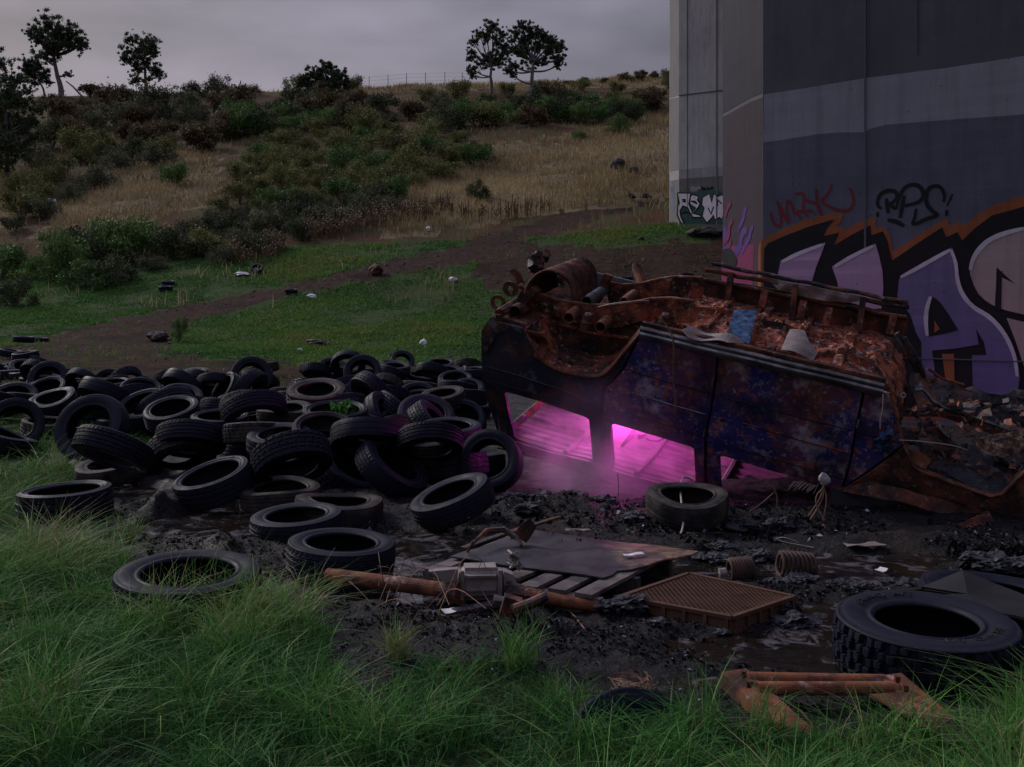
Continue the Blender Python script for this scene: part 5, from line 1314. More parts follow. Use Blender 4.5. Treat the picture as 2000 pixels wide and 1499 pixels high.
# chassis rails with kick-up
def rail(px, t, th, mat, holes=()):
    q = [sw(x, y, t) for x, y in px]
    mb = MB(); mb.plate(q, lambda s, w, d: V3(s, t + d + dent(s, w, .008), w), th, .04); return mb.build('chassis_rail', mat, van)
rail([(1012, 556), (1040, 572), (1090, 588), (1150, 598), (1200, 598), (1240, 592), (1270, 586), (1310, 584), (1353, 590), (1354, 632), (1320, 630), (1290, 622), (1250, 628), (1210, 640), (1160, 640), (1100, 624), (1040, 608), (1010, 600)], .40, .07, M['rust'])
rail([(1182, 552), (1215, 558), (1250, 556), (1290, 546), (1320, 542), (1369, 544), (1370, 582), (1330, 588), (1280, 586), (1230, 600), (1190, 596)], 1.02, .07, M['rust'])
fl2 = MB(); q = [sw(x, y, .40) for x, y in ((1040, 572), (1090, 588), (1150, 598), (1200, 598), (1240, 592), (1270, 586), (1310, 584), (1353, 590))]
fl2.tube([V3(a, .41, b + .004) for a, b in q], .016, 6); fl2.build('rail_flange', M['rust_orange'], van)
fl2 = MB(); q = [sw(x, y, 1.02) for x, y in ((1182, 552), (1215, 558), (1250, 556), (1290, 546), (1320, 542), (1369, 544))]
fl2.tube([V3(a, 1.03, b + .004) for a, b in q], .014, 6); fl2.build('rail_flange', M['rust_orange'], van)
def stub(x, y, x2, y2, t1, t2, r, mat, name='cross_tube'):
    a = sw(x, y, t1); b = sw(x2, y2, t2); MB().pipe(V3(a[0], t1, a[1]), V3(b[0], t2, b[1]), r, .008, 18).build(name, mat, van)
stub(1005, 611, 1034, 590, .20, .50, .062, M['rust'])
stub(1110, 622, 1130, 604, .20, .45, .050, M['rust_orange'])
stub(1172, 640, 1190, 622, .16, .45, .048, M['rust_orange'])
stub(1146, 590, 1178, 568, .48, .98, .050, M['steel'], 'grey_pipe')
stub(1218, 590, 1238, 574, .48, .98, .040, M['rust_orange'])
for x, y, t in ((1148, 622, .28), (1299, 622, .34)):      # bump stops
    s, w = sw(x, y, t); b = MB(); b.tube([V3(s, t, w - .10), V3(s, t, w - .03), V3(s, t, w - .02), V3(s, t, w + .03)], [.055, .055, .045, .040], 14); b.build('bump_stop', M['rust_dark'], van)
    b = MB(); b.pipe(V3(s, t, w + .03), V3(s, t, w + .045), .028, .012, 14); b.build('bump_stop_ring', M['cast'], van)
# rear shackle brackets with holes
def bracket(cx, cy, t, r, rh):
    s, w = sw(cx, cy, t); k = 20
    out = [(s + r * math.cos(6.283 * i / k) * (1.15 if i > 12 else 1), w + r * math.sin(6.283 * i / k)) for i in range(k)]
    ho = [(s + rh * math.cos(6.283 * i / 12), w + rh * math.sin(6.283 * i / 12)) for i in range(12)]
    MB().plate(out, lambda a, b, d: V3(a, t + d, b), .02, .03, [ho]).build('shackle_bracket', M['rust_dark'], van)
bracket(996, 565, .55, .072, .030); bracket(972, 592, .30, .072, .040)
def horn(pts, t, th, wd, mat, name='bracket_horn'):
    q = [sw(x, y, t) for x, y in pts]; MB().plate(q, lambda s, w, d: V3(s, t + d, w), th, .03).build(name, mat, van)
horn([(994, 530), (1003, 525), (1014, 535), (1024, 560), (1030, 590), (1012, 592), (1012, 562), (1005, 542)], .55, .03, 0, M['rust_dark'])
horn([(990, 600), (1016, 580), (1036, 562), (1048, 572), (1020, 600), (1000, 622), (975, 640), (958, 630)], .30, .12, 0, M['rust_dark'], 'rear_cross_member')
horn([(1170, 556), (1180, 535), (1195, 540), (1180, 575), (1166, 600), (1160, 580)], .95, .05, 0, M['rust_dark'])
horn([(940, 646), (958, 622), (975, 640), (990, 645), (968, 655), (950, 690), (940, 690)], -.015, .10, 0, M['char'], 'rear_corner_cap')
# curved rusty shield (half drum) over the axle space
fa = P(1073, 578, 9.0); ba = P(1128, 546, 9.75); ax = (ba - fa); rr0 = .205; rr1 = .19
sx = Vector((1, .1, 0)).normalized()
dr = MB()
def drum(u, v, d):
    a = math.radians(198 - 222 * u); c = fa + ax * v; r = rr0 + (rr1 - rr0) * v + .012 * math.sin(v * 26) + .016 * mnoise.noise(Vector((u * 4, v * 3, 5))) - d
    if u > .9: r += .10 * (u - .9)
    return c + sx * math.cos(a) * r + Vector((0, -.12, 1)) * math.sin(a) * r * 1.05
dr.shell(drum, 40, 34, .010); dr.build('curved_shield', M['rust_dark'], van)
for k in range(5):
    u = .06 + .035 * k; MB().tube([drum(u, v / 8, -.004) for v in range(9)], .007, 5).build('shield_strip', M['rust'], van)
MB().tube([drum(u / 20, .0, -.004) for u in range(21)], .010, 6).build('shield_rim', M['rust_dark'], van)
MB().tube([drum(.95, .05, 0), drum(1.0, .0, -.02), drum(1.0, .0, -.02) + Vector((.02, -.05, -.10))], [.02, .014, .01], 6).build('torn_tab', M['rust_orange'], van)
lump = MB()
for _ in range(7):
    c = P(1052 + random.uniform(-14, 14), 512 + random.uniform(-12, 22), 9.95)
    lump.box(c, [random.uniform(.05, .13) for _ in range(3)], Quaternion((random.random(), random.random(), random.random(), random.random())).normalized().to_matrix())
lump.build('axle_lump', M['char'], van)
# leaning post on the far side
a = P(1240, 516, 10.2); b = P(1262, 575, 10.0); MB().tube([a, a + (b - a) * .12, a + (b - a) * .13, b], [.030, .034, .046, .05], 10).build('leaning_post', M['rust_dark'], van)
# far sill: ladder of rails and brackets
def fr_(px, py, t): s, w = sw(px, py, t); return V3(s, t, w)
TF = VW + .04
for (x0, y0, x1, y1, r, mt) in ((1378, 528, 1776, 602, .022, 'rust_dark'), (1392, 516, 1774, 592, .020, 'char'), (1372, 546, 1770, 622, .018, 'rust_dark')):
    a = fr_(x0, y0, TF); b = fr_(x1, y1, TF)
    mb = MB(); mb.tube([a + (b - a) * k / 16 + Vector((0, 0, .006 * math.sin(k * 1.7))) for k in range(17)], r, 7, jit=.12); mb.build('far_sill_rail', M[mt], van)
for x in (1432, 1558, 1690):
    y = 532 + (x - 1385) * .187; a = fr_(x - 4, y - 8, TF - .02); b = fr_(x - 12, y + 60, TF - .12)
    MB().beam(a, b, .07, .05, ES).build('sill_bracket', M['rust_dark'], van)
for x, y in ((1495, 580), (1570, 602), (1620, 616), (1745, 632)):
    a = fr_(x, y - 14, TF - .25); b = fr_(x - 8, y + 22, TF - .33); MB().beam(a, b, .05, .06, ES).build('sill_bracket', M['rust'], van)
q = [sw(x, y, TF + .01) for x, y in ((1372, 545), (1450, 555), (1560, 574), (1660, 592), (1772, 622), (1770, 700), (1600, 680), (1372, 640))]
MB().plate(q, lambda s, w, d: V3(s, TF + .012 + d + dent(s, w, .02), w), .015, .07).build('far_sill_wall', M['rust_dark'], van)
tp = MB(); q0 = [(1490, 540), (1540, 552), (1590, 560), (1640, 570), (1690, 582), (1680, 590), (1650, 592), (1600, 586), (1560, 578), (1520, 566)]
tp.plate([sw(x, y, TF - .03) for x, y in q0], lambda s, w, d: V3(s, TF - .03 + .03 * mnoise.noise(Vector((s * 9, w * 9, 1))) + d, w), .004, .03); tp.build('torn_sheet', M['perf'], van)
# front corner of the underside: curved burnt wheel housing
hb = MB()
def hous(u, v, d):
    s = 2.86 + .36 * math.sin(u * 1.6); t = .03 + 1.52 * v; w = -.09 - .55 * (1 - math.cos(u * 1.6)) + .05 * math.sin(v * 3.14)
    n = Vector((u * 5, v * 7, 4.4)); k = .03 * mnoise.noise(n) + .018 * mnoise.noise(n * 3)
    return V3(s + k - d * .6, t, w + k - d)
hb.shell(hous, 36, 44, .014); hb.build('front_housing', M['rust'], van)
for px0 in ((1752, 650), (1766, 660)):
    pts = [fr_(x, y, 1.2) for x, y in ((px0[0], px0[1]), (px0[0] + 18, px0[1] + 30), (px0[0] + 34, px0[1] + 62), (px0[0] + 40, px0[1] + 78))]
    MB().tube(pts, [.028, .03, .024, .012], 6, jit=.3).build('torn_edge', M['char'], van)
s, w = sw(1764, 772, .2); MB().pipe(V3(s, .2, w), V3(s, .19, w + .004), .022, .010, 14).build('pale_washer', M['cast'], van)
# inside: roof lying on the ground, far flank, rear frame
RW = -1.36
rf = MB()
def roof(u, v, d):
    s = .03 + 3.05 * u; t = .10 + (VW - .2) * v
    w = RW - .055 * math.sin(math.pi * v) + .016 * (1 if math.sin(t * 52) > .35 else 0) + .014 * mnoise.noise(Vector((s * 3, t * 3, 6)))
    return V3(s, t, w - d)
rf.shell(roof, 90, 100, .012); rf.build('roof_panel', M['roof_in'] if 'roof_in' in M else M['van_dark'], van)
for sr in (.62, 1.28, 1.95, 2.55):
    mb = MB(); mb.tube([V3(sr, .12 + (VW - .24) * k / 14, RW - .055 * math.sin(math.pi * k / 14) + .022) for k in range(15)], .026, 6); mb.build('roof_bow', M['roof_in'] if 'roof_in' in M else M['van_dark'], van)
fw = MB()
def farwall(s, w, d): return V3(s, VW - tumble(w) - d + dent(s, w, .02), w)
fw.plate([(-.12, -.10), (3.08, -.10), (3.2, -.75), (3.0, RW), (.05, RW)], farwall, .02, .08, [chaikin([(.12, -.75), (.80, -.75), (.80, -1.2), (.16, -1.2)], 2), chaikin([(1.02, -.75), (1.75, -.75), (1.75, -1.2), (1.02, -1.2)], 2)])
fw.build('far_flank', M['roof_in'] if 'roof_in' in M else M['van_dark'], van)
sb_ = sw(1386, 850, .2)[0]
MB().plate([(.10, -.06), (VW - .02, -.06), (VW - .05, -.9), (VW - .15, -1.14), (.7, -1.05), (.22, -1.16)], lambda t, w, d: V3(sb_ + .06 + d + dent(t, w, .03), t, w), .012, .07).build('cab_light_block', M['char'], van)  # added partition that blocks the pink lamp from the front window
rp_ = MB()
for t in (.06, VW - .08):
    rp_.tube([V3(-.12, t, -.2), V3(-.10, t, -.7), V3(.02, t + (.08 if t < .5 else -.08), RW)], .04, 8)
rp_.tube([V3(.02, .14, RW + .02), V3(.02, VW - .15, RW + .02)], .035, 8); rp_.tube([V3(-.12, .06, -.2), V3(-.12, VW - .08, -.2)], .045, 8)
rp_.build('tailgate_frame', M['char'], van)
# window pillar flakes / inner door frame
for pts in (((1150, 822), (1150, 918)), ((1187, 832), (1186, 945)), ((1355, 880), (1355, 1000))):
    seam('window_edge', pts, .008, M['rust_dark'], -.006)
# crushed nose: torn dash and bulkhead sheets
def crumple(name, pts, Y0, slope, mat, amp=.06, th=.012, step=.05, f=5.0, seed=1.0, dz=0.0):
    """pts in picture px, laid on a sheet at depth Y0 leaning back by slope (m of depth per m of height)"""
    q = [((x - CX) / F * Y0, H0 - (y - HY) / F * Y0) for x, y in pts]; zb = min(b for a, b in q)
    def mp_(u, v, d):
        n = Vector((u * f, v * f, seed)); k = amp * (mnoise.noise(n) + .5 * mnoise.noise(n * 2.3)) 
        return Vector((u + .3 * k, Y0 + slope * (v - zb) + k * 1.6 + d, v + .4 * k + dz))
    MB().plate(q, mp_, th, step).build(name, mat, van)
crumple('torn_bulkhead', [(1795, 758), (1812, 724), (1845, 742), (1880, 752), (1905, 766), (1925, 758), (1950, 770), (1978, 778), (2010, 766), (2070, 770), (2110, 800), (2110, 860), (2060, 856), (2000, 846), (1950, 826), (1900, 812), (1860, 800), (1825, 790), (1805, 792)], 8.35, .5, M['char'], .07, seed=1.3)
crumple('torn_bulkhead', [(1820, 795), (1870, 806), (1930, 826), (2000, 850), (2080, 862), (2080, 880), (2000, 872), (1930, 846), (1870, 825), (1826, 812)], 8.2, .2, M['rust_dark'], .05, seed=2.9)
crumple('dash_wreckage', [(1772, 872), (1800, 850), (1830, 852), (1862, 880), (1900, 886), (1950, 884), (2010, 870), (2100, 868), (2110, 930), (2020, 915), (1985, 945), (1955, 968), (1900, 956), (1840, 934), (1795, 916)], 7.85, .9, M['char'], .09, seed=4.1, f=6)
crumple('rusty_gusset', [(1768, 866), (1790, 872), (1820, 898), (1808, 918), (1790, 910), (1778, 888)], 7.62, .3, M['rust_orange'], .03, seed=6.2)
crumple('burnt_foam_pad', chaikin([(1910, 880), (1935, 858), (1975, 850), (2020, 852), (2090, 870), (2095, 895), (2000, 890), (1945, 892)], 1), 7.7, .7, M['foam'], .06, .03, .03, 9, 7.7)
crumple('ash_shelf', [(1860, 925), (1905, 920), (1960, 945), (1985, 930), (1965, 962), (1940, 966), (1900, 952)], 7.55, 1.6, M['ash_lump'], .03, seed=8.8)
crumple('folded_sheet', [(1808, 834), (1822, 816), (1850, 852), (1876, 876), (1840, 880), (1815, 862)], 8.0, .3, M['rust_dark'], .04, seed=9.9)
crumple('windscreen_header', [(1645, 962), (1720, 948), (1800, 968), (1900, 992), (1990, 1008), (2100, 1014), (2100, 1042), (1985, 1030), (1900, 1020), (1860, 1012), (1760, 982), (1690, 974)], 7.5, .4, M['rust_dark'], .03, .03, seed=3.7)
crumple('black_nose_plate', [(1640, 962), (1716, 952), (1800, 978), (1890, 1018), (1860, 1036), (1750, 1042), (1640, 1040), (1622, 1000)], 7.8, .5, M['black_sheet'], .015, .01, .08, 2.0, 5.5)  # smooth black plate spanning the opening under the windscreen pillar
for pts, Y_, r, mt in (([(1788, 762), (1800, 760), (1812, 770), (1822, 786), (1850, 800), (1890, 812), (1930, 826), (1960, 836)], 8.05, .016, 'steel'), ([(1770, 800), (1788, 808), (1798, 826), (1790, 850)], 8.0, .02, 'char'), ([(1812, 720), (1840, 740), (1882, 752)], 8.3, .012, 'rust')):
    MB().tube([P(x, y, Y_) for x, y in pts], r, 7, jit=.2).build('bent_bar', M[mt], van)
for x, y in ((1845, 782), (1868, 796), (1876, 806), (1904, 800)):
    c = P(x, y, 8.0); MB().box(c, (.07, .04, .06), Quaternion((random.random(), random.random(), random.random(), random.random())).normalized().to_matrix(), .7).build('broken_clip', M['ash_lump'], van)
# scraps and flakes caught in the wreck and on the underside
def scraps(name, pts, size, mat):
    mb = MB()
    for c in pts:
        a = Vector((random.gauss(0, 1), random.gauss(0, 1), random.gauss(0, 1))).normalized(); b = a.orthogonal().normalized() * random.uniform(.3, .8); s_ = size * random.uniform(.4, 1.6); k = a.cross(b) * random.uniform(-.5, .5)
        mb.add([c - a * s_, c + b * s_ + k * s_, c + a * s_, c - b * s_ + k * s_], [(0, 1, 2), (0, 2, 3)])
    o = mb.build(name, mat, van); o['kind'] = 'stuff'
def inpx(poly, n, Y0, Y1):
    o = []
    while len(o) < n:
        x, y = random.uniform(min(p[0] for p in poly), max(p[0] for p in poly)), random.uniform(min(p[1] for p in poly), max(p[1] for p in poly))
        if inpoly(x, y, poly): o.append(P(x, y, random.uniform(Y0, Y1)))
    return o
NOSE = [(1775, 790), (1830, 770), (1960, 780), (2080, 800), (2080, 900), (1980, 950), (1900, 940), (1800, 915), (1770, 870)]
scraps('torn_scrap', inpx(NOSE, 170, 7.6, 8.3), .045, M['char']); scraps('torn_scrap', inpx(NOSE, 130, 7.6, 8.3), .035, M['rust']); scraps('torn_scrap', inpx(NOSE, 90, 7.6, 8.2), .022, M['ash_lump'])
UF = []
for _ in range(700):
    s_, t_ = random.uniform(1.2, 3.0), random.uniform(.05, 1.5); UF.append(V3(s_, t_, floor_w(s_, t_) + .008))
scraps('rust_flake', UF[:400], .022, M['rust']); scraps('rust_flake', UF[400:600], .016, M['char']); scraps('rust_flake', UF[600:], .014, M['cast'])
scraps('rust_flake', [V3(random.uniform(aq[6][0], aq[-8][0]), random.uniform(.05, .38), min(a[1] for a in aq) + random.uniform(.02, .05)) for _ in range(120)], .02, M['rust_orange'])
# melted blue lump on the flank
mb = MB()
for k in range(9):
    s, w = sw(1728 + random.uniform(-14, 14), 856 + random.uniform(-14, 16)); mb.box(flank(s, w, -.02), [random.uniform(.025, .07) for _ in range(3)], Quaternion((random.random(), random.random(), random.random(), random.random())).normalized().to_matrix(), .6)
mb.build('melted_blue_lump', M['blue'], van)

# ------------------------------------------------------------------ pink lamp inside and its smoke
lc = sw(1214, 846, .45); LP = V3(lc[0], .42, -.86)
for nm, pos, en, rad in (('pink_lamp', LP, 82, .05), ('pink_lamp', V3(.35, .8, -.5), 3.5, .06)):
    ld = bpy.data.lights.new(nm, 'POINT'); ld.energy = en; ld.color = (1.0, .12, .72); ld.shadow_soft_size = rad
    lo = bpy.data.objects.new(nm, ld); lo.location = pos; COL.objects.link(lo)
# tan sheet hanging beside the lamp
q = [sw(x, y, .3) for x, y in ((1215, 868), (1228, 848), (1234, 838), (1250, 844), (1263, 850), (1258, 856), (1246, 852), (1236, 860), (1218, 872))]
MB().plate(q, lambda s, w, d: V3(s, .30 + .06 * math.sin(s * 40) + d, w), .002, .02).top('paper_scrap', M['perf'], 'pale folded paper scrap hanging in the pink lit middle window of the van', 'paper')
MB().tube([V3(*(lambda a: (a[0], .3, a[1]))(sw(x, y, .3))) for x, y in ((1262, 856), (1270, 861), (1284, 862), (1296, 857))], .008, 6).top('hanging_hose', M['black_sheet'], 'short black hose looping under the top edge of the middle van window', 'hose')
def smoke_mat():
    m = bpy.data.materials.new('pink_smoke'); m.use_nodes = True; t = m.node_tree; t.nodes.clear(); N = t.nodes.new; L = t.links.new
    out = N('ShaderNodeOutputMaterial'); pv = N('ShaderNodeVolumePrincipled'); L(pv.outputs[0], out.inputs['Volume'])
    pv.inputs['Color'].default_value = (.97, .50, .86, 1); pv.inputs['Anisotropy'].default_value = .1
    g = N('ShaderNodeNewGeometry'); n = N('ShaderNodeTexNoise'); n.inputs['Scale'].default_value = 2.6; n.inputs['Detail'].default_value = 4; n.inputs['Distortion'].default_value = .6
    L(g.outputs['Position'], n.inputs['Vector'])
    dn = N('ShaderNodeVectorMath'); dn.operation = 'DISTANCE'; L(g.outputs['Position'], dn.inputs[0]); c = V3(lc[0] + .10, -.16, -1.24); dn.inputs[1].default_value = c
    mr = N('ShaderNodeMapRange'); mr.interpolation_type = 'SMOOTHERSTEP'; mr.inputs['From Min'].default_value = .1; mr.inputs['From Max'].default_value = .95; mr.inputs['To Min'].default_value = 1.0; mr.inputs['To Max'].default_value = 0.0; L(dn.outputs['Value'], mr.inputs['Value'])
    m2 = N('ShaderNodeMapRange'); m2.inputs['From Min'].default_value = .40; m2.inputs['From Max'].default_value = .70; m2.inputs['To Min'].default_value = .15; m2.inputs['To Max'].default_value = 1.0; L(n.outputs['Fac'], m2.inputs['Value'])
    d2 = N('ShaderNodeVectorMath'); d2.operation = 'DISTANCE'; L(g.outputs['Position'], d2.inputs[0]); d2.inputs[1].default_value = LP + ES * .06
    h2 = N('ShaderNodeMapRange'); h2.interpolation_type = 'SMOOTHSTEP'; h2.inputs['From Min'].default_value = .05; h2.inputs['From Max'].default_value = .48; h2.inputs['To Min'].default_value = 2.2; h2.inputs['To Max'].default_value = 0.0; L(d2.outputs['Value'], h2.inputs['Value'])
    mu = N('ShaderNodeMath'); mu.operation = 'MULTIPLY'; ad = N('ShaderNodeMath'); ad.operation = 'ADD'; L(mr.outputs[0], ad.inputs[0]); L(h2.outputs[0], ad.inputs[1]); L(ad.outputs[0], mu.inputs[0]); L(m2.outputs[0], mu.inputs[1])
    m3 = N('ShaderNodeMath'); m3.operation = 'MULTIPLY'; L(mu.outputs[0], m3.inputs[0]); m3.inputs[1].default_value = 2.6; L(m3.outputs[0], pv.inputs['Density'])
    return m
sb = MB(); cs = [V3(a, b, c) for c in (-1.55, -.2) for a, b in ((-.2, -1.0), (2.3, -1.0), (2.3, 1.45), (-.2, 1.45))]
sb.add(cs, [(3, 2, 1, 0), (4, 5, 6, 7), (0, 1, 5, 4), (1, 2, 6, 5), (2, 3, 7, 6), (3, 0, 4, 7)])
props(sb.build('pink_smoke', smoke_mat(), None, (0, 0, 0)), kind='stuff')
# ------------------------------------------------------------------ pallet, plywood, crate, axle, frame, springs
PZ = .135
pl = G(830, 1108, PZ); prr = G(1150, 1160, PZ); ex = (prr - pl); ex.z = 0; ex.normalize(); ey = Vector((-ex.y, ex.x, 0))
pallet = thing('pallet', Vector((pl.x, pl.y, 0)), 'charred wooden pallet lying on wet mud under a scorched plywood sheet', 'pallet')
Rp = Matrix((ex, ey, Vector((0, 0, 1)))).transposed()
def pp(a, b, z): return pl + ex * a + ey * b + Vector((0, 0, z - PZ))
for k in range(7):
    a = .05 + .155 * k; MB().box(pp(a, .48, PZ - .010 + random.uniform(-.003, .003)), (.098, 1.0 + random.uniform(-.03, .03), .020), Rp @ Matrix.Rotation(random.uniform(-.03, .03), 3, 'Z')).build('slat', M['wood'], pallet)
for b in (.03, .48, .92):
    MB().box(pp(.52, b, PZ - .07), (1.08, .045, .095), Rp).build('bearer', M['wood'], pallet)
for b in (.03, .92):
    MB().box(pp(.52, b, .012), (1.08, .10, .018), Rp).build('base_board', M['wood'], pallet)
# plywood
ply = [G(880, 1089, .15).xy, G(1035, 1035, .15).xy, G(1110, 1046, .15).xy, G(1200, 1056, .15).xy, G(1290, 1068, .15).xy, G(1365, 1079, .15).xy, G(1350, 1086, .15).xy, G(1322, 1092, .15).xy, G(1300, 1094, .15).xy, G(1268, 1103, .15).xy, G(1230, 1111, .15).xy, G(1205, 1113, .15).xy, G(1196, 1121, .15).xy, G(1178, 1127, .15).xy, G(1060, 1113, .15).xy, G(960, 1100, .15).xy]
MB().plate([tuple(p) for p in ply], lambda u, v, d: Vector((u, v, .152 + .014 * mnoise.noise(Vector((u * 3, v * 3, 1))) - d)), .009, .06).top('plywood_sheet', M['ply'], 'scorched black plywood sheet with a broken tan right edge lying on the pallet', 'board')
# second older slatted panel behind, top left
sl2 = thing('slatted_panel', G(960, 1060, .08), 'dark slatted panel lying behind the left end of the plywood', 'panel')
for k in range(5):
    a = G(905 + 26 * k, 1072 - 9 * k, .11); b = G(990 + 26 * k, 1042 - 8 * k, .12); MB().beam(a, b, .035, .015).build('slat', M['char'], sl2)
MB().beam(G(905, 1074, .095), G(1020, 1034, .095), .05, .03).build('side_bar', M['char'], sl2)
# bent scrap on the plywood, small litter bits
b1 = MB(); b1.plate([(0, 0), (.10, -.02), (.16, .10), (.12, .14), (.05, .05)], lambda u, v, d: G(995, 1062, .16) + Vector((u, -.06 * v + d, .02 + v + .02 * math.sin(u * 30))), .004, .03)
b1.top('bent_metal_strip', M['rust_dark'], 'small bent rusty bracket standing on the left part of the plywood', 'scrap metal')
MB().tube([G(905, 1090, .12), G(925, 1060, .22), G(950, 1036, .24), G(985, 1034, .24), G(1010, 1052, .20), G(1018, 1066, .17)], [.006, .009, .016, .022, .016, .010], 6, jit=.2).top('burnt_branch', M['char'], 'black curved burnt stick arching over the left corner of the plywood', 'stick')
def flake(px, py, z, L, Wd, mat, label, cat, az=0.0, name='litter_scrap', tilt=.1):
    c = G(px, py, z); mb = MB(); d = Vector((math.cos(az), math.sin(az), 0)); e = Vector((-d.y, d.x, 0))
    mb.plate([(-L / 2, -Wd / 2), (-L * .1, -Wd * .6), (L / 2, -Wd * .4), (L * .45, Wd / 2), (0, Wd * .4), (-L / 2, Wd * .5)], lambda u, v, k: c + d * u + e * v + Vector((0, 0, .012 + tilt * v + .06 * L * mnoise.noise(Vector((u * 14, v * 14, px))) - k)), .003, max(L, Wd) / 8)
    return mb.top(name, mat, label, cat)
flake(1238, 1086, .165, .12, .03, M['white'], 'pale torn strip of litter on the right half of the plywood', 'litter', .2)
flake(1690, 1067, .05, .26, .07, M['cast'], 'grey white torn strip on the brown mud right of the springs', 'litter', .1)
flake(880, 1196, .01, .08, .06, M['white'], 'small white scrap on black mud below the axle housing', 'litter', .5)
flake(1130, 1038, .03, .18, .04, M['cast'], 'grey flat offcut on the ash behind the plywood', 'offcut', .1)
flake(1722, 1116, .03, .10, .05, M['white'], 'tiny pale shard at the edge of the brown puddle', 'litter', .9)
# upturned crate
CZ = .090
cc = [G(1213, 1165, CZ), G(1430, 1205, CZ), G(1550, 1165, CZ), G(1345, 1120, CZ)]
crate = thing('plastic_crate', Vector((*((cc[0] + cc[2]) / 2).xy, .02)), 'brown plastic crate lying upside down with its latticed base upward', 'crate')
def cq(u, v, z=CZ):
    p = cc[0] * (1 - u) * (1 - v) + cc[1] * u * (1 - v) + cc[2] * u * v + cc[3] * (1 - u) * v; return Vector((p.x, p.y, z))
mb = MB(); mb.add([cq(0.01, 0.01, CZ - .022), cq(.99, 0.01, CZ - .022), cq(.99, .99, CZ - .022), cq(0.01, .99, CZ - .022)], [(0, 1, 2, 3)]); mb.build('base_plate', M['crate'], crate)
lat = MB(); nb = 38
for sgn in (1, -1):
    for k in range(1, nb):
        c = k / nb * 2                   # u + v = c  or  u - v = c - 1
        if sgn > 0: a = (max(0, c - 1), min(1, c)); b = (min(1, c), max(0, c - 1))
        else: e = c - 1; a = (max(0, e), max(0, -e)); b = (min(1, 1 + e), min(1, 1 - e))
        lat.beam(cq(*a, CZ - .007 - (.001 if sgn > 0 else 0)), cq(*b, CZ - .007 - (.001 if sgn > 0 else 0)), .0055, .012)
o = lat.build('lattice', M['crate'], crate); o['kind'] = 'stuff'
for i in range(4):
    a = cc[i]; b = cc[(i + 1) % 4]; d = (b - a); d.z = 0; L_ = d.length; d.normalize(); nn = Vector((d.y, -d.x, 0)); cm = (cc[0] + cc[2]) / 2
    if nn.dot(a - cm) < 0: nn = -nn
    dw = lambda p, z, o_: Vector((p.x, p.y, z)) + nn * o_
    MB().add([dw(a, .0, .006), dw(b, .0, .006), dw(b, CZ - .012, 0), dw(a, CZ - .012, 0), dw(a, .0, -.006), dw(b, .0, -.006), dw(b, CZ - .012, -.012), dw(a, CZ - .012, -.012)], [(0, 1, 2, 3), (7, 6, 5, 4), (3, 2, 6, 7), (0, 4, 5, 1), (1, 5, 6, 2), (0, 3, 7, 4)]).build('side_wall', M['crate'], crate)
    rm = MB(); rm.beam(dw(a, CZ - .004, 0), dw(b, CZ - .004, 0), .026, .018); rm.build('rim', M['crate'], crate)
    rm = MB(); rm.beam(dw(a, .012, .008), dw(b, .012, .008), .018, .02); rm.build('rim', M['crate'], crate)
    for k in range(6):
        p = a + d * L_ * (.04 + .184 * k); MB().beam(dw(p, .01, .009), dw(p, CZ - .01, .006), .016, .018, d).build('rib', M['crate'], crate)
# axle with differential housing
axl = thing('axle', G(900, 1178), 'rusty drive axle with grey ribbed cast housing lying in the mud', 'axle')
a = G(640, 1125, .10); a = G(640, 1124, .095); b = G(862, 1152, .09); m_ = G(900, 1158, .09); c = G(985, 1156, .09); d = G(1172, 1184, .075)
mb = MB(); mb.pipe(a, b, .040, .008, 20); mb.build('left_tube', M['rust_orange'], axl)
mb = MB(); mb.tube([b, m_], [.042, .062], 16); mb.build('tube_collar', M['rust_dark'], axl)
mb = MB(); mb.tube([G(1000, 1157, .09), G(1045, 1164, .088), G(1060, 1167, .086)], [.052, .040, .036], 14, jit=.06); mb.build('tube_collar', M['rust'], axl)
mb = MB(); mb.pipe(G(1050, 1165, .087), d, .034, .007, 20); mb.build('right_tube', M['rust_orange'], axl)
hc = G(938, 1134, .125); hx = (c - m_).normalized(); hy = Vector((0, 0, 1)).cross(hx).normalized(); hR = Matrix((hx, hy, hx.cross(hy))).transposed()
def hpt(x, y, z): return hc + hR @ Vector((x, y, z))
hm = bmesh.new(); bmesh.ops.create_cube(hm, size=1.0)
for v in hm.verts: v.co = Vector((v.co.x * .245, v.co.y * .17, v.co.z * .175)) * (1 if v.co.z < 0 else .93)
bmesh.ops.bevel(hm, geom=hm.edges[:] + hm.verts[:], offset=.030, segments=3, affect='EDGES')
for v in hm.verts: v.co = hpt(*v.co) + Vector((nz3(v.co, 9), nz3(v.co, 9, 4), nz3(v.co, 9, 8))) * .006
mb = MB(); mb.add([v.co.copy() for v in hm.verts], [tuple(v.index for v in f.verts) for f in hm.faces]); hm.free(); mb.build('housing', M['cast'], axl)
for z in (.045, -.022): MB().box(hpt(.0, -.092, z), (.15, .022, .012), hR).build('housing_rib', M['cast'], axl)
for x in (-.098, .098): MB().box(hpt(x, -.088, .0), (.020, .020, .15), hR).build('housing_rib', M['cast'], axl)
mb = MB(); mb.plate([(-.27, .07), (-.12, .08), (-.12, -.02), (-.16, -.01)], lambda u, v, k: hpt(u, -.07 + k, v), .05, .04); mb.build('side_web', M['cast'], axl)
mb = MB(); mb.plate([(.12, .06), (.17, .04), (.205, -.05), (.16, -.085), (.12, -.06)], lambda u, v, k: hpt(u, -.06 + k, v), .08, .04); mb.build('side_web', M['cast'], axl)
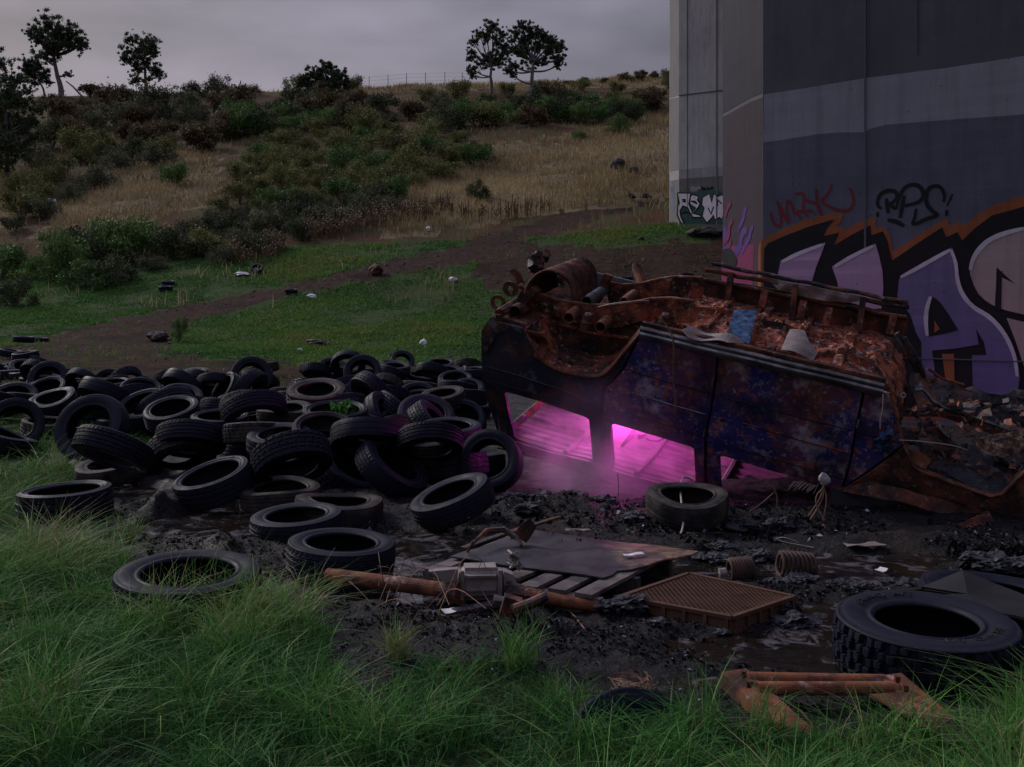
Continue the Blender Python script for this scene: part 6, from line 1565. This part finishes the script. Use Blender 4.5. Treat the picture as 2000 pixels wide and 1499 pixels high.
for k in range(6):
    an = k * 1.047; MB().tube([hpt(.128, -.02 + .055 * math.cos(an), -.01 + .06 * math.sin(an)), hpt(.142, -.02 + .055 * math.cos(an), -.01 + .06 * math.sin(an))], .009, 6).build('bolt', M['rust'], axl)
mb = MB(); mb.tube(chaikin([tuple(hpt(-.20, -.12, -.16)), tuple(hpt(-.12, -.16, -.115)), tuple(hpt(.0, -.17, -.10)), tuple(hpt(.10, -.16, -.075))], 2, False), .030, 10); mb.build('pinion_arm', M['char'], axl)
mb = MB(); mb.tube([hpt(.06, -.17, -.05), hpt(.105, -.165, -.06), hpt(.11, -.16, -.12)], [.022, .026, .018], 8, jit=.1); mb.build('clamp', M['cast'], axl)
mb = MB(); mb.tube([P(1005, 1190, 4.95), P(1035, 1180, 4.95), P(1068, 1164, 4.95)], [.026, .026, .023], 10); mb.build('torn_hose', M['char'], axl)
MB().box(P(998, 1184, 5.05), (.09, .08, .09), Matrix.Rotation(.3, 3, 'Y')).build('flange', M['rust'], axl)
cl_ = MB()
for k in range(10):
    cl_.box(P(1000 + random.uniform(-14, 14), 1098 + random.uniform(-16, 14), 5.45), [random.uniform(.02, .07), .01, random.uniform(.02, .06)], Quaternion((random.random(), random.random(), random.random(), random.random())).normalized().to_matrix())
cl_.top('crumpled_foil', M['cast'], 'crumpled grey scrap of sheet caught on the pallet above the axle housing', 'scrap metal')
# brush of thin wires over the axle
wr = MB()
for k in range(26):
    x = random.uniform(600, 1010); p0_ = G(x, random.uniform(1135, 1200), .02); p2 = G(x + random.uniform(-110, 110), random.uniform(1100, 1195), random.uniform(.0, .25)); m2_ = (p0_ + p2) / 2 + Vector((random.uniform(-.05, .05), random.uniform(-.1, .0), random.uniform(.05, .22)))
    wr.tube(chaikin([tuple(p0_), tuple(m2_), tuple(p2)], 2, False), .0022, 3)
props(wr.build('tangled_wire', M['wire'], None, (0, 0, 0)), 'tangle of thin rusty tyre wire over the left half of the axle', 'wire')
wr = MB()
for k in range(30):
    a_ = random.uniform(0, 6.28); c_ = G(1238, 1352, .05); q_ = [c_ + Vector((math.cos(a_ + j * 1.3) * random.uniform(.03, .11), math.sin(a_ + j * 1.3) * random.uniform(.03, .11), random.uniform(-.01, .07))) for j in range(4)]
    wr.tube(chaikin([tuple(x) for x in q_], 2, False), .0018, 3)
props(wr.build('wire_bundle', M['wire'], None, (0, 0, 0)), 'rust brown ball of wire at the grass edge left of the rusty frame', 'wire')
# rusty frame in the grass
frm = thing('suspension_crossmember', G(1640, 1400), 'rust orange steel crossmember with two tubes half hidden in the foreground grass', 'car part')
def arm(p, q, w, h):
    mb = MB(); mb.beam(p, q, w, .012); d = (q - p).normalized(); e = d.cross(Vector((0, 0, 1))).normalized()
    for s_ in (-1, 1): mb.beam(p + e * s_ * w * .48 - Vector((0, 0, h / 2)), q + e * s_ * w * .48 - Vector((0, 0, h / 2)), .010, h)
    return mb
arm(G(1432, 1312, .13), G(1570, 1440, .05), .115, .05).build('side_arm', M['rust_orange'], frm)
arm(G(1738, 1320, .13), G(1865, 1428, .05), .105, .05).build('side_arm', M['rust_orange'], frm)
MB().pipe(G(1462, 1326, .115), G(1728, 1331, .115), .026, .006, 18).build('cross_tube', M['rust_orange'], frm)
MB().pipe(G(1480, 1345, .11), G(1752, 1345, .11), .026, .006, 18).build('cross_tube', M['rust_orange'], frm)
MB().plate([(0, 0), (.14, .02), (.30, -.32), (.16, -.34)], lambda u, v, d: G(1700, 1356, .11) + Vector((u, v, .0 + .1 * v - d)), .008, .06).build('torn_plate', M['rust_dark'], frm)
for x, y in ((1452, 1322), (1462, 1342), (1752, 1332), (1768, 1350)):
    c_ = G(x, y, .135); MB().tube([c_, c_ + Vector((0, -.004, .025))], .012, 6).build('bolt', M['rust_dark'], frm)
# coil springs
M['spring'] = mat_layers('dull_spring_rust', (9, [(0.3, (.022, .015, .013)), (0.7, (.075, .038, .028))]), [((.012, .011, .012), 14, .5, .62, .7)], rough=.8)
def spring(px, py, wpx, r, tilt, label):
    c_ = G(px, py, r * .85); L_ = wpx * c_.y / F; axd = Vector((1, .15, tilt)).normalized(); u = Vector((0, 0, 1)) - axd * axd.z; u.normalize(); q = axd.cross(u); n = 8; pts = []
    for k in range(n * 14 + 1):
        f = k / (n * 14); a_ = 2 * math.pi * k / 14; rr = r * (1 - .12 * abs(f - .5)); pts.append(c_ + axd * (f - .5) * L_ + (u * math.cos(a_) + q * math.sin(a_)) * rr)
    MB().tube(pts, .0115, 7).top('coil_spring', M['spring'], label, 'spring', 'coil springs', smooth=True)
spring(1447, 1112, 48, .062, 0.0, 'left and smaller rusty coil spring lying behind the brown crate')
spring(1556, 1104, 74, .072, -.12, 'right and longer rusty coil spring tilted on the ash behind the brown crate')
MB().tube([P(1330, 1088, 6.35), P(1400, 1098, 6.3), P(1530, 1112, 6.25)], .022, 8).top('dark_bar', M['char'], 'dark straight bar lying behind the two coil springs', 'bar')
MB().tube([P(1405, 1122, 5.95), P(1428, 1120, 5.95)], .035, 10).top('pale_stub', M['cast'], 'pale short tube stub left of the smaller spring', 'tube')
# black sheet at the right
bs_ = [G(1690, 1160, .06), G(1740, 1152, .13), G(1800, 1146, .21), G(1880, 1114, .27), G(1950, 1142, .23), G(2012, 1166, .22), G(2100, 1198, .22), G(2100, 1232, .215), G(1990, 1204, .222), G(1900, 1186, .222), G(1820, 1168, .22), G(1740, 1162, .10)]
mb = MB(); k_ = len(bs_); cen = G(1890, 1160, .24)
mb.add([cen] + bs_ + [cen - Vector((0, 0, .012))] + [p - Vector((0, 0, .012)) for p in bs_], [(0, 1 + i, 1 + (i + 1) % k_) for i in range(k_)] + [(k_ + 1, k_ + 2 + (i + 1) % k_, k_ + 2 + i) for i in range(k_)] + [(1 + (i + 1) % k_, 1 + i, k_ + 2 + i, k_ + 2 + (i + 1) % k_) for i in range(k_)])
mb.top('black_sheet', M['black_sheet'], 'peaked black sheet lying over a tyre at the right edge', 'sheet')
MB().beam(P(1836, 1052, 6.95), P(1935, 1008, 7.1), .07, .02, (.3, -1, .4)).top('rusty_plank', M['rust'], 'rusty flat bar leaning against the van nose at the right', 'bar')
# things lying on or hanging from the van
q = [st(x, y, .06) for x, y in ((1432, 616), (1476, 620), (1464, 668), (1420, 652))]
MB().plate(q, lambda s, t, d: V3(s, t, .05 + .12 * (t - q[3][1]) - d + .006 * mnoise.noise(Vector((s * 20, t * 20, 0)))), .012, .03).top('blue_panel', M['blue'], 'square blue panel with pale rim lying on the rusty underside of the van', 'panel')
q2 = [st(x, y, .05) for x, y in ((1330, 650), (1352, 640), (1400, 652), (1440, 660), (1455, 668), (1420, 674), (1380, 664), (1345, 660))]
MB().plate(q2, lambda s, t, d: V3(s, t, .055 + .02 * math.sin(s * 18) - d), .004, .04).top('pale_sheet', M['perf'], 'torn pale metal sheet lying between the blue panel and the sill rail', 'scrap metal')
q3 = [st(x, y, .05) for x, y in ((1540, 656), (1568, 664), (1578, 680), (1598, 690), (1588, 704), (1560, 698), (1524, 688))]
pf = thing('perforated_sheet', V3(q3[0][0], q3[0][1], .05), 'torn perforated grey sheet curling on the rusty underside of the van', 'scrap metal')
dots = []
xs = [a for a, b in q3]; ys = [b for a, b in q3]; hs_ = []
for i in range(60):
    for j in range(60):
        a_ = min(xs) + (i + .5 * (j % 2)) * .021; b_ = min(ys) + j * .021
        if inpoly(a_, b_, q3) and min((Vector((a_, b_)) - Vector(p)).length for p in chaikin(q3, 3)) > .016: hs_.append([(a_ + .0065 * math.cos(k), b_ + .0065 * math.sin(k)) for k in (0, 1.57, 3.14, 4.71)])
MB().plate(q3, lambda s, t, d: V3(s, t, .06 + .10 * (t - min(ys)) + .025 * math.sin(s * 14) - d), .003, .03, hs_).build('sheet', M['perf'], pf)
def wire(pts, r, label, mat='wire', name='hanging_wire', it=2, group=None):
    MB().tube(chaikin([tuple(p) for p in pts], it, False), r, 5).top(name, M[mat], label, 'wire', group, origin=pts[-1])
wire([V3(*(lambda a_: (a_[0], -.06, a_[1]))(sw(x, y, -.06))) for x, y in ((1290, 620), (1312, 650), (1317, 680), (1315, 740), (1320, 790), (1318, 800))], .007, 'brown wire hanging down the van flank from the chassis')
wire([P(1352, 938, 7.9), P(1335, 930, 7.8), P(1328, 950, 7.5), P(1331, 985, 7.0), P(1336, 1022, 6.8), P(1328, 1050, 6.75), P(1300, 1066, 6.7), P(1268, 1069, 6.65)], .0075, 'thick pale wire arching over the dusty tyre by the van', 'wire_pale')
wire([P(1168, 600, 8.6), P(1200, 592, 8.5), P(1240, 588, 8.4), P(1268, 588, 8.4)], .004, 'thin pale wire lying across the chassis rails', 'wire_pale')
wire([P(1757, 860, 7.4), P(1800, 862, 7.4), P(1860, 870, 7.4), P(1880, 876, 7.4), P(1890, 880, 7.5)], .0045, 'thin straight wire running right from the van corner', 'wire_pale')
wire([P(1725, 770, 7.5), P(1724, 800, 7.5), P(1719, 820, 7.5), P(1719, 838, 7.5)], .004, 'short pale wire dangling below the end of the sill rail', 'wire_pale')
wire([P(1485, 936, 7.2), P(1496, 934, 7.2), P(1500, 946, 7.2), P(1512, 952, 7.2), P(1517, 970, 7.2), P(1518, 992, 7.2)], .005, 'kinked rusty wire standing before the front window', it=0)
wire([P(1464, 1000, 7.1), P(1490, 982, 7.1), P(1512, 962, 7.1)], .004, 'thin slanting wire before the front window')
wire([P(1206, 925, 7.9), P(1209, 950, 7.9), P(1206, 978, 7.9)], .004, 'short upright wire in the middle window')
wire([G(1560, 1060, .04), G(1530, 1048, .08), G(1510, 1055, .05), G(1590, 1070, .03)], .003, 'loose pale wire on the ash above the springs', 'wire_pale')
wire([G(1080, 1165, .05), G(1120, 1200, .03), G(1150, 1240, .02)], .004, 'bent wire running over the mud below the axle end')
wire([G(1640, 1045, .03), G(1690, 1040, .06), G(1740, 1050, .03)], .006, 'rust red rod on the mud in front of the van nose')
# white bag hanging on wires at the front window
M['bag'] = mat_layers('grey_bag', (14, [(0.3, (.15, .15, .17)), (0.7, (.30, .29, .31))]), [((.08, .07, .08), 18, .52, .66, .7)], rough=.4, bscale=40, bstr=.8, bdist=.01)
bagp = P(1610, 936, 7.15); bm_ = bmesh.new(); bmesh.ops.create_icosphere(bm_, subdivisions=3, radius=.042)
for v in bm_.verts: v.co = Vector((v.co.x * .95, v.co.y * .6, v.co.z * 1.05)) * (1 + .35 * nz3(v.co, 22) + .1 * nz3(v.co, 60)) + bagp
mb = MB(); mb.add([v.co.copy() for v in bm_.verts], [tuple(v.index for v in f.verts) for f in bm_.faces]); bm_.free()
mb.top('white_plastic_bag', M['bag'], 'small crumpled white bag hanging at the right end of the front window', 'bag')
for k in range(4): wire([bagp + Vector((random.uniform(-.02, .02), 0, -.04)), bagp + Vector((random.uniform(-.09, .06), 0, -.14)), bagp + Vector((random.uniform(-.12, .04), random.uniform(-.05, .05), -.28))], .005, 'brown strand hanging below the white bag', name='hanging_strand', group='strands below the white bag')
shr = MB()
for k in range(16):
    x = 1550 + k * 3.2; a_ = P(x, 938 + k * .6 + random.uniform(-2, 2), 7.25); shr.tube([a_, a_ + Vector((random.uniform(-.07, -.02), 0, random.uniform(-.07, -.03)))], .0022, 3)
props(shr.build('frayed_fibres', M['wire_pale'], None, (0, 0, 0)), 'row of frayed pale fibres on the window edge left of the white bag', 'fibres')
# melted ash lumps
for i, (x, y, r_) in enumerate(((1232, 1200, .075), (1180, 1206, .045), (1398, 1094, .06), (1480, 1092, .07), (1365, 1090, .05), (1415, 1082, .06), (1570, 1132, .07), (1520, 1138, .06), (1640, 1140, .06), (1760, 1142, .08), (1690, 1150, .06), (1940, 1112, .10), (1985, 1116, .09), (1905, 1108, .06), (1550, 1215, .08), (1510, 1195, .06), (1595, 1205, .07), (1120, 985, .12), (1060, 985, .09), (1180, 1000, .08), (1240, 1030, .07), (1440, 1040, .09), (1520, 1035, .07), (1030, 1012, .07), (1290, 1230, .035), (1410, 1235, .03), (870, 1043, .05), (905, 1050, .05), (1000, 990, .08))):
    bm_ = bmesh.new(); bmesh.ops.create_icosphere(bm_, subdivisions=4 if r_ > .05 else 3, radius=1.0); p = G(x, y, 0.02); p.z = gz(p.x, p.y); sd_ = i * 3.3
    for v in bm_.verts:
        n_ = .9 + .55 * nz3(v.co, 1.7, sd_) + .45 * abs(nz3(v.co, 4.5, sd_)) + .30 * nz3(v.co, 10, sd_); v.co = Vector((v.co.x * 1.3, v.co.y * 1.1, v.co.z * .50)) * n_ * r_ + p + Vector((0, 0, r_ * .2))
    mb = MB(); mb.add([v.co.copy() for v in bm_.verts], [tuple(v.index for v in f.verts) for f in bm_.faces]); bm_.free()
    zn = 'in front of the upturned crate' if y > 1180 else ('in the ash bank behind the crate and springs' if y > 1060 else 'on the ash mound at the foot of the van')
    if x > 1880: zn = 'in the ash pile at the right edge'
    elif x < 930: zn = 'at the puddle edge left of the plywood'
    mb.top('ash_lump', M['ash_lump'], 'dark crumpled lump of melted ash ' + zn, 'ash lump', 'ash lumps ' + zn)
# burnt shards, flakes and crumbs
def shards():
    zones_ = [([(930, 955), (1260, 985), (1640, 1000), (2000, 1045), (2060, 1120), (1700, 1060), (1400, 1080), (1100, 1040), (960, 1035)], 5200, (.004, .020)), ([(1340, 1070), (1640, 1100), (1660, 1150), (1330, 1100)], 1800, (.004, .020)), ([(1460, 1140), (1620, 1130), (1700, 1180), (1650, 1260), (1560, 1250)], 1500, (.004, .016)),
              ([(1150, 1180), (1420, 1225), (1560, 1260), (1650, 1300), (1400, 1320), (1100, 1290), (700, 1250), (560, 1190), (650, 1160)], 5200, (.003, .012)), ([(210, 1000), (340, 980), (560, 1090), (560, 1150), (300, 1110)], 2200, (.003, .014)), ([(1850, 1085), (2050, 1095), (2050, 1135), (1880, 1120)], 1300, (.008, .04)), ([(700, 1030), (860, 1040), (900, 1060), (730, 1060)], 500, (.006, .02)), ([(880, 1040), (1360, 1075), (1200, 1120), (900, 1090)], 160, (.004, .012))]
    zones_.append(([(230, 985), (560, 940), (960, 960), (2050, 1000), (2080, 1380), (1500, 1430), (1100, 1360), (900, 1330), (700, 1350), (560, 1230), (330, 1170)], 26000, (.002, .009)))
    V = []; T = []
    for poly, n, (a, b) in zones_:
        x0, x1 = min(p[0] for p in poly), max(p[0] for p in poly); y0, y1 = min(p[1] for p in poly), max(p[1] for p in poly)
        x = rng.uniform(x0, x1, n * 3); y = rng.uniform(y0, y1, n * 3); k = inpoly(x, y, poly) & (fbm(x * .02, y * .05, 3, 97) > -.25); x, y = x[k][:n], y[k][:n]
        Y = H0 * F / (y - HY); X = (x - CX) / F * Y; Z = terrain(X, Y)
        if n == 160: Z = np.full(len(X), .158)
        s = rng.uniform(a, b, len(X)) ** 1.0 * rng.uniform(.5, 1.5, len(X)); ok = Z > WZ - .01
        X, Y, Z, s = X[ok], Y[ok], Z[ok], s[ok]; m_ = len(X)
        d1 = rng.normal(size=(m_, 3)); d1[:, 2] *= .6; d1 /= np.linalg.norm(d1, axis=1)[:, None]; d2 = np.cross(d1, rng.normal(size=(m_, 3))); d2 /= np.linalg.norm(d2, axis=1)[:, None]
        c = np.stack([X, Y, Z + s * .3], 1); d1 = d1 * s[:, None]; d2 = d2 * (s * rng.uniform(.3, .9, m_))[:, None]; up = np.zeros_like(c); up[:, 2] = s * rng.uniform(0, .6, m_)
        V.append(np.stack([c - d1, c + d2 + up, c + d1, c - d2 + up * .5], 1).reshape(-1, 3)); T.append(np.repeat(np.clip(rng.gamma(1.4, .17, m_), 0, 1), 4))
    V = np.concatenate(V); T = np.concatenate(T)
    props(link('burnt_debris', quads_mesh('burnt_debris', V, np.arange(len(V)).reshape(-1, 4), M['debris'], T)), kind='stuff')
M['debris'] = mat_tint('debris_flakes', [(0.0, (.004, .004, .006)), (.3, (.012, .012, .016)), (.5, (.038, .027, .023)), (.75, (.10, .10, .12)), (1.0, (.26, .25, .28))], .85)
shards()
# litter and stones of the valley
def stone(px, py, w, h, mat, name, label, cat, group=None, seed=0):
    p = hit(px, py); s_ = p.y / F; bm_ = bmesh.new(); bmesh.ops.create_icosphere(bm_, subdivisions=3, radius=1.0)
    for v in bm_.verts: n_ = 1 + .45 * nz3(v.co, 1.3, seed) + .18 * nz3(v.co, 4, seed); v.co = Vector((v.co.x * w * s_ / 2, v.co.y * w * s_ / 2.4, v.co.z * h * s_ * .6)) * n_ + p + Vector((0, 0, h * s_ * .35))
    mb = MB(); mb.add([v.co.copy() for v in bm_.verts], [tuple(v.index for v in f.verts) for f in bm_.faces]); bm_.free(); mb.top(name, mat, label, cat, group)
for i, a_ in enumerate(((610, 583, 20, 9, 'white', 'white_litter', 'white scrap of litter on the track edge left of the middle grass', 'litter'), (885, 550, 16, 9, 'white', 'white_litter', 'small white carton on the grass just left of the van', 'litter'), (828, 674, 16, 12, 'white', 'white_litter', 'white crumpled scrap in the grass above the tyre heap', 'litter'), (472, 538, 26, 7, 'white', 'pale_stone', 'pale flat stone in the grass beside a leaning far tyre', 'stone'),
        (585, 688, 12, 8, 'white', 'white_litter', 'tiny white scrap at the back edge of the tyre heap', 'litter'), (100, 403, 24, 16, 'white', 'white_litter', 'crumpled white sheet on the slope at the left', 'litter'), (838, 452, 14, 10, 'white', 'white_litter', 'white scrap at the foot of the dry thistles', 'litter'), (733, 536, 26, 20, 'rust_dark', 'dark_box', 'dark brown block standing on the dirt track', 'block'),
        (620, 674, 50, 12, 'rock', 'grey_slab', 'flat grey slab in the grass behind the heap', 'slab'), (1355, 436, 28, 18, 'rock', 'rock', 'dark rock at the foot of the pale pier', 'rock'), (1385, 460, 60, 16, 'rock', 'rock', 'long dark rock pile right of the foot of the pale pier', 'rock'), (1360, 462, 40, 16, 'rock', 'rock', 'low rock left of the long rock pile by the pale pier', 'rock'), (1208, 334, 30, 24, 'rock', 'rock', 'large dark rock in the dry grass left of the pier', 'rock'), (1236, 338, 22, 14, 'rock', 'rock', 'smaller dark rock right of the large one in the dry grass', 'rock'),
        (965, 318, 14, 14, 'rock', 'rock', 'brown rock at the left of the dry slope', 'rock'), (980, 312, 16, 10, 'rock', 'rock', 'brown rock right of its twin on the dry slope', 'rock'), (1252, 470, 12, 8, 'rock', 'rock', 'tiny stone on the bare ground left of the pier', 'rock'), (1076, 370, 14, 6, 'rock', 'rock', 'dark stone midway on the dry slope', 'rock'), (310, 665, 40, 16, 'rock', 'rock', 'dirt clod beside the weed bush on the track', 'clod'))):
    stone(a_[0], a_[1], a_[2], a_[3], M[a_[4]], a_[5], a_[6], a_[7], None, i * 2.7)
# small rubble on the track and the ash heap beside it
n_ = 2600; rx = rng.uniform(300, 1400, n_ * 4); ry = rng.uniform(455, 705, n_ * 4); ok = inpoly(rx, ry, TRACK) | ((ry > 685) & (rx < 940))
rx, ry = rx[ok][:n_], ry[ok][:n_]
PT = [hit(x, y) for x, y in zip(rx[:700], ry[:700])]
X = np.array([p.x for p in PT]); Y = np.array([p.y for p in PT]); Z = np.array([p.z for p in PT]); m_ = len(X)
s = rng.gamma(1.5, .022, m_); d1 = rng.normal(size=(m_, 3)); d1 /= np.linalg.norm(d1, axis=1)[:, None]; d2 = np.cross(d1, rng.normal(size=(m_, 3))); d2 /= np.linalg.norm(d2, axis=1)[:, None]; d3 = np.cross(d1, d2)
c = np.stack([X, Y, Z + .02], 1); A = [c + d1 * s[:, None], c + d2 * s[:, None] * .8, c - d1 * s[:, None], c - d2 * s[:, None] * .7]; B = c + d3 * s[:, None] * .6; Cc = c - d3 * s[:, None] * .6
V = np.stack(A + [B, Cc], 1).reshape(-1, 3); base = np.arange(m_)[:, None] * 6
Q = np.concatenate([base + np.array(f) for f in ((0, 1, 4), (1, 2, 4), (2, 3, 4), (3, 0, 4), (1, 0, 5), (2, 1, 5), (3, 2, 5), (0, 3, 5))])
props(link('track_rubble', quads_mesh('track_rubble', V, Q, M['rubble'] if 'rubble' in M else M['rock'])), kind='stuff')
# weed in the tyre, yellow tuft at the mud edge
wp = [o for o in COL.objects if o.get('label', '').startswith('flat tyre holding a small green weed')][0].location
def sprig(name, loc_, n, h, spread, mat, tr, label, cat, leaf=0.0, lean=.6):
    pts = np.stack([rng.normal(0, spread, n), rng.normal(0, spread, n), np.zeros(n)], 1)
    v, q, t = blades(pts, h * rng.uniform(.6, 1.3, n), rng.uniform(.004, .008, n), h * np.abs(rng.normal(lean, .3, n)), np.clip(rng.normal(tr, .16, n), 0, 1), 4)
    if leaf:
        r_ = np.random.default_rng(5); V_, Q_, T_2 = leaf_cards([(rng.normal(0, spread * 2), rng.normal(0, spread * 2), h * rng.uniform(.3, .95)) for _ in range(16)], [leaf * 2] * 16, 170, leaf, .2, .2, 4); q = np.concatenate([q, Q_ + len(v)]); v = np.concatenate([v, V_]); t = np.concatenate([t, T_2 * .6 + .1])
    o = link(name, quads_mesh(name, v, q, mat, t), None, loc_); props(o, label, cat); return o
sprig('green_weed', wp + Vector((.10, -.08, -.12)), 14, .30, .03, M['grass'], .55, 'small leafy green weed growing up inside a tyre in the heap', 'weed', .030)
y1 = G(775, 1300, .0); sprig('grass_tuft', Vector((y1.x, y1.y, gz(y1.x, y1.y))), 90, .17, .03, M['grass'], .88, 'yellowing grass tuft alone at the edge of the black mud', 'grass tuft')
for i, (x, y, lab) in enumerate(((250, 1075, 'straw coloured grass tuft at the mud edge below the wide flat tyre'), (470, 1200, 'tall grass tuft right of the sunk foreground tyre'), (1010, 1325, 'tall grass tuft at the mud edge below the axle'))):
    g_ = G(x, y, 0); sprig('grass_tuft', Vector((g_.x, g_.y, gz(g_.x, g_.y))), 80, .22, .035, M['grass'], .8 if i == 0 else .6, lab, 'grass tuft')
grow_near(); grow_mid(); grow_thistles()
# sprigs growing through the sunk foreground tyre
g_ = G(400, 1185, 0); sprig('grass_tuft', Vector((g_.x + .05, g_.y + .12, 0)), 30, .30, .12, M['grass'], .6, 'tall grass blades growing through the sunk foreground tyre', 'grass tuft')
